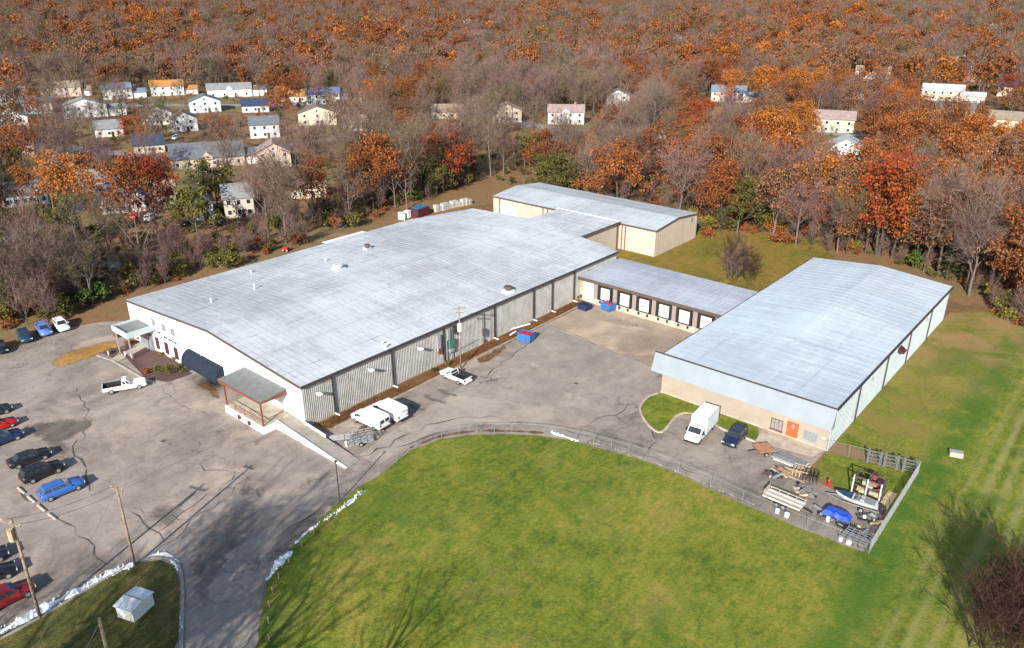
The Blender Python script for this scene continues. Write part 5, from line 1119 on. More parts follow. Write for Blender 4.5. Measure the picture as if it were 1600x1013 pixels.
for px, lab, mt in (((1250, 742), 'tan timber stillage with open slats at the edge of the fenced grass', 'wood_pale'), ((1266, 750), 'dark open steel stillage next to the tan timber one', 'dark_trim')):
    t_ = thing('stillage', lab, 'rack', at(px), DRV+0.2)
    for i in range(5): mb = MB(); mb.box((-0.8+0.4*i, 0, 0.45), (0.09, 1.5, 0.8)); mb.build('slat', M[mt], t_)
    mb = MB(); mb.box((0, -0.78, 0.9), (1.9, 0.06, 0.06)); mb.box((0, 0.78, 0.9), (1.9, 0.06, 0.06)); mb.build('frame', M[mt], t_)
t_ = thing('flat_trailer', 'long trailer with whitish slatted deck parked against the lawn fence', 'trailer', at((1224, 789)), DRV)
for i in range(8): mb = MB(); mb.box((0, -0.88+i*0.25, 0.72), (4.3, 0.2, 0.06)); mb.build('slat', M['concrete_pale' if i % 3 else 'white_plastic'], t_)
mb = MB(); mb.box((0, 0, 0.6), (4.2, 1.9, 0.1)); mb.build('frame', M['dark_trim'], t_)
for s in (-1, 1):
    mb = MB(); mb.box((0, s*1.05, 0.95), (4.3, 0.05, 0.08)); [mb.box((x, s*1.05, 0.8), (0.06, 0.06, 0.36)) for x in (-2, -1, 0, 1, 2)]; mb.build('side_rail', M['concrete_pale'], t_)
mb = MB(); mb.box((-2.12, 0, 1.1), (0.06, 1.6, 0.7)); mb.build('headboard', M['concrete_pale'], t_)
wheels(t_, (0.35, -0.45), 1.1, 0.33); mb = MB(); mb.tube([(2.1, 0, 0.55), (3.3, 0, 0.45)], 0.06, 5); mb.build('drawbar', M['black'], t_)
def drum(px, h, rad, mat, label, group=None):
    t_ = thing('bucket', label, 'bucket', at(px), 0, group); mb = MB(); h *= 0.8; rad *= 0.8; mb.tube([(0, 0, 0), (0, 0, h)], [rad*0.9, rad], 12); mb.build('body', M[mat], t_); mb = MB(); mb.tube([(0, 0, h+0.002), (0, 0, h+0.05)], [rad*1.05, rad*1.02], 12); mb.build('lid', M[mat], t_)
drum((1214, 802), 0.55, 0.3, 'white_plastic', 'white tub just below the whitish slatted trailer, nearer its drawbar-free end'); drum((1229, 808), 0.5, 0.36, 'white_plastic', 'wide white tub below the middle of the slatted trailer')
drum((1313, 845), 0.5, 0.3, 'white_plastic', 'white tub against the fence near the compound corner, the smaller of two'); drum((1326, 850), 0.45, 0.4, 'white_plastic', 'wide white tub nearest the compound corner'); drum((1293, 815), 0.6, 0.26, 'white_plastic', 'white tub in front of the blue tarped trailer'); drum((1350, 812), 0.5, 0.24, 'white_plastic', 'white tub behind the stern of the boat')
drum((1378, 802), 0.95, 0.42, 'dark_trim', 'dark steel drum beside the tan boards at the slatted fence')
t_ = thing('tarped_trailer', 'small trailer under a bright blue tarp between the boat and the fence', 'trailer', at((1306, 812)), DRV)
mb = MB(); N = 9
vs = []; fs = []
for i in range(N):
    for j in range(7):
        x = -1.5+3.0*i/(N-1); y = -0.75+1.5*j/6; e = max(abs(x)/1.5, abs(y)/0.75); vs.append((x, y, (0.55 if e > 0.98 else 1.05)+r.uniform(-.06, .1)))
for i in range(N-1):
    for j in range(6): fs.append((i*7+j, (i+1)*7+j, (i+1)*7+j+1, i*7+j+1))
mb.add(vs, fs); mb.build('tarp', M['blue_tarp'], t_)
mb = MB(); mb.box((0, 0, 0.5), (2.9, 1.4, 0.12)); mb.build('frame', M['dark_trim'], t_); wheels(t_, (0,), 0.9, 0.3)
# boat on its trailer
t_ = thing('motor_boat', 'small white motor boat with dark blue bow resting on a trailer', 'boat', at((1338, 792)), DRV+math.pi+0.12)
hull = []
for x, w, zk, zt in ((-2.6, 0.85, 0.7, 1.25), (-1.2, 0.98, 0.65, 1.28), (0.4, 0.95, 0.65, 1.32), (1.6, 0.72, 0.72, 1.4), (2.4, 0.36, 0.9, 1.46), (2.85, 0.05, 1.2, 1.5)):
    hull.append([(x, 0, zk), (x, -w*0.75, zk+0.15), (x, -w, zt-0.15), (x, -w, zt), (x, w, zt), (x, w, zt-0.15), (x, w*0.75, zk+0.15)])
t_.scale = (0.84, 0.8, 0.86); mb = MB(); mb.loft(hull); mb.build('hull', M['boat_white'], t_)
mb = MB(); mb.slab([(0.7, -0.85, 1.37), (0.7, 0.85, 1.37), (1.7, 0.62, 1.45), (2.7, 0.08, 1.53), (2.7, -0.08, 1.53), (1.7, -0.62, 1.45)], 0.05); mb.build('foredeck', plain('boat_blue', (0.02, 0.05, 0.11), 0.35, var=0.1), t_)
mb = MB(); mb.b2(-2.2, -0.7, 1.283, 0.5, 0.7, 1.36); mb.build('cockpit', M['glass_grey'], t_)
for y in (-0.4, 0.4): mb = MB(); mb.box((-0.6, y, 1.5), (0.5, 0.5, 0.3)); mb.build('seat', M['grey_box'], t_)
mb = MB(); mb.slab([(0.45, -0.75, 1.37), (0.45, 0.75, 1.37), (0.05, 0.65, 1.75), (0.05, -0.65, 1.75)], 0.03); mb.build('windscreen', M['glass'], t_)
mb = MB(); mb.box((-2.75, 0, 1.3), (0.35, 0.4, 0.6)); mb.build('outboard_motor', M['black'], t_)
tr = thing('boat_trailer', 'galvanised trailer carrying the small white motor boat', 'trailer', at((1338, 792)), DRV+math.pi+0.12)
mb = MB()
for s in (-1, 1): mb.tube([(-2.4, s*0.6, 0.5), (1.5, s*0.6, 0.5), (3.4, 0, 0.5)], 0.06, 5)
mb.box((-1.5, 0, 0.56), (0.1, 1.6, 0.1)); mb.box((0.8, 0, 0.56), (0.1, 1.4, 0.1)); mb.build('frame', M['steel'], tr); wheels(tr, (-0.6,), 1.08, 0.3)
# tall racking behind the boat
t_ = thing('steel_rack', 'tall open rack of dark and whitish uprights standing behind the boat', 'rack', at((1352, 782)), DRV)
for x in (-1.5, 0.0, 1.5):
    for y, mt in ((-0.6, 'boat_white'), (0.9, 'dark_trim')): mb = MB(); mb.box((x, y, 1.55), (0.14, 0.14, 3.1)); mb.build('upright', M[mt], t_)
for z in (0.9, 1.9, 3.0):
    mb = MB(); mb.box((0, -0.6, z), (2.84, 0.09, 0.1)); mb.box((0, 0.9, z), (2.84, 0.09, 0.1)); [mb.box((x, 0.15, z-0.08), (0.08, 1.34, 0.08)) for x in (-1.5, 0, 1.5)]; mb.build('shelf_beam', M['brown_trim'], t_)
for i in range(7): mb = MB(); mb.box((r.uniform(-1.2, 1.2), r.uniform(-.2, .6), r.choice([1.1, 2.1])), (r.uniform(.5, 1.1), r.uniform(.4, .8), r.uniform(.2, .5)), r.uniform(-.3, .3)); mb.build('crate', M[r.choice(['wood_pale', 'wood_red', 'concrete', 'maroon'])], t_)
t_ = thing('red_machine', 'dark red compact machine behind the tall rack', 'machine', at((1368, 764)), DRV)
mb = MB(); mb.box((0, 0, 0.8), (1.8, 1.1, 0.8)); mb.build('body', M['maroon'], t_); mb = MB(); mb.box((-0.4, 0, 1.5), (0.7, 0.9, 0.6)); mb.build('cowl', M['red_steel'], t_); wheels(t_, (0.6, -0.6), 0.7, 0.35, 'red_bin')
t_ = thing('tan_boards', 'stack of tan boards along the slatted fence', 'board stack', at((1387, 783)), SIDE)
for i in range(5):
    for k in range(2): mb = MB(); mb.box((r.uniform(-.1, .1), -0.4+i*0.2, 0.1+0.1*k), (3.6, 0.18, 0.08)); mb.build('plank', M['wood_pale'], t_)
for i in range(4):
    q_ = FC.lerp(P(1250, 822), 0.07+i*0.085); t_ = thing('ladder_rack', ORDN[i]+' grey steel ladder frame in the row, counted from the compound corner', 'ladder frame', (q_.x-0.3, q_.y+1.4, 0.1), DRV+math.pi/2, 'ladder frames in the compound corner')
    for y in (-0.35, 0.35): mb = MB(); mb.box((0, y, 0.45), (2.6, 0.07, 0.08)); mb.build('rail', M['steel'], t_)
    for k in range(6): mb = MB(); mb.box((-1.1+0.44*k, 0, 0.45), (0.06, 0.64, 0.06)); mb.build('rung', M['steel'], t_)
    mb = MB(); [mb.box((x, y, 0.2), (0.06, 0.06, 0.42)) for x in (-1.2, 1.2) for y in (-.35, .35)]; mb.build('leg', M['dark_trim'], t_)
for px, lab, w_, n_ in (((1282, 806), 'dark jumble of scrap metal between the slatted trailer and the blue tarp', 1.5, 16), ((1330, 826), 'dark jumble of frames and scrap below the blue tarped trailer', 1.7, 18), ((1362, 815), 'dark low scrap heap by the slatted fence below the boat', 1.2, 12), ((1210, 745), 'scattered grey scrap on the drive beside the board pile', 1.6, 10), ((1262, 772), 'pale rubble and scrap along the edge of the fenced grass', 1.5, 12)):
    t_ = thing('scrap_heap', lab, 'scrap heap', at(px), DRV)
    for i in range(n_):
        mb = MB(); mb.box((0, 0, 0), (r.uniform(.3, 1.5), r.uniform(.08, .4), r.uniform(.06, .3))); o = mb.build('scrap', M[r.choice(['dark_trim', 'grey_box', 'dark_steel', 'black', 'brown_trim', 'steel', 'wood_pale'])], t_); o.location = (r.uniform(-w_, w_), r.uniform(-.7, .7), r.uniform(.05, .4)); o.rotation_euler = (r.uniform(-.3, .3), r.uniform(-.3, .3), r.uniform(0, 3.1))
t_ = thing('fire_hydrant', 'red fire hydrant on the grass inside the fence', 'hydrant', at((1294, 760)))
mb = MB(); mb.tube([(0, 0, 0), (0, 0, 0.08), (0, 0, 0.09), (0, 0, 0.7), (0, 0, 0.75), (0, 0, 0.95)], [0.24, 0.24, 0.16, 0.16, 0.2, 0.06], 10); mb.build('body', M['red'], t_)
for s in (-1, 1): mb = MB(); mb.tube([(0, s*0.14, 0.55), (0, s*0.3, 0.55)], 0.08, 8); mb.build('outlet', M['red'], t_)
t_ = thing('utility_box', 'small pale concrete box with a dark lid alone on the mown lawn', 'utility box', at((1493, 713), 0.07), 0.3)
mb = MB(); mb.box((0, 0, 0.3), (1.5, 1.0, 0.6)); mb.build('body', M['concrete_pale'], t_); mb = MB(); mb.box((0, 0, 0.63), (1.2, 0.75, 0.05)); mb.build('lid', M['grey_box'], t_)
# junk and steel frames at the foot of the ramp, by the vans
t_ = thing('steel_cage', 'dark steel cage trailer beside the ramp and the first white van', 'cage', at((562, 694)), 1.15)
mb = MB(); mb.box((0, 0, 0.45), (3.4, 1.5, 0.1)); mb.build('floor', M['grey_box'], t_)
for z in (0.8, 1.2, 1.55):
    mb = MB(); [mb.box((0, y, z), (3.4, 0.05, 0.05)) for y in (-.75, .75)]; [mb.box((x, 0, z), (0.05, 1.45, 0.05)) for x in (-1.7, 1.7)]; mb.build('rail', M['grey_box'], t_)
for x in (-1.7, -0.85, 0, 0.85, 1.7):
    for y in (-.75, .75): mb = MB(); mb.box((x, y, 1.0), (0.07, 0.07, 1.15)); mb.build('upright', M['dark_trim'], t_)
wheels(t_, (0,), 0.9, 0.3)
t_ = thing('pipe_bundle', 'bundle of dark pipes lying on the ground beside the ramp', 'pipes', at((534, 684)), 1.0)
for i in range(8): mb = MB(); a = -0.6+0.17*i; mb.tube([(-1.6+r.uniform(-.3, .3), a, 0.12), (1.6+r.uniform(-.3, .3), a+r.uniform(-.2, .2), 0.12)], 0.07, 6); mb.build('pipe', M['grey_box' if i % 3 else 'steel'], t_)
t_ = thing('white_jug', 'small white container on the ground next to the steel cage', 'container', at((543, 697))); mb = MB(); mb.box((0, 0, 0.3), (0.45, 0.4, 0.6)); mb.build('body', M['white_plastic'], t_); mb = MB(); mb.tube([(0, 0, 0.6), (0, 0, 0.72)], 0.1, 8); mb.build('cap', M['white_plastic'], t_)
for a, b_, lab in (((793, 518), (828, 508), 'white pipe lying on the leafy strip beyond the blue skip, upper of two'), ((797, 525), (806, 520), 'short white pipe lying on the leafy strip above the blue skip')):
    A_, B_ = P(*a), P(*b_); t_ = thing('white_pipe', lab, 'pipe', (A_.x, A_.y, 0.2)); mb = MB(); mb.tube([(0, 0, 0), (B_.x-A_.x, B_.y-A_.y, 0.03)], 0.14, 7); mb.build('body', M['white_plastic'], t_)
for px, lab in (((206, 560), 'small white post in the big bark bed, nearer the hedge'), ((196, 557), 'small white post in the big bark bed, beside the walk'), ((170, 556), 'small white post in the little bed across the walk')):
    t_ = thing('garden_marker', lab, 'post', at(px, 0.08), 0, 'white posts in the bark bed'); mb = MB(); mb.box((0, 0, 0.35), (0.16, 0.12, 0.7)); mb.build('post', M['white_plastic'], t_); mb = MB(); mb.box((0, 0, 0.73), (0.22, 0.18, 0.06)); mb.build('cap', M['white_plastic'], t_)

# ------------------------------------------------------------------ houses beyond the trees
SLATE, BLUEG, BLUER, TANR, ORNG, BRWN, MAUV, GREY, PALE, DKB = (0.13, 0.14, 0.16), (0.15, 0.20, 0.27), (0.085, 0.14, 0.27), (0.26, 0.20, 0.15), (0.42, 0.19, 0.06), (0.18, 0.13, 0.11), (0.30, 0.22, 0.21), (0.22, 0.23, 0.23), (0.42, 0.45, 0.47), (0.035, 0.05, 0.09)
WH, CR, BE, PK, BR, SB = (0.62, 0.62, 0.615), (0.50, 0.44, 0.34), (0.50, 0.41, 0.33), (0.55, 0.40, 0.35), (0.34, 0.18, 0.14), (0.45, 0.52, 0.56)
HOUSES = []
def house(px, wpx, roof, wall, label, gable=False, off=0.0, hw=5.2, depth=9.5, rise=2.8, cols=4, rows=2, wing=None, chimney=False, dormer=False):
    p_ = P(*px); zc = proj(p_.x, p_.y, p_.z)[2]; W = wpx*zc/FOC
    rz = math.atan2(p_.y, p_.x)-math.pi/2+math.radians(off)
    t_ = thing('house', label, 'house', (p_.x, p_.y, p_.z), rz, 'houses in the wooded suburb')
    rm = plain('shingle_roof', roof, 0.85, var=0.12, scale=0.6); wm = plain('house_siding', wall, 0.7, var=0.05, scale=0.4)
    def block(x0, x1, y0, y1, h, rs, gab):
        mb = MB()
        if gab:   # gable towards the viewer: ridge along y
            c_ = (x0+x1)/2; mb.prism([(x0, -1.0), (x1, -1.0), (x1, h), (c_, h+rs), (x0, h)], 1, y0, y1); mb.build('wall', wm, t_)
            for s, xe in ((-1, x0), (1, x1)):
                e = 0.4; sl = rs/(abs(xe-c_)); mb = MB(); mb.slab([(c_, y0-e, h+rs+0.14), (xe+s*e, y0-e, h-sl*e+0.14), (xe+s*e, y1+e, h-sl*e+0.14), (c_, y1+e, h+rs+0.14)], 0.13); ro = mb.build('roof', rm, t_)
        else:
            c_ = (y0+y1)/2; mb.prism([(y0, -1.0), (y1, -1.0), (y1, h), (c_, h+rs), (y0, h)], 0, x0, x1); mb.build('wall', wm, t_)
            for s, ye in ((-1, y0), (1, y1)):
                e = 0.4; sl = rs/(abs(ye-c_)); mb = MB(); mb.slab([(x0-e, c_, h+rs+0.14), (x0-e, ye+s*e, h-sl*e+0.14), (x1+e, ye+s*e, h-sl*e+0.14), (x1+e, c_, h+rs+0.14)], 0.13); ro = mb.build('roof', rm, t_)
        return ro
    ro = block(-W/2, W/2, 0, depth, hw, rise, gable)
    dark = wall[0] < 0.3
    for i in range(cols):
        for k in range(rows):
            x = -W/2+W*(i+0.5)/cols; z = 1.5+k*2.6
            if z+0.8 > hw: continue
            window(t_, (x, 0, z), min(1.15, W/cols*0.5), 1.35, '-y', 'white_wall', 'glass', sill=False)
    mb = MB(); mb.b2(-0.5+W*0.12, -0.06, 0, 0.5+W*0.12, -0.004, 2.1); mb.build('door', M['maroon'] if not dark else M['door_white'], t_)
    if gable and rows > 1: window(t_, (0, 0, hw+rise*0.35), 0.9, 1.0, '-y', 'white_wall', 'glass', sill=False)
    if wing:
        sx, ww, wh_ = wing; x0 = W/2+0.01 if sx > 0 else -W/2-ww-0.01
        block(x0, x0+ww, 0.8, depth-1.5, wh_, 1.8, False)
        mb = MB(); mb.b2(x0+ww*0.2, 0.72, 0, x0+ww*0.8, 0.796, 2.2); mb.build('garage_door', M['door_white'], t_)
    if chimney: mb = MB(); mb.b2(W*0.22, depth*0.4, hw, W*0.22+0.9, depth*0.4+0.8, hw+rise+1.1); mb.build('chimney', plain('chimney_brick', BR, 0.9), ro)
    if dormer:
        mb = MB(); mb.prism([(-1.6, hw-0.4), (1.6, hw-0.4), (1.6, hw+0.3), (0, hw+1.7), (-1.6, hw+0.3)], 1, -0.6, depth*0.35); mb.build('porch_gable', wm, t_)
    HOUSES.append((p_.x, p_.y, W, depth, px[0], px[1], wpx, (hw+rise)*FOC/zc, zc)); return t_
house((14, 163), 52, BLUEG, WH, 'white house with blue-grey roof on the picture edge of the upper row')
house((97, 152), 56, TANR, BE, 'beige house with brown-grey roof, second in the upper row', wing=(1, 5, 3.0))
house((135, 184), 62, GREY, WH, 'large white two-storey house with grey front gables and a garage wing', gable=True, cols=4, hw=5.6, wing=(1, 8, 3.2), dormer=True)
house((185, 155), 42, BLUEG, WH, 'white house with slate-blue roof and long window band', wing=(1, 7, 3.0))
house((263, 150), 48, ORNG, WH, 'white two-storey house with orange-tan roof', wing=(1, 7, 3.0))
house((247, 196), 44, BRWN, WH, 'tall white gable house standing behind the red-leaved tree', gable=True, cols=3, depth=13)
house((322, 176), 46, SLATE, SB, 'grey-blue house with dark roof and pale porch', gable=True, cols=3)
house((360, 152), 66, GREY, WH, 'long house with grey-green roof and several white gables', dormer=True, wing=(1, 8, 3.5), hw=4.2, rows=1)
house((400, 176), 40, DKB, SB, 'small slate-blue house half hidden by mauve trees', rows=1, hw=3.2, cols=3)
house((446, 154), 28, ORNG, CR, 'low house with orange roof beside a yellow car', rows=1, hw=3.0, cols=2); house((467, 160), 24, ORNG, WH, 'little white building with bright orange roof', rows=1, hw=3.0, cols=2)
house((506, 164), 50, BLUER, WH, 'white two-storey house with bright blue roof', wing=(1, 11, 3.0), cols=5)
house((497, 196), 58, BRWN, CR, 'cream house with brown gable roof beside the dark conifer', gable=True, cols=3, depth=12)
house((24, 204), 40, PALE, WH, 'white gable house under the first row at the picture edge', gable=True, cols=2)
house((20, 244), 60, DKB, WH, 'white house with dark blue roof and a pale drive', cols=5, rows=1, hw=3.4)
house((235, 240), 44, DKB, BE, 'low house with a nearly black blue roof among bare trees', rows=1, hw=3.0, cols=3)
house((327, 262), 108, SLATE, BE, 'wide low house with a big charcoal roof and white garage doors', rows=1, hw=3.3, rise=4.0, depth=13, cols=6, dormer=True, wing=(1, 6, 3.0))
house((195, 333), 64, BLUER, WH, 'white house with sunlit blue roof nearest the wood strip', gable=True, hw=4.2, cols=3, depth=14, rise=3.4)
house((42, 322), 62, GREY, WH, 'long white house behind the big orange tree', rows=1, hw=3.2, cols=5)
house((318, 345), 34, TANR, WH, 'narrow white gable house behind bare trunks near the wood strip', gable=True, hw=5.0, cols=2)
house((376, 340), 44, GREY, BE, 'beige house behind tangled bare trees near the wood strip', cols=3)
house((483, 310), 54, TANR, CR, 'long low cream building with flat tan roof among grey trees', rows=1, hw=3.0, rise=1.0, cols=4, depth=7)
house((430, 262), 50, MAUV, BE, 'pinkish-beige house behind rust-coloured trees', cols=3, gable=True)
house((884, 195), 56, MAUV, WH, 'white house with mauve hipped roof in the middle of the woods', cols=4, chimney=True, dormer=True)
house((965, 166), 36, GREY, WH, 'small white house with round gable left of an orange oak', gable=True, cols=2)
house((700, 186), 50, TANR, CR, 'low cream house glimpsed through mauve trees', rows=1, hw=3.2, cols=4)
house((792, 192), 46, MAUV, BE, 'beige house hidden behind mauve bare trees', cols=3, gable=True)
house((1137, 160), 52, BLUEG, PK, 'brick two-storey house with slate-blue roof and white porch gable', dormer=True, cols=5, wing=(1, 9, 3.0))
house((1298, 208), 64, MAUV, CR, 'cream two-storey house with pinkish roof and a balcony', cols=4, hw=5.6)
house((1318, 250), 50, PALE, WH, 'bright white gable house with a pale roof right of the orange trees', gable=True, hw=4.0, cols=2, depth=13)
house((1470, 158), 58, PALE, BE, 'tan house with light grey metal roof and low wing', wing=(1, 10, 3.0), cols=5)
house((1490, 182), 56, SLATE, BE, 'dark roofed low house in front of the grey metal roof', rows=1, hw=3.0, cols=3)
house((1444, 205), 42, MAUV, PK, 'pinkish gable house among pale bare trees', gable=True, cols=2)
house((1578, 200), 66, TANR, CR, 'cream bungalow with wide tan roof at the picture edge', rows=1, hw=3.3, cols=4)
house((1362, 124), 50, TANR, BE, 'beige house behind a belt of orange oaks', cols=4)
house((1503, 108), 60, PALE, WH, 'large white house shining through the far trees', cols=4, gable=True, hw=6)
house((1522, 128), 34, BRWN, BR, 'red brick house behind the grey metal roof', cols=3)
house((1335, 155), 26, BLUER, WH, 'small house with pale blue roof above the pinkish roof', rows=1, hw=3.0, cols=2)
house((1582, 152), 44, DKB, BE, 'dark roofed house in the shade at the picture edge', cols=3)
house((1560, 255), 44, GREY, WH, 'white house front glimpsed through orange leaves at the picture edge', cols=3)
house((1215, 235), 30, PALE, SB, 'grey-white shed roof among the orange oaks', rows=1, hw=3.0, cols=2)
house((1035, 245), 28, PALE, WH, 'narrow white gable behind rust trees above the rear warehouse', gable=True, cols=2)
house((545, 178), 30, BRWN, BR, 'small brick wing house right of the conifer', rows=1, hw=3.2, cols=2)
house((62, 178), 40, SLATE, WH, 'white house with a slate roof squeezed between the upper rows', cols=3); house((172, 214), 40, GREY, WH, 'grey-roofed white house below the orange-tan roof', rows=1, hw=3.2, cols=3)
house((92, 262), 44, SLATE, BE, 'low beige house with charcoal roof above the golden tree', rows=1, hw=3.2, cols=4); house((290, 206), 38, BRWN, WH, 'white gable house with a brown roof above the charcoal roof', gable=True, cols=2)
house((415, 216), 44, SLATE, WH, 'white house with dark roof between the two gable rows', cols=3); house((148, 300), 40, GREY, WH, 'low white house with grey roof behind the golden tree', rows=1, hw=3.0, cols=3); house((258, 322), 36, TANR, BE, 'beige house with tan roof right of the sunlit blue roof', rows=1, hw=3.2, cols=3); house((555, 205), 36, TANR, CR, 'cream house with tan roof right of the brick wing', rows=1, hw=3.2, cols=3)
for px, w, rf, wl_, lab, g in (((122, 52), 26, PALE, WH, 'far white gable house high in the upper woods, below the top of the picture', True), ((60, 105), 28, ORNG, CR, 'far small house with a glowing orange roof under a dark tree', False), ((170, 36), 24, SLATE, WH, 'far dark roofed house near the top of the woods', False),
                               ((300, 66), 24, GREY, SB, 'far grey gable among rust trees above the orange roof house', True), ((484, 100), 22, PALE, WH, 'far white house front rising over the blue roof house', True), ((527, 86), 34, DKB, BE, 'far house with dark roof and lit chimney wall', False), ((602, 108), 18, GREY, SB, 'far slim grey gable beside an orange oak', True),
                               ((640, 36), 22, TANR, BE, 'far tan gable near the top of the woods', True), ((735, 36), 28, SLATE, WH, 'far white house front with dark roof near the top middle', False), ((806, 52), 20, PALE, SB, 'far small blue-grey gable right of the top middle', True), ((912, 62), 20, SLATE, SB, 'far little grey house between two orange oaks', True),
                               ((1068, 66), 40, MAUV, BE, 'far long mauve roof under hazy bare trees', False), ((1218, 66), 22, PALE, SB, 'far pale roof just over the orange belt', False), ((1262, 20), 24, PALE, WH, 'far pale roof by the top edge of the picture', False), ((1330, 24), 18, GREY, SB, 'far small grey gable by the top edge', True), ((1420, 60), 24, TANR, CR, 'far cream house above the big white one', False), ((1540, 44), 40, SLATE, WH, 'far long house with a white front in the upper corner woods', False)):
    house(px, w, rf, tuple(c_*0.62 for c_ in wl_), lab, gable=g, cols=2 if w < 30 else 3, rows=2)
NB_CARS = 'cars among the far houses'
for i, (px, col, lab, k) in enumerate((((212, 341), (0.5, 0.015, 0.015), 'red car parked in front of the sunlit blue roof', 'sedan'), ((236, 344), WHITE, 'white car parked right of the red one by the blue roof', 'suv'), ((60, 326), WHITE, 'white car behind the big orange tree', 'sedan'), ((408, 288), (0.5, 0.015, 0.015), 'bright red car on the lane above the cream shed', 'sedan'), ((443, 160), (0.6, 0.42, 0.03), 'yellow car parked by the orange roofs', 'sedan'),
                           ((275, 218), WHITE, 'white car on the street left of the charcoal roof', 'suv'), ((318, 272), BLACK, 'black car in front of the white garage doors', 'suv'), ((338, 274), (0.3, 0.3, 0.32), 'silver car in front of the charcoal roofed house', 'sedan'), ((28, 207), WHITE, 'white car on the drive below the gable house', 'sedan'), ((865, 205), (0.05, 0.12, 0.3), 'blue car in front of the mauve roofed house', 'suv'), ((885, 207), BLACK, 'dark car right of the blue one by the mauve roof', 'sedan'), ((1523, 162), (0.5, 0.5, 0.5), 'pale car below the low grey wing', 'sedan'), ((290, 352), BLACK, 'black car behind the bare trunks near the narrow white gable', 'suv'), ((345, 350), (0.02, 0.03, 0.06), 'dark car beside the beige house near the wood strip', 'sedan'))):
    car(k, col, px, random.choice([20, 35, 130, 140, -50]), lab, NB_CARS)
t_ = thing('play_tent', 'yellow-orange canvas awning glowing in the grey woods behind the warehouse', 'awning', at((610, 266), 0)); mb = MB(); mb.slab([(-2.2, -1, 2.6), (2.2, -1.6, 2.4), (2.2, 1.6, 4.2), (-2.2, 1.8, 4.2)], 0.08); mb.build('canvas', M['orange'], t_)
for x in (-2, 2):
    for y, h in ((-1, 2.4), (1.6, 4.0)): mb = MB(); mb.box((x, y, h/2), (0.1, 0.1, h)); mb.build('post', M['wood_pole'], t_)

# ------------------------------------------------------------------ trees
class Tree:
    def __init__(s, seed): s.r = random.Random(seed); s.wv = []; s.wf = []; s.tips = []; s.segs = []
    def tube(s, pts, rs, sides):
        n = len(pts); base = len(s.wv)
        for i, p_ in enumerate(pts):
            d = (pts[min(i+1, n-1)]-pts[max(i-1, 0)]).normalized()
            a = d.cross(Vector((0, 0, 1)) if abs(d.z) < 0.9 else Vector((1, 0, 0))).normalized(); b_ = d.cross(a)
            for k in range(sides):
                an = 2*math.pi*k/sides; s.wv.append(p_+(a*math.cos(an)+b_*math.sin(an))*rs[i])
        for i in range(n-1):
            for k in range(sides):
                k2 = (k+1) % sides; s.wf.append((base+i*sides+k, base+i*sides+k2, base+(i+1)*sides+k2, base+(i+1)*sides+k))
    def grow(s, p_, d, L, rad, lev, spec):
        r = s.r; n = 4 if lev < 2 else 3; pts = [p_]; rs = [rad]; dd = d.copy()
        for i in range(n):
            wob = spec['wob'][lev]; dd = (dd+Vector((r.gauss(0, wob), r.gauss(0, wob), r.gauss(0, wob)+spec['up'][lev]))).normalized()
            pts.append(pts[-1]+dd*(L/n)); rs.append(rad*(1-(1-spec['taper'][lev])*(i+1)/n))
        s.tube(pts, rs, spec['sides'][lev])
        if lev >= spec['levels']: s.tips.append((pts[-1], dd, L)); s.segs.append((pts, L)); return
        nc = spec['kids'][lev]; k0 = spec['start'][lev]; ph = r.uniform(0, 6.28)
        for k in range(nc):
            t_ = k0+(1-k0)*(k+r.uniform(0, 0.8))/nc; f = t_*n; i = min(n-1, int(f)); q_ = pts[i].lerp(pts[i+1], f-i); rr_ = rs[i]+(rs[i+1]-rs[i])*(f-i)
            ax = (pts[i+1]-pts[i]).normalized(); a = ax.cross(Vector((0, 0, 1)) if abs(ax.z) < 0.9 else Vector((1, 0, 0))).normalized()
            az = ph+k*2.4+r.uniform(-.4, .4); side = (a*math.cos(az)+ax.cross(a)*math.sin(az)); an = math.radians(r.uniform(*spec['ang'][lev]))
            nd = (ax*math.cos(an)+side*math.sin(an)).normalized(); Lc = L*r.uniform(*spec['len'][lev])*(1.15-0.45*t_ if lev == 0 else 1)
            s.grow(q_, nd, Lc, rr_*spec['rk'][lev], lev+1, spec)
        s.tips.append((pts[-1], dd, L*0.4))
def np_mesh(name, v, f, mats):
    me = bpy.data.meshes.new(name); me.from_pydata([tuple(x) for x in v], [], f)
    for m_ in mats: me.materials.append(m_)
    return me
def cards(tips, n_per, spread, size, seed, up=0.0):
    """leaf sprays: small bent faces scattered round the ends of the branches"""
    r = np.random.default_rng(seed); P0 = np.array([tuple(t_[0]) for t_ in tips]); N = len(P0)*n_per
    c_ = np.repeat(P0, n_per, 0); dv = r.normal(size=(N, 3)); dv /= np.linalg.norm(dv, axis=1)[:, None]; c_ = c_+dv*(spread*r.uniform(0.15, 1.0, N)**0.6)[:, None]*np.array([1, 1, 0.75])
    n_ = r.normal(size=(N, 3))+np.array([0, 0, up]); n_ /= np.linalg.norm(n_, axis=1)[:, None]
    a = np.cross(n_, r.normal(size=(N, 3))); a /= np.linalg.norm(a, axis=1)[:, None]; b_ = np.cross(n_, a)
    sz = (size*r.uniform(0.6, 1.3, N))[:, None]; a = a*sz*0.5; b_ = b_*sz*0.5*0.75
    v = np.stack([c_-a-b_*0.4, c_+a*0.2-b_, c_+a+b_*0.3, c_-a*0.2+b_], 1).reshape(-1, 3)
    f = np.arange(N*4).reshape(-1, 4).tolist(); return v, f
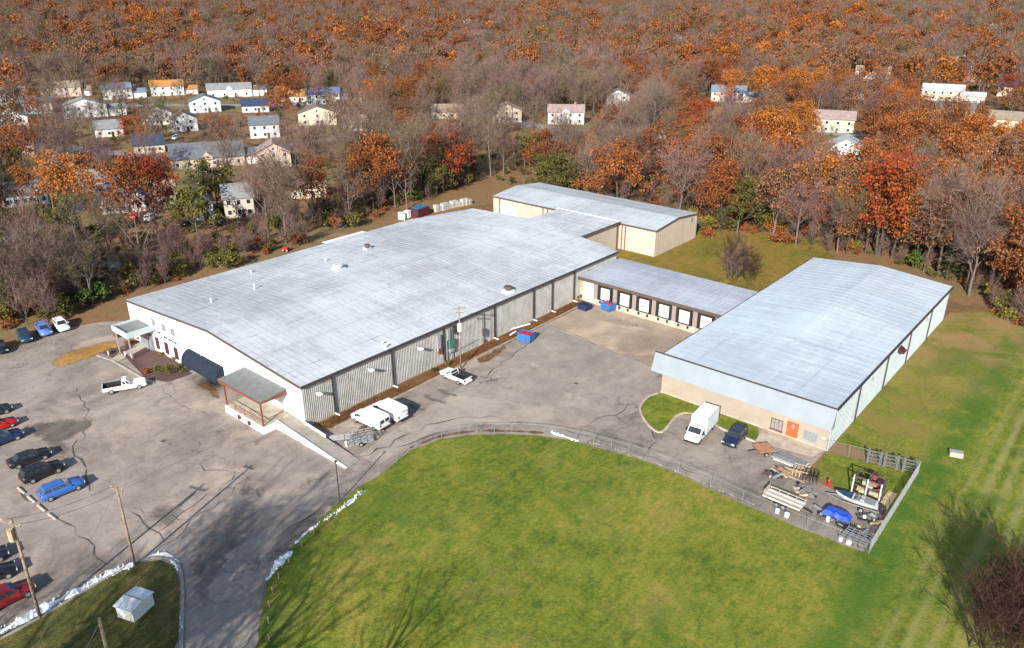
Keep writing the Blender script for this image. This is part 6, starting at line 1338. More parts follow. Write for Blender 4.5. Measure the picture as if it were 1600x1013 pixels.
def twigs(segs, n_per, ln, w, seed, upb=0.35):
    r = np.random.default_rng(seed); v = []; f = []
    for pts, L in segs:
        for k in range(n_per):
            i = r.integers(0, len(pts)-1); t_ = r.uniform(); p_ = np.array(pts[i].lerp(pts[i+1], t_)); ax = np.array((pts[i+1]-pts[i]).normalized())
            d = ax*0.8+r.normal(size=3)*0.55+np.array([0, 0, upb]); d /= np.linalg.norm(d); s_ = np.cross(d, r.normal(size=3)); s_ /= np.linalg.norm(s_)
            l = ln*r.uniform(0.5, 1.3); m_ = p_+d*l*0.55+r.normal(size=3)*l*0.06; e = p_+d*l+r.normal(size=3)*l*0.12; n = len(v)
            v += [p_-s_*w/2, p_+s_*w/2, m_+s_*w*0.3, m_-s_*w*0.3, e]; f += [(n, n+1, n+2, n+3), (n+3, n+2, n+4)]
    return np.array(v), f
BARE = dict(levels=3, kids=[9, 6, 5], start=[0.3, 0.25, 0.2], ang=[(28, 55), (25, 55), (25, 60)], len=[(0.42, 0.62), (0.42, 0.62), (0.4, 0.62)], wob=[0.05, 0.12, 0.16, 0.2], up=[0.05, 0.09, 0.06, 0.05], taper=[0.3, 0.3, 0.35, 0.3], rk=[0.55, 0.6, 0.6], sides=[7, 4, 3, 3])
OAK = dict(BARE, kids=[8, 5, 3], start=[0.28, 0.3, 0.3], ang=[(35, 70), (30, 60), (30, 60)], len=[(0.42, 0.58), (0.42, 0.6), (0.4, 0.6)])
LOW = dict(BARE, levels=2, kids=[8, 5], sides=[4, 3, 3])
MULTI = dict(BARE, levels=3, kids=[7, 6, 5], start=[0.12, 0.2, 0.2], ang=[(15, 38), (20, 45), (25, 55)], len=[(0.6, 0.9), (0.42, 0.6), (0.4, 0.6)])
WOODC = {}
def proto_bare(seed, h, spec=BARE, n_tw=9, ln=1.5, w=0.045):
    T_ = Tree(seed); T_.grow(Vector((0, 0, -0.2)), Vector((0, 0, 1)), h*0.78, h*0.016, 0, spec); tv, tf = twigs(T_.segs, n_tw, ln, w, seed)
    return T_.wv, T_.wf, tv, tf
def proto_leafy(seed, h, spec=OAK, n_leaf=18, spread=1.15, size=0.4, up=0.4):
    T_ = Tree(seed); T_.grow(Vector((0, 0, -0.2)), Vector((0, 0, 1)), h*0.74, h*0.017, 0, spec); tv, tf = cards(T_.tips, n_leaf, spread*h/15, size, seed, up)
    return T_.wv, T_.wf, tv, tf
def proto_conifer(seed, h, rad, n=900, size=0.55):
    r = np.random.default_rng(seed); T_ = Tree(seed); T_.tube([Vector((0, 0, -0.2)), Vector((0, 0, h*0.5)), Vector((0, 0, h*0.97))], [h*0.016, h*0.01, 0.02], 6)
    v = []; f = []
    nb = 46
    for i in range(nb):
        t_ = 0.1+0.88*i/nb; z = h*t_; L = rad*(1-t_)**0.8*r.uniform(.75, 1.15)+0.2; az = i*2.4; d = Vector((math.cos(az), math.sin(az), -0.22+0.5*t_))
        T_.tube([Vector((0, 0, z)), Vector((0, 0, z))+d*L], [0.05, 0.01], 3)
        for k in range(int(n/nb)):
            u = r.uniform(.15, 1)**0.7; c_ = np.array((0, 0, z))+np.array(d)*L*u+r.normal(size=3)*0.16*L*0.5; a = np.array(d)*0.7+r.normal(size=3)*0.5; a /= np.linalg.norm(a); b_ = np.cross(a, np.array((0, 0, 1))+r.normal(size=3)*0.35); b_ /= np.linalg.norm(b_); s_ = size*r.uniform(.6, 1.2)
            m_ = len(v); v += [c_-a*s_*0.5, c_+b_*s_*0.22, c_+a*s_*0.6, c_-b_*s_*0.22]; f.append((m_, m_+1, m_+2, m_+3))
    return T_.wv, T_.wf, np.array(v), f
def proto_bush(seed, h, n_leaf=9, size=0.34, spread=0.5):
    T_ = Tree(seed); r = T_.r; sp_ = dict(BARE, levels=1, kids=[6], start=[0.2], ang=[(20, 50)], len=[(0.4, 0.7)], sides=[3, 3], wob=[0.12, 0.2])
    for i in range(8): T_.grow(Vector((r.uniform(-.3, .3), r.uniform(-.3, .3), -0.1)), Vector((r.gauss(0, .45), r.gauss(0, .45), 1)).normalized(), h*r.uniform(.5, .9), 0.035, 0, sp_)
    tv, tf = cards(T_.tips, n_leaf, spread, size, seed, 0.3); return T_.wv, T_.wf, tv, tf
PROTO = {}
def reg(kind, data, bark, leaf):
    wv, wf, tv, tf = data; PROTO.setdefault(kind, []).append((np_mesh('trunk', wv, wf, [M[bark]]), np_mesh('crown', tv, tf, [M[leaf]]), data, bark, leaf))
for i in range(4): reg('bare', proto_bare(100+i, 15), 'bark', 'twig')
for i in range(3): reg('mauve', proto_bare(120+i, 14, n_tw=11), 'bark', 'twig_mauve')
reg('tangle', proto_bare(131, 11, MULTI, 12, 1.3), 'bark_dark', 'twig_olive'); reg('tangle', proto_bare(132, 12, MULTI, 12, 1.3), 'bark', 'twig_olive')
for i in range(3): reg('rust', proto_leafy(140+i, 15), 'bark_dark', 'rust')
for i in range(2): reg('brown', proto_leafy(150+i, 14, n_leaf=13), 'bark', 'brown_leaf')
for i in range(2): reg('red', proto_leafy(160+i, 15, n_leaf=20), 'bark_dark', 'red_leaf')
for i in range(2): reg('orange', proto_leafy(170+i, 16, n_leaf=22), 'bark_dark', 'orange_leaf')
reg('olive', proto_leafy(180, 11, n_leaf=18), 'bark', 'olive_leaf')
for i in range(2): reg('pine', proto_conifer(190+i, 12, 3.2), 'bark_dark', 'pine')
reg('sycamore', proto_bare(195, 16, dict(BARE, ang=[(25, 48), (20, 45), (25, 50)]), 7, 1.3, 0.05), 'bark_pale', 'twig')
for i in range(2): reg('olive_bush', proto_bush(200+i, 2.8), 'bark', 'olive_leaf')
for i in range(2): reg('yellow_bush', proto_bush(210+i, 2.6), 'bark', 'yellow_leaf')
reg('green_bush', proto_bush(220, 3.0), 'bark', 'green_leaf'); reg('rust_bush', proto_bush(230, 2.2, 7), 'bark', 'rust')
reg('thicket', proto_bare(241, 4.6, dict(MULTI, levels=2, kids=[9, 7], start=[0.05, 0.15]), 26, 0.9, 0.022), 'bark_dark', 'twig_thicket')
reg('open', proto_bare(251, 15, dict(BARE, kids=[8, 5, 4], start=[0.35, 0.3, 0.3], rk=[0.62, 0.62, 0.6]), 4, 1.1, 0.04), 'bark', 'twig')
_b = Tree(252); _b.grow(Vector((0, 0, -0.2)), Vector((0.06, 0, 1)), 15*0.74, 0.36, 0, dict(BARE, kids=[7, 5, 4], start=[0.33, 0.3, 0.3], rk=[0.6, 0.62, 0.6])); _tv, _tf = twigs(_b.segs, 3, 1.0, 0.05, 252); reg('stout', (_b.wv, _b.wf, _tv, _tf), 'bark', 'twig')
reg('twiggy_bush', proto_bare(240, 4.5, dict(MULTI, levels=2), 14, 0.9, 0.03), 'bark_dark', 'twig_mauve')
def plant(kind, x, y, s, label, name='tree', group=None, cat=None, rz=None, vi=None, sz=None, z=None):
    tr_, cr, *_ = PROTO[kind][(vi if vi is not None else random.randrange(len(PROTO[kind]))) % len(PROTO[kind])]
    t_ = thing(name, label, cat or ('shrub' if 'bush' in name or 'shrub' in name else 'tree'), (x, y, Tz(x, y) if z is None else z), rz if rz is not None else random.uniform(0, 6.28), group)
    t_.scale = (s, s, (sz or s)); link_mesh('trunk', tr_, t_); link_mesh('crown', cr, t_); return t_

# trees one can point at
q_ = P(1545, 455); plant('sycamore', q_.x, q_.y, 1.1, 'tall bare whitish tree by the right corner of the blue-roofed warehouse', 'bare_tree')
q_ = P(1478, 438); plant('pine', q_.x, q_.y, 0.85, 'bushy dark green cedar behind the corner of the blue-roofed warehouse', 'evergreen_tree', sz=0.8)
q_ = P(516, 184); plant('pine', q_.x, q_.y, 1.35, 'tall dark green conifer between the cream gable house and the brick wing', 'evergreen_tree')
q_ = P(1076, 160); plant('green_bush', q_.x, q_.y, 4.2, 'round green tree left of the brick house with the porch gable', 'green_tree', sz=3.2)
q_ = P(620, 172); plant('pine', q_.x, q_.y, 1.2, 'grey-green conifer right of the blue roofed house', 'evergreen_tree')
q_ = P(578, 168); plant('pine', q_.x, q_.y, 1.0, 'small olive conifer right of the brick wing house', 'evergreen_tree')
q_ = P(690, 296); plant('red', q_.x, q_.y, 1.15, 'vivid red-orange tree at the wood edge above the white bales', 'red_tree', vi=0); q_ = P(718, 290); plant('red', q_.x, q_.y, 0.95, 'smaller red-orange tree right beside the vivid one above the bales', 'red_tree', vi=1)
q_ = P(1205, 285); plant('orange', q_.x, q_.y, 1.3, 'big glowing orange oak in front of the brick house with porch gable', 'orange_tree', vi=0); q_ = P(1250, 262); plant('orange', q_.x, q_.y, 1.1, 'orange oak just right of the biggest glowing one', 'orange_tree', vi=1)
q_ = P(70, 345); plant('orange', q_.x, q_.y, 0.95, 'golden orange tree in front of the long white house, left of a pair', 'orange_tree', vi=1); q_ = P(125, 365); plant('orange', q_.x, q_.y, 1.25, 'big golden orange tree left of the sunlit blue roof, right of a pair', 'orange_tree', vi=0)
q_ = P(1515, 262); plant('orange', q_.x, q_.y, 1.05, 'golden oak in front of the cream bungalow', 'orange_tree', vi=0)
q_ = P(215, 232); plant('red', q_.x, q_.y, 0.8, 'red-leaved tree in front of the tall white gable house', 'red_tree')
q_ = P(1143, 442); plant('thicket', q_.x, q_.y, 1.8, 'dense bare brown thicket alone on the rear lawn behind the dock building', 'bare_shrub'); plant('yellow_bush', q_.x-0.3, q_.y-3.0, 0.55, 'small yellow-green bush at the foot of the thicket behind the dock roof', 'yellow_bush'); plant('twiggy_bush', q_.x+0.5, q_.y+0.7, 1.65, 'taller mauve stems rising through the dense thicket on the rear lawn', 'bare_shrub'); plant('twiggy_bush', q_.x-1.2, q_.y+0.2, 1.2, 'low skirt of bare stems on the left of the rear lawn thicket', 'bare_shrub'); plant('thicket', q_.x+3.0, q_.y+1.6, 1.3, 'lower leaning bare thicket right of the dense one on the rear lawn', 'bare_shrub')
TH = [((1600, 1030), 2.1, 'tallest stems of the leafless reddish-brown thicket in the bottom corner of the lawn'), ((1560, 1040), 1.9, 'leafless thicket stems reaching left over the lawn in the bottom corner'), ((1535, 1024), 1.35, 'outermost small leafless bush of the corner thicket, out on the lawn'), ((1636, 1000), 1.7, 'leafless thicket stems cut by the picture edge, behind the tallest'), ((1622, 1060), 1.8, 'leafless thicket stems at the very corner of the picture'), ((1585, 1062), 1.5, 'lower dense leafless bush at the bottom edge under the tallest stems'), ((1610, 975), 1.2, 'leafless bush behind the corner thicket near the red marker'), ((1572, 1015), 1.5, 'dense leafless bush in the middle of the corner thicket'), ((1600, 995), 1.5, 'dense leafless bush at the back of the corner thicket, right of the middle one')]
for i, (px, s_, lab) in enumerate(TH):
    q_ = P(px[0]-20, px[1]-10); plant('thicket', q_.x, q_.y, s_, lab, 'bare_shrub', rz=i*1.7, cat='shrub')
q_ = P(1575, 905); t_ = thing('marker_flag', 'small red flag marker standing in the bare thicket on the lawn', 'marker', (q_.x, q_.y, Tz(q_.x, q_.y))); mb = MB(); mb.tube([(0, 0, 0), (0, 0, 1.5)], 0.03, 5); mb.build('pole', M['steel'], t_); mb = MB(); mb.box((0.16, 0, 1.3), (0.32, 0.04, 0.45)); mb.build('flag', M['red'], t_)
# planting by the office
for px, k, s, lab, nm in (((266, 585), 'olive_bush', 0.75, 'clipped green hedge plant by the awning, nearer the white pickup', 'hedge_bush'), ((283, 583), 'olive_bush', 0.7, 'green hedge plant touching the navy awning', 'hedge_bush'), ((250, 584), 'olive_bush', 0.65, 'green hedge plant at the front of the bark bed', 'hedge_bush'),
                          ((232, 584), 'rust_bush', 0.6, 'orange-tan bushy grass clump beside the green hedge', 'grass_clump'), ((205, 538), 'rust_bush', 0.55, 'rusty shrub under the office canopy', 'rust_shrub'), ((222, 533), 'rust_bush', 0.6, 'rusty shrub between the canopy and the first maroon window', 'rust_shrub'), ((186, 528), 'rust_bush', 0.6, 'dark red shrub at the outer canopy column', 'rust_shrub'),
                          ((256, 556), 'yellow_bush', 0.4, 'yellow-orange low shrub beneath the maroon windows', 'yellow_bush'), ((272, 563), 'yellow_bush', 0.36, 'small golden shrub beneath the last maroon window', 'yellow_bush'), ((172, 553), 'yellow_bush', 0.35, 'little yellow-green bush in the small bed by the walk', 'yellow_bush'), ((678, 582), 'olive_bush', 0.35, 'small olive weed clump on the leafy strip by the cabinets', 'weed_clump'), ((700, 572), 'yellow_bush', 0.4, 'yellow-green weed clump at the foot of the transformer pole', 'weed_clump')):
    q_ = P(*px); plant(k, q_.x, q_.y, s, lab, nm, cat='shrub', sz=s*0.75)
front_row = [((1118, 348), 'rust', 1.0), ((1165, 352), 'brown', 0.95), ((1215, 362), 'rust', 1.05), ((1262, 374), 'red', 0.85), ((1310, 384), 'orange', 1.0), ((1352, 396), 'rust', 1.1), ((1392, 404), 'rust', 1.05), ((1432, 414), 'orange', 1.0), ((1500, 428), 'rust', 1.15), ((1592, 492), 'rust', 1.0), ((1610, 430), 'orange', 1.15)]
for i, (px, k, s_) in enumerate(front_row):
    q_ = P(*px); plant(k, q_.x, q_.y, s_, ORDN[i]+' '+{'rust': 'rust-leaved', 'brown': 'dull brown', 'red': 'red-orange', 'orange': 'golden orange'}[k]+' oak of the front row, counted along the edge from the rear warehouse', 'oak_tree', 'front row of oaks at the wood edge')
for i, (px, k, s_) in enumerate((((1060, 325), 'red', 0.75), ((1150, 320), 'rust', 1.2), ((1270, 335), 'rust', 1.25), ((1380, 362), 'rust', 1.3), ((1450, 372), 'orange', 1.2), ((1535, 385), 'rust', 1.3), ((1590, 400), 'red', 1.0), ((960, 270), 'rust', 0.9), ((905, 262), 'orange', 0.8))):
    q_ = P(*px); plant(k, q_.x, q_.y, s_, ORDN[i]+' big '+{'rust': 'rust-leaved', 'red': 'red-orange', 'orange': 'golden orange'}[k]+' oak of the second row behind the rear buildings', 'oak_tree', 'second row of oaks behind the rear buildings')
# trees outside the picture whose long shadows lie on the drive and the lawn
for x, y, s_, lab in ((-40.4, 0.0, 1.6, 'tall bare tree casting a long shadow on the lawn'), (-33.4, 11.5, 1.25, 'bare tree casting the second long shadow on the lawn'), (-46, -12, 1.8, 'bare tree shading the mouth of the drive'), (-50.5, -6, 1.5, 'bare tree shading the drive beside the island'), (-52, -17, 1.8, 'bare tree shading the grassy island'), (-57, -25, 1.6, 'bare tree beyond the grassy island'), (-49, -1.5, 1.3, 'young bare tree throwing its shadow across the drive mouth'), (-43, -4.5, 1.55, 'slim bare tree shading the lawn edge by the drive')):
    plant('bare' if -51 < x < -45 else 'stout', x, y, s_, lab, 'bare_tree')

# ---- the woods
SITE = PX((-500,640),(-60,532),(0,520),(60,508),(110,500),(190,463),(300,434),(400,404),(480,382),(560,354),(640,327),(690,305),(745,287),(772,284))
SITE = [Vector(v[:2]) for v in SITE]+[Vector((-131, 168)), Vector((-79, 168))]+[Vector(v[:2]) for v in PX((1098, 352), (1110, 366), (1180, 376), (1290, 396), (1330, 404), (1420, 420), (1500, 452), (1535, 478), (1570, 505), (1605, 520), (1760, 575))]+[Vector((60, 40)), Vector((40, -60)), Vector((-200, -60))]
SA = np.array([(v.x, v.y) for v in SITE]); SB_ = np.roll(SA, -1, 0)
def in_site(x, y):
    c_ = ((SA[:,1] > y) != (SB_[:,1] > y)) & (x < (SB_[:,0]-SA[:,0])*(y-SA[:,1])/(SB_[:,1]-SA[:,1]+1e-12)+SA[:,0]); return c_.sum() % 2 == 1
STREET_OBJS = [o for o in bpy.data.objects if o.name.startswith('residential_street')]
SPTS = np.concatenate([np.array([v.co[:2] for v in o.data.vertices]) for o in STREET_OBJS])
sp2 = []
for o in STREET_OBJS:
    vs = np.array([v.co[:2] for v in o.data.vertices]); n = len(vs)//2; ctr = (vs[:n]+vs[n:])/2
    for a, b_ in zip(ctr[:-1], ctr[1:]): sp2 += [a+(b_-a)*t_ for t_ in np.linspace(0, 1, max(2, int(np.linalg.norm(b_-a)/4)))]
SPTS = np.array(sp2); HARR = np.array([(h[0], h[1], h[2], h[3]) for h in HOUSES])
HOT = [(1190,205,55,'orange',.6),(1200,300,110,'rust',.5),(1420,300,120,'rust',.6),(95,270,60,'orange',.45),(690,250,35,'red',.8),(1460,340,110,'rust',.75),(1340,310,80,'rust',.6),(1520,225,45,'orange',.6),(1120,230,55,'red',.45),(920,230,45,'rust',.5),(1540,400,60,'rust',.5),(430,190,60,'rust',.6),(560,230,60,'brown',.5),(1230,110,80,'orange',.2),(1230,110,90,'rust',.3),(1080,90,60,'rust',.5),(880,90,50,'rust',.5),(640,90,60,'rust',.5),(540,95,50,'rust',.5),(140,95,60,'red',.4),(220,50,60,'rust',.5),(1010,115,40,'rust',.6),(1300,60,80,'rust',.5),(780,280,60,'olive',.35),(1230,340,70,'olive',.35),(870,280,60,'olive',.35)]
def kind_at(x, y, px, py, r):
    for hx, hy, R_, k, pr in HOT:
        d = math.hypot(px-hx, (py-hy)*1.3)
        if d < R_*1.3 and r.random() < pr*0.95*(1-0.6*d/(R_*1.3)): return k if r.random() < .6 else r.choice(['rust', 'brown', 'rust', 'orange', 'bare'])
    n = mnoise.noise(Vector((x*0.018, y*0.018, 3.1)))*0.55+mnoise.noise(Vector((x*0.05, y*0.05, 9.0)))*0.3
    p_r = 0.18+(0.20 if py < 110 else 0)+(0.34 if px > 1040 and py > 110 else 0)+(0.14 if 280 < px < 720 and 110 < py < 290 else 0)+n*1.0-(0.08 if px < 700 and py > 300 else 0)-(0.18 if 720 < px < 1040 and 150 < py < 300 else 0)
    u = r.random()
    if u < p_r: return r.choices(['rust', 'brown', 'red', 'orange'], [0.49, 0.41, 0.06, 0.04])[0]
    if r.random() < 0.02: return 'pine'
    if r.random() < (0.10 if (py > 300 and px < 760) else 0.04) and py > 110: return 'olive'
    return r.choices(['bare', 'mauve', 'tangle', 'open'], [0.30, 0.10, 0.32, 0.28] if (py > 300 and px < 760) else [0.38, 0.32, 0.10, 0.20])[0]
cand = []; rt = random.Random(99)
ringd = 100
def scan(cell, d0, d1, dens):
    n = int(d1/cell)+2
    for i in range(-n, n+1):
        for j in range(-n, n+1):
            x = (i+rt.random())*cell; y = (j+rt.random())*cell; d = math.hypot(x, y)
            if not (d0 <= d < d1): continue
            fw = x*_F[0]+y*_F[1]; ri = x*_R[0]+y*_R[1]
            if fw < 40 or abs(ri) > fw*0.79+22: continue
            if in_site(x, y): continue
            z = Tz(x, y); px, py, zc = proj(x, y, z)
            if px < -130 or px > 1730 or py > 620: continue
            dd = dens(x, y, px, py)
            if rt.random() > dd: continue
            cand.append((d, x, y, z, px, py, zc))
def dens_near(x, y, px, py):
    # dense along the wood edge, open among the houses
    if px < 760:
        if py > 285: return 0.85
        return 0.33 if (px < 640 and py > 125) else 0.40
    if py > 250: return 0.66
    return 0.42
scan(5.6, 90, 420, dens_near); scan(7.5, 420, 780, lambda x, y, px, py: 0.5); scan(8.5, 780, 1900, lambda x, y, px, py: 0.62)
keep = []
for c_ in cand:
    d, x, y, z, px, py, zc = c_
    if d < 800:
        if np.min(np.hypot(SPTS[:,0]-x, SPTS[:,1]-y)) < 5.5: continue
        if np.any(np.hypot(HARR[:,0]-x, HARR[:,1]-y-HARR[:,3]*0.3) < HARR[:,2]*0.5+4.5): continue
    top = 17.5*FOC/zc; hw = 5.5*FOC/zc; hide = 0.0
    for hx, hy, W_, D_, hpx, hpy, wpx, hh, hz in HOUSES:
        if zc < hz and px+hw > hpx-wpx/2 and px-hw < hpx+wpx/2 and py-top < hpy-hh*0.25 and py > hpy-4: hide = max(hide, (0.95 if hpx in (1137, 1298, 1470, 884, 1578) else 0.8 if hpx < 640 else 0.78) if hpy > 112 else 0.35)
    if rt.random() < hide: continue
    keep.append((d, x, y, z, px, py, zc, kind_at(x, y, px, py, rt)))
keep.sort()
ZONES = [(lambda px, py: py > 305 and px < 760, 'in the wood strip beyond the far side of the white warehouse'), (lambda px, py: px < 760, 'among the houses past the wood strip'), (lambda px, py: px < 1095, 'in the woods right behind the cream rear warehouse'), (lambda px, py: True, 'in the autumn woods behind the blue-roofed warehouse')]
KTXT = {'bare': ('bare_tree', 'bare grey tree'), 'mauve': ('bare_tree', 'bare mauve tree'), 'open': ('bare_tree', 'open-limbed bare grey tree'), 'tangle': ('bare_tree', 'many-stemmed bare tree'), 'rust': ('oak_tree', 'rust-leaved oak'), 'brown': ('oak_tree', 'dull brown oak'), 'red': ('oak_tree', 'red-orange oak'), 'orange': ('oak_tree', 'orange-leaved oak'), 'olive': ('green_tree', 'olive-green small tree'), 'pine': ('evergreen_tree', 'dark green conifer')}
_ST = {'with', 'and', 'in', 'on', 'the', 'a', 'of', 'by', 'behind', 'below', 'under', 'right', 'left', 'among', 'half', 'nearest', 'from', 'through', 'over', 'near', 'two', 'its', 'big', 'large', 'between', 'an', 'above', 'just', 'several', 'glimpsed', 'second', 'standing', 'beside', 'rising'}
HSHORT = []
for o in bpy.data.objects:
    if o.name.split('.')[0] == 'house' and o.parent is None:
        w_ = o['label'].split()[:5]
        while w_[-1] in _ST: w_.pop()
        HSHORT.append((o, ' '.join(w_)))
_hp = {(round(o.location.x, 2), round(o.location.y, 2)): t_ for o, t_ in HSHORT}
HSHORT = [_hp[(round(h[0], 2), round(h[1], 2))] for h in HOUSES]
SITE_PTS = np.concatenate([np.linspace(a, b_, max(2, int(np.linalg.norm(b_-a)/3))) for a, b_ in zip(SA, SB_)])
count = {}; far = []
for (d, x, y, z, px, py, zc, k) in keep:
    nm, txt = KTXT[k]; lim = {'bare_tree': 285, 'oak_tree': 280, 'green_tree': 60, 'evergreen_tree': 60}[nm]
    if count.get(nm, 0) >= lim or not (-60 < px < 1660): far.append((x, y, z, k, d)); continue
    count[nm] = count.get(nm, 0)+1
    zt = next(t_ for f, t_ in ZONES if f(px, py)); s_ = rt.uniform(0.86, 1.42)
    hd_ = np.hypot(HARR[:,0]-x, HARR[:,1]-y); ih = int(np.argmin(hd_)); size = 'tall' if s_ > 1.24 else ('small' if s_ < 1.03 else 'middling')
    if hd_[ih] < 24: where = ('in front of the ' if py > HOUSES[ih][5] else 'behind the ')+HSHORT[ih]
    else:
        edge_d = float(np.min(np.hypot(SITE_PTS[:,0]-x, SITE_PTS[:,1]-y))); dep = 'at the edge of' if edge_d < 11 else ('just inside' if edge_d < 28 else 'deep in')
        if py > 305 and px < 760: where = dep+' the wood strip '+('above the parked cars' if px < 190 else 'beside the white roof front' if px < 400 else 'beside the lean-to' if px < 590 else 'above the white bales')
        elif px < 760: where = dep+' the woods '+('left of' if px < 330 else 'around' if px < 560 else 'right of')+' the houses with blue roofs'
        elif px < 1095: where = dep+' the woods '+('left of' if px < 850 else 'behind' if px < 1000 else 'right of')+' the cream rear warehouse'
        else: where = dep+' the autumn woods '+('behind the rear lawn' if px < 1290 else 'behind the blue-roofed warehouse' if px < 1480 else 'by the pale bare tree')
    plant(k, x, y, s_, ' '.join((size+' '+txt+' '+where).split()[:16]), nm, size+' '+txt+'s '+where, 'tree', sz=s_*rt.uniform(.9, 1.1))
# shrubs along the wood edge
edge = PX((-20,516),(60,508),(110,498),(165,471),(230,454),(300,438),(380,415),(460,391),(540,363),(620,335),(690,309),(745,289))
edge_r = [Vector((-128, 170, 0)), Vector((-110, 171, 0)), Vector((-84, 171, 0))]+PX((1105,358),(1150,366),(1200,376),(1250,386),(1310,400),(1400,414),(1490,444),(1530,474),(1565,500),(1600,514))
def shrubs(line, n, kinds, w, txt, smin, smax):
    L = smooth_line(line, 12); r = rt
    for i in range(n):
        f = (i+r.random())/n*(len(L)-1.01); k = int(f); v = L[k].lerp(L[k+1], f-k); d = (L[k+1]-L[k]).normalized(); nn = Vector((-d.y, d.x)); o_ = r.uniform(*w); x, y = v.x+nn.x*o_, v.y+nn.y*o_
        kd = r.choices([a for a, b_ in kinds], [b_ for a, b_ in kinds])[0]; s = r.uniform(smin, smax); cname = {'olive_bush': 'olive-green', 'yellow_bush': 'yellow-green', 'green_bush': 'fresh green', 'rust_bush': 'rust-leaved', 'twiggy_bush': 'bare twiggy'}[kd]
        ppx = proj(x, y, 0)[0]; wh_ = ('above the parked cars' if ppx < 170 else 'beside the white roof front' if ppx < 380 else 'beside the lean-to' if ppx < 590 else 'above the white bales') if ppx < 760 else ('behind the cream rear warehouse' if ppx < 1095 else 'behind the rear lawn' if ppx < 1300 else 'behind the blue-roofed warehouse' if ppx < 1490 else 'by the pale bare tree')
        szn = 'big' if s > (smin+smax)/2 else 'low'; plant(kd, x, y, s, szn+' '+cname+' shrub '+txt+' '+wh_, 'wood_edge_shrub', szn+' '+cname+' shrubs '+wh_, 'shrub', sz=s*r.uniform(.7, 1.0))
shrubs(edge, 150, [('olive_bush', 4), ('twiggy_bush', 6), ('green_bush', .8), ('rust_bush', .8), ('yellow_bush', .25)], (0.0, 17), 'in the undergrowth', 0.9, 1.9)
shrubs(edge_r, 110, [('olive_bush', 2.2), ('yellow_bush', 1.5), ('twiggy_bush', 6), ('rust_bush', 2.2), ('green_bush', .4)], (0.0, 12), 'in the undergrowth', 0.7, 1.7)
# far woods, past counting: points that carry small light trees
LO = {}
def lo(name, leafy, seed, h, leaf):
    if leafy: wv, wf, tv, tf = proto_leafy(seed, h, LOW, 13, 1.5, 0.95, 0.5)
    else: wv, wf, tv, tf = proto_bare(seed, h, LOW, 14, 2.3, 0.10)
    n = len(wv); me = bpy.data.meshes.new(name); me.from_pydata([tuple(v) for v in wv]+[tuple(v) for v in tv], [], list(wf)+[tuple(i+n for i in f) for f in tf])
    me.materials.append(M['bark']); me.materials.append(M[leaf]); me.polygons.foreach_set('material_index', [0]*len(wf)+[1]*len(tf)); return me
def lo_pine(name):
    wv, wf, tv, tf = proto_conifer(77, 13, 3.4, 420, 0.95); n = len(wv); me = bpy.data.meshes.new(name); me.from_pydata([tuple(v) for v in wv]+[tuple(v) for v in tv], [], list(wf)+[tuple(i+n for i in f) for f in tf])
    me.materials.append(M['bark']); me.materials.append(M['pine']); me.polygons.foreach_set('material_index', [0]*len(wf)+[1]*len(tf)); return me
def scatter(name, meshes, pts, label, cat):
    """one mass of plants: a point for each, an instance on every point"""
    col = bpy.data.collections.new(name+'_sources')
    for i, me in enumerate(meshes): col.objects.link(bpy.data.objects.new('%s_source_%02d' % (name, i), me))
    me = bpy.data.meshes.new(name); me.from_pydata([(a[0], a[1], a[2]) for a in pts], [], [])
    r = np.random.default_rng(5); n = len(pts)
    for nm, ty, data in (('pick', 'INT', r.integers(0, len(meshes), n)), ('turn', 'FLOAT', r.uniform(0, 6.28, n)), ('size', 'FLOAT', np.array([a[3] for a in pts])*r.uniform(.8, 1.45, n))):
        at_ = me.attributes.new(nm, ty, 'POINT'); at_.data.foreach_set('value', data.astype(np.int32 if ty == 'INT' else np.float32))
    o = link_mesh(name, me); tag(o, label, cat, kind='stuff')
    g = bpy.data.node_groups.new(name, 'GeometryNodeTree'); g.interface.new_socket('Geometry', in_out='INPUT', socket_type='NodeSocketGeometry'); g.interface.new_socket('Geometry', in_out='OUTPUT', socket_type='NodeSocketGeometry')
    N = g.nodes; gi = N.new('NodeGroupInput'); go = N.new('NodeGroupOutput'); m2p = N.new('GeometryNodeMeshToPoints'); ip = N.new('GeometryNodeInstanceOnPoints'); ci = N.new('GeometryNodeCollectionInfo')
    ci.inputs['Collection'].default_value = col; ci.inputs['Separate Children'].default_value = True; ci.inputs['Reset Children'].default_value = True; ip.inputs['Pick Instance'].default_value = True
    def attr(nm, ty): a = N.new('GeometryNodeInputNamedAttribute'); a.data_type = ty; a.inputs['Name'].default_value = nm; return a.outputs['Attribute']
    cx = N.new('ShaderNodeCombineXYZ'); l = g.links.new
    l(gi.outputs[0], m2p.inputs[0]); l(m2p.outputs[0], ip.inputs['Points']); l(ci.outputs[0], ip.inputs['Instance']); l(attr('pick', 'INT'), ip.inputs['Instance Index']); l(attr('turn', 'FLOAT'), cx.inputs[2]); l(cx.outputs[0], ip.inputs['Rotation']); l(attr('size', 'FLOAT'), ip.inputs['Scale']); l(ip.outputs[0], go.inputs[0])
    md = o.modifiers.new('scatter', 'NODES'); md.node_group = g; return o
GR = {'bare': 'bare', 'open': 'bare', 'mauve': 'bare', 'tangle': 'bare', 'rust': 'rust', 'brown': 'rust', 'red': 'rust', 'orange': 'orange', 'olive': 'bare', 'pine': 'pine'}
byk = {}
for x, y, z, k, d in far: byk.setdefault(GR[k], []).append((x, y, z, 1.0))
scatter('far_bare_woods', [lo('a', False, 301+i, 15, lf) for i, lf in enumerate(('twig', 'twig_mauve', 'twig', 'twig_mauve', 'twig_olive'))], byk['bare'], 'far mass of bare grey and mauve trees reaching to the top of the picture', 'woods')
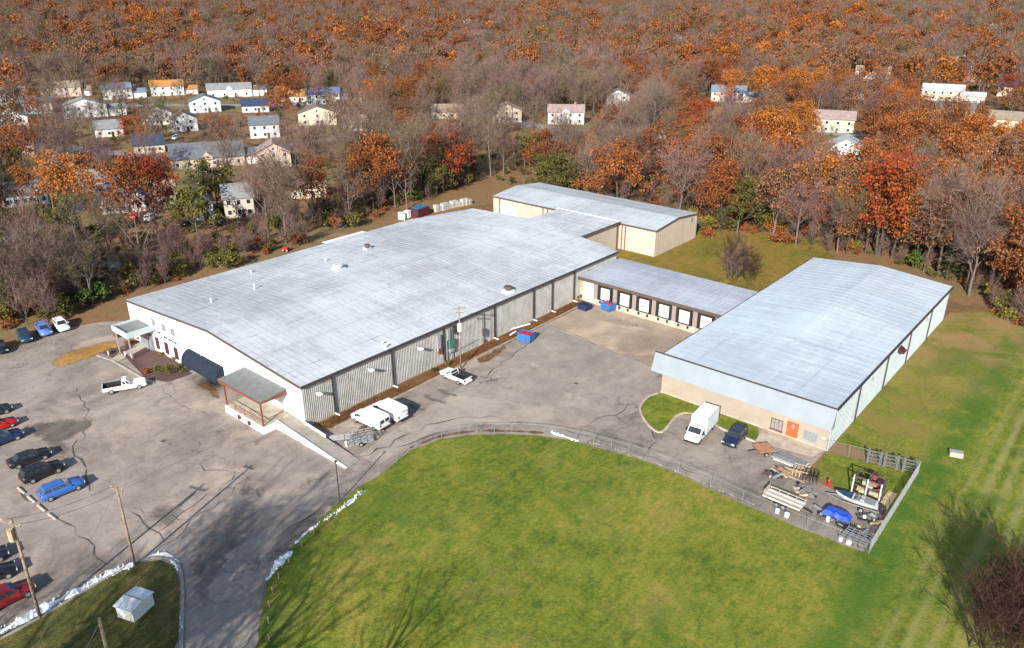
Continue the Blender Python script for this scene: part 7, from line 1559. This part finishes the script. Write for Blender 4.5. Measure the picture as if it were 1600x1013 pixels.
scatter('far_oak_woods', [lo('b', True, 311+i, 15, lf) for i, lf in enumerate(('rust', 'brown_leaf', 'brown_leaf', 'rust'))], byk['rust'], 'far mass of rust-leaved oaks mixed through the grey woods', 'woods')
scatter('far_golden_woods', [lo('c', True, 321+i, 15, 'orange_leaf') for i in range(2)], byk['orange'], 'far mass of golden orange oaks scattered through the upper woods', 'woods')
scatter('far_conifers', [lo_pine('d')], byk.get('pine', [(0, 1500, 40, 1)]), 'far scattered dark conifers in the upper woods', 'woods')
# undergrowth between the trunks
und = []
for i in range(9000):
    d = 95+620*rt.random()**1.3; a = math.radians(40.5)+rt.uniform(-.62, .62); x, y = -math.sin(a)*d, math.cos(a)*d
    if in_site(x, y) or np.min(np.hypot(SPTS[:,0]-x, SPTS[:,1]-y)) < 4 or np.any(np.hypot(HARR[:,0]-x, HARR[:,1]-y) < HARR[:,2]*0.5+3): continue
    und.append((x, y, Tz(x, y), rt.uniform(.3, .75)))
def merged(name, k, i=0):
    _, _, (wv, wf, tv, tf), bk, lf = PROTO[k][i]; n = len(wv); me = bpy.data.meshes.new(name); me.from_pydata([tuple(v) for v in wv]+[tuple(v) for v in tv], [], list(wf)+[tuple(j+n for j in f) for f in tf]); me.materials.append(M[bk]); me.materials.append(M[lf]); me.polygons.foreach_set('material_index', [0]*len(wf)+[1]*len(tf)); return me
scatter('undergrowth', [merged('u', 'twiggy_bush'), merged('u', 'olive_bush'), merged('u', 'rust_bush'), merged('u', 'twiggy_bush')], und, 'low brown and olive undergrowth on the floor of the woods', 'undergrowth')

# ------------------------------------------------------------------ labels of the setting
SET = {'ground': ('brown leaf-strewn land under the woods and houses', 'ground'), 'parking_lot': ('cracked weathered grey asphalt of the front lot and drive', 'parking lot'), 'yard_pavement': ('smoother pale asphalt of the loading yard between the warehouses', 'pavement'), 'drive_pavement': ('darker old asphalt of the drive in front of the blue-roofed warehouse', 'pavement'), 'dock_apron': ('tan concrete apron in front of the dock doors', 'pavement'), 'lawn': ('big mown green lawn in the foreground and along the right side', 'lawn'), 'island': ('brownish grass island by the drive mouth', 'grass'), 'rear_lawn': ('olive-brown grass between the rear buildings', 'grass'), 'bay_lines': ('worn pale parking bay lines on the asphalt', 'bay lines'), 'cracks_and_pole_shadow': ('dark cracks and a painted pole shadow across the asphalt', 'cracks'), 'snow_bank': ('dirty white snow ploughed along the kerb', 'snow'), 'wall_kerb': ('low kerb along the leafy strip by the ribbed wall', 'kerb'), 'island_kerb': ('pale kerb round the small entry grass', 'kerb'), 'bed_kerb': ('kerb at the front of the bark bed', 'kerb'), 'lot_kerb': ('kerb round the grassy island', 'kerb')}
for o in bpy.data.objects:
    if o.parent is None and o.get('kind') and not o.get('label'):
        st = o.name.split('.')[0]; l = SET.get(st) or ('patch of '+st.replace('_', ' ')+' in the setting', st.replace('_', ' ')); o['label'] = l[0]; o['category'] = l[1]
print('trees', count, 'far', {k: len(v) for k, v in byk.items()}, 'undergrowth', len(und), 'objects', len(bpy.data.objects))
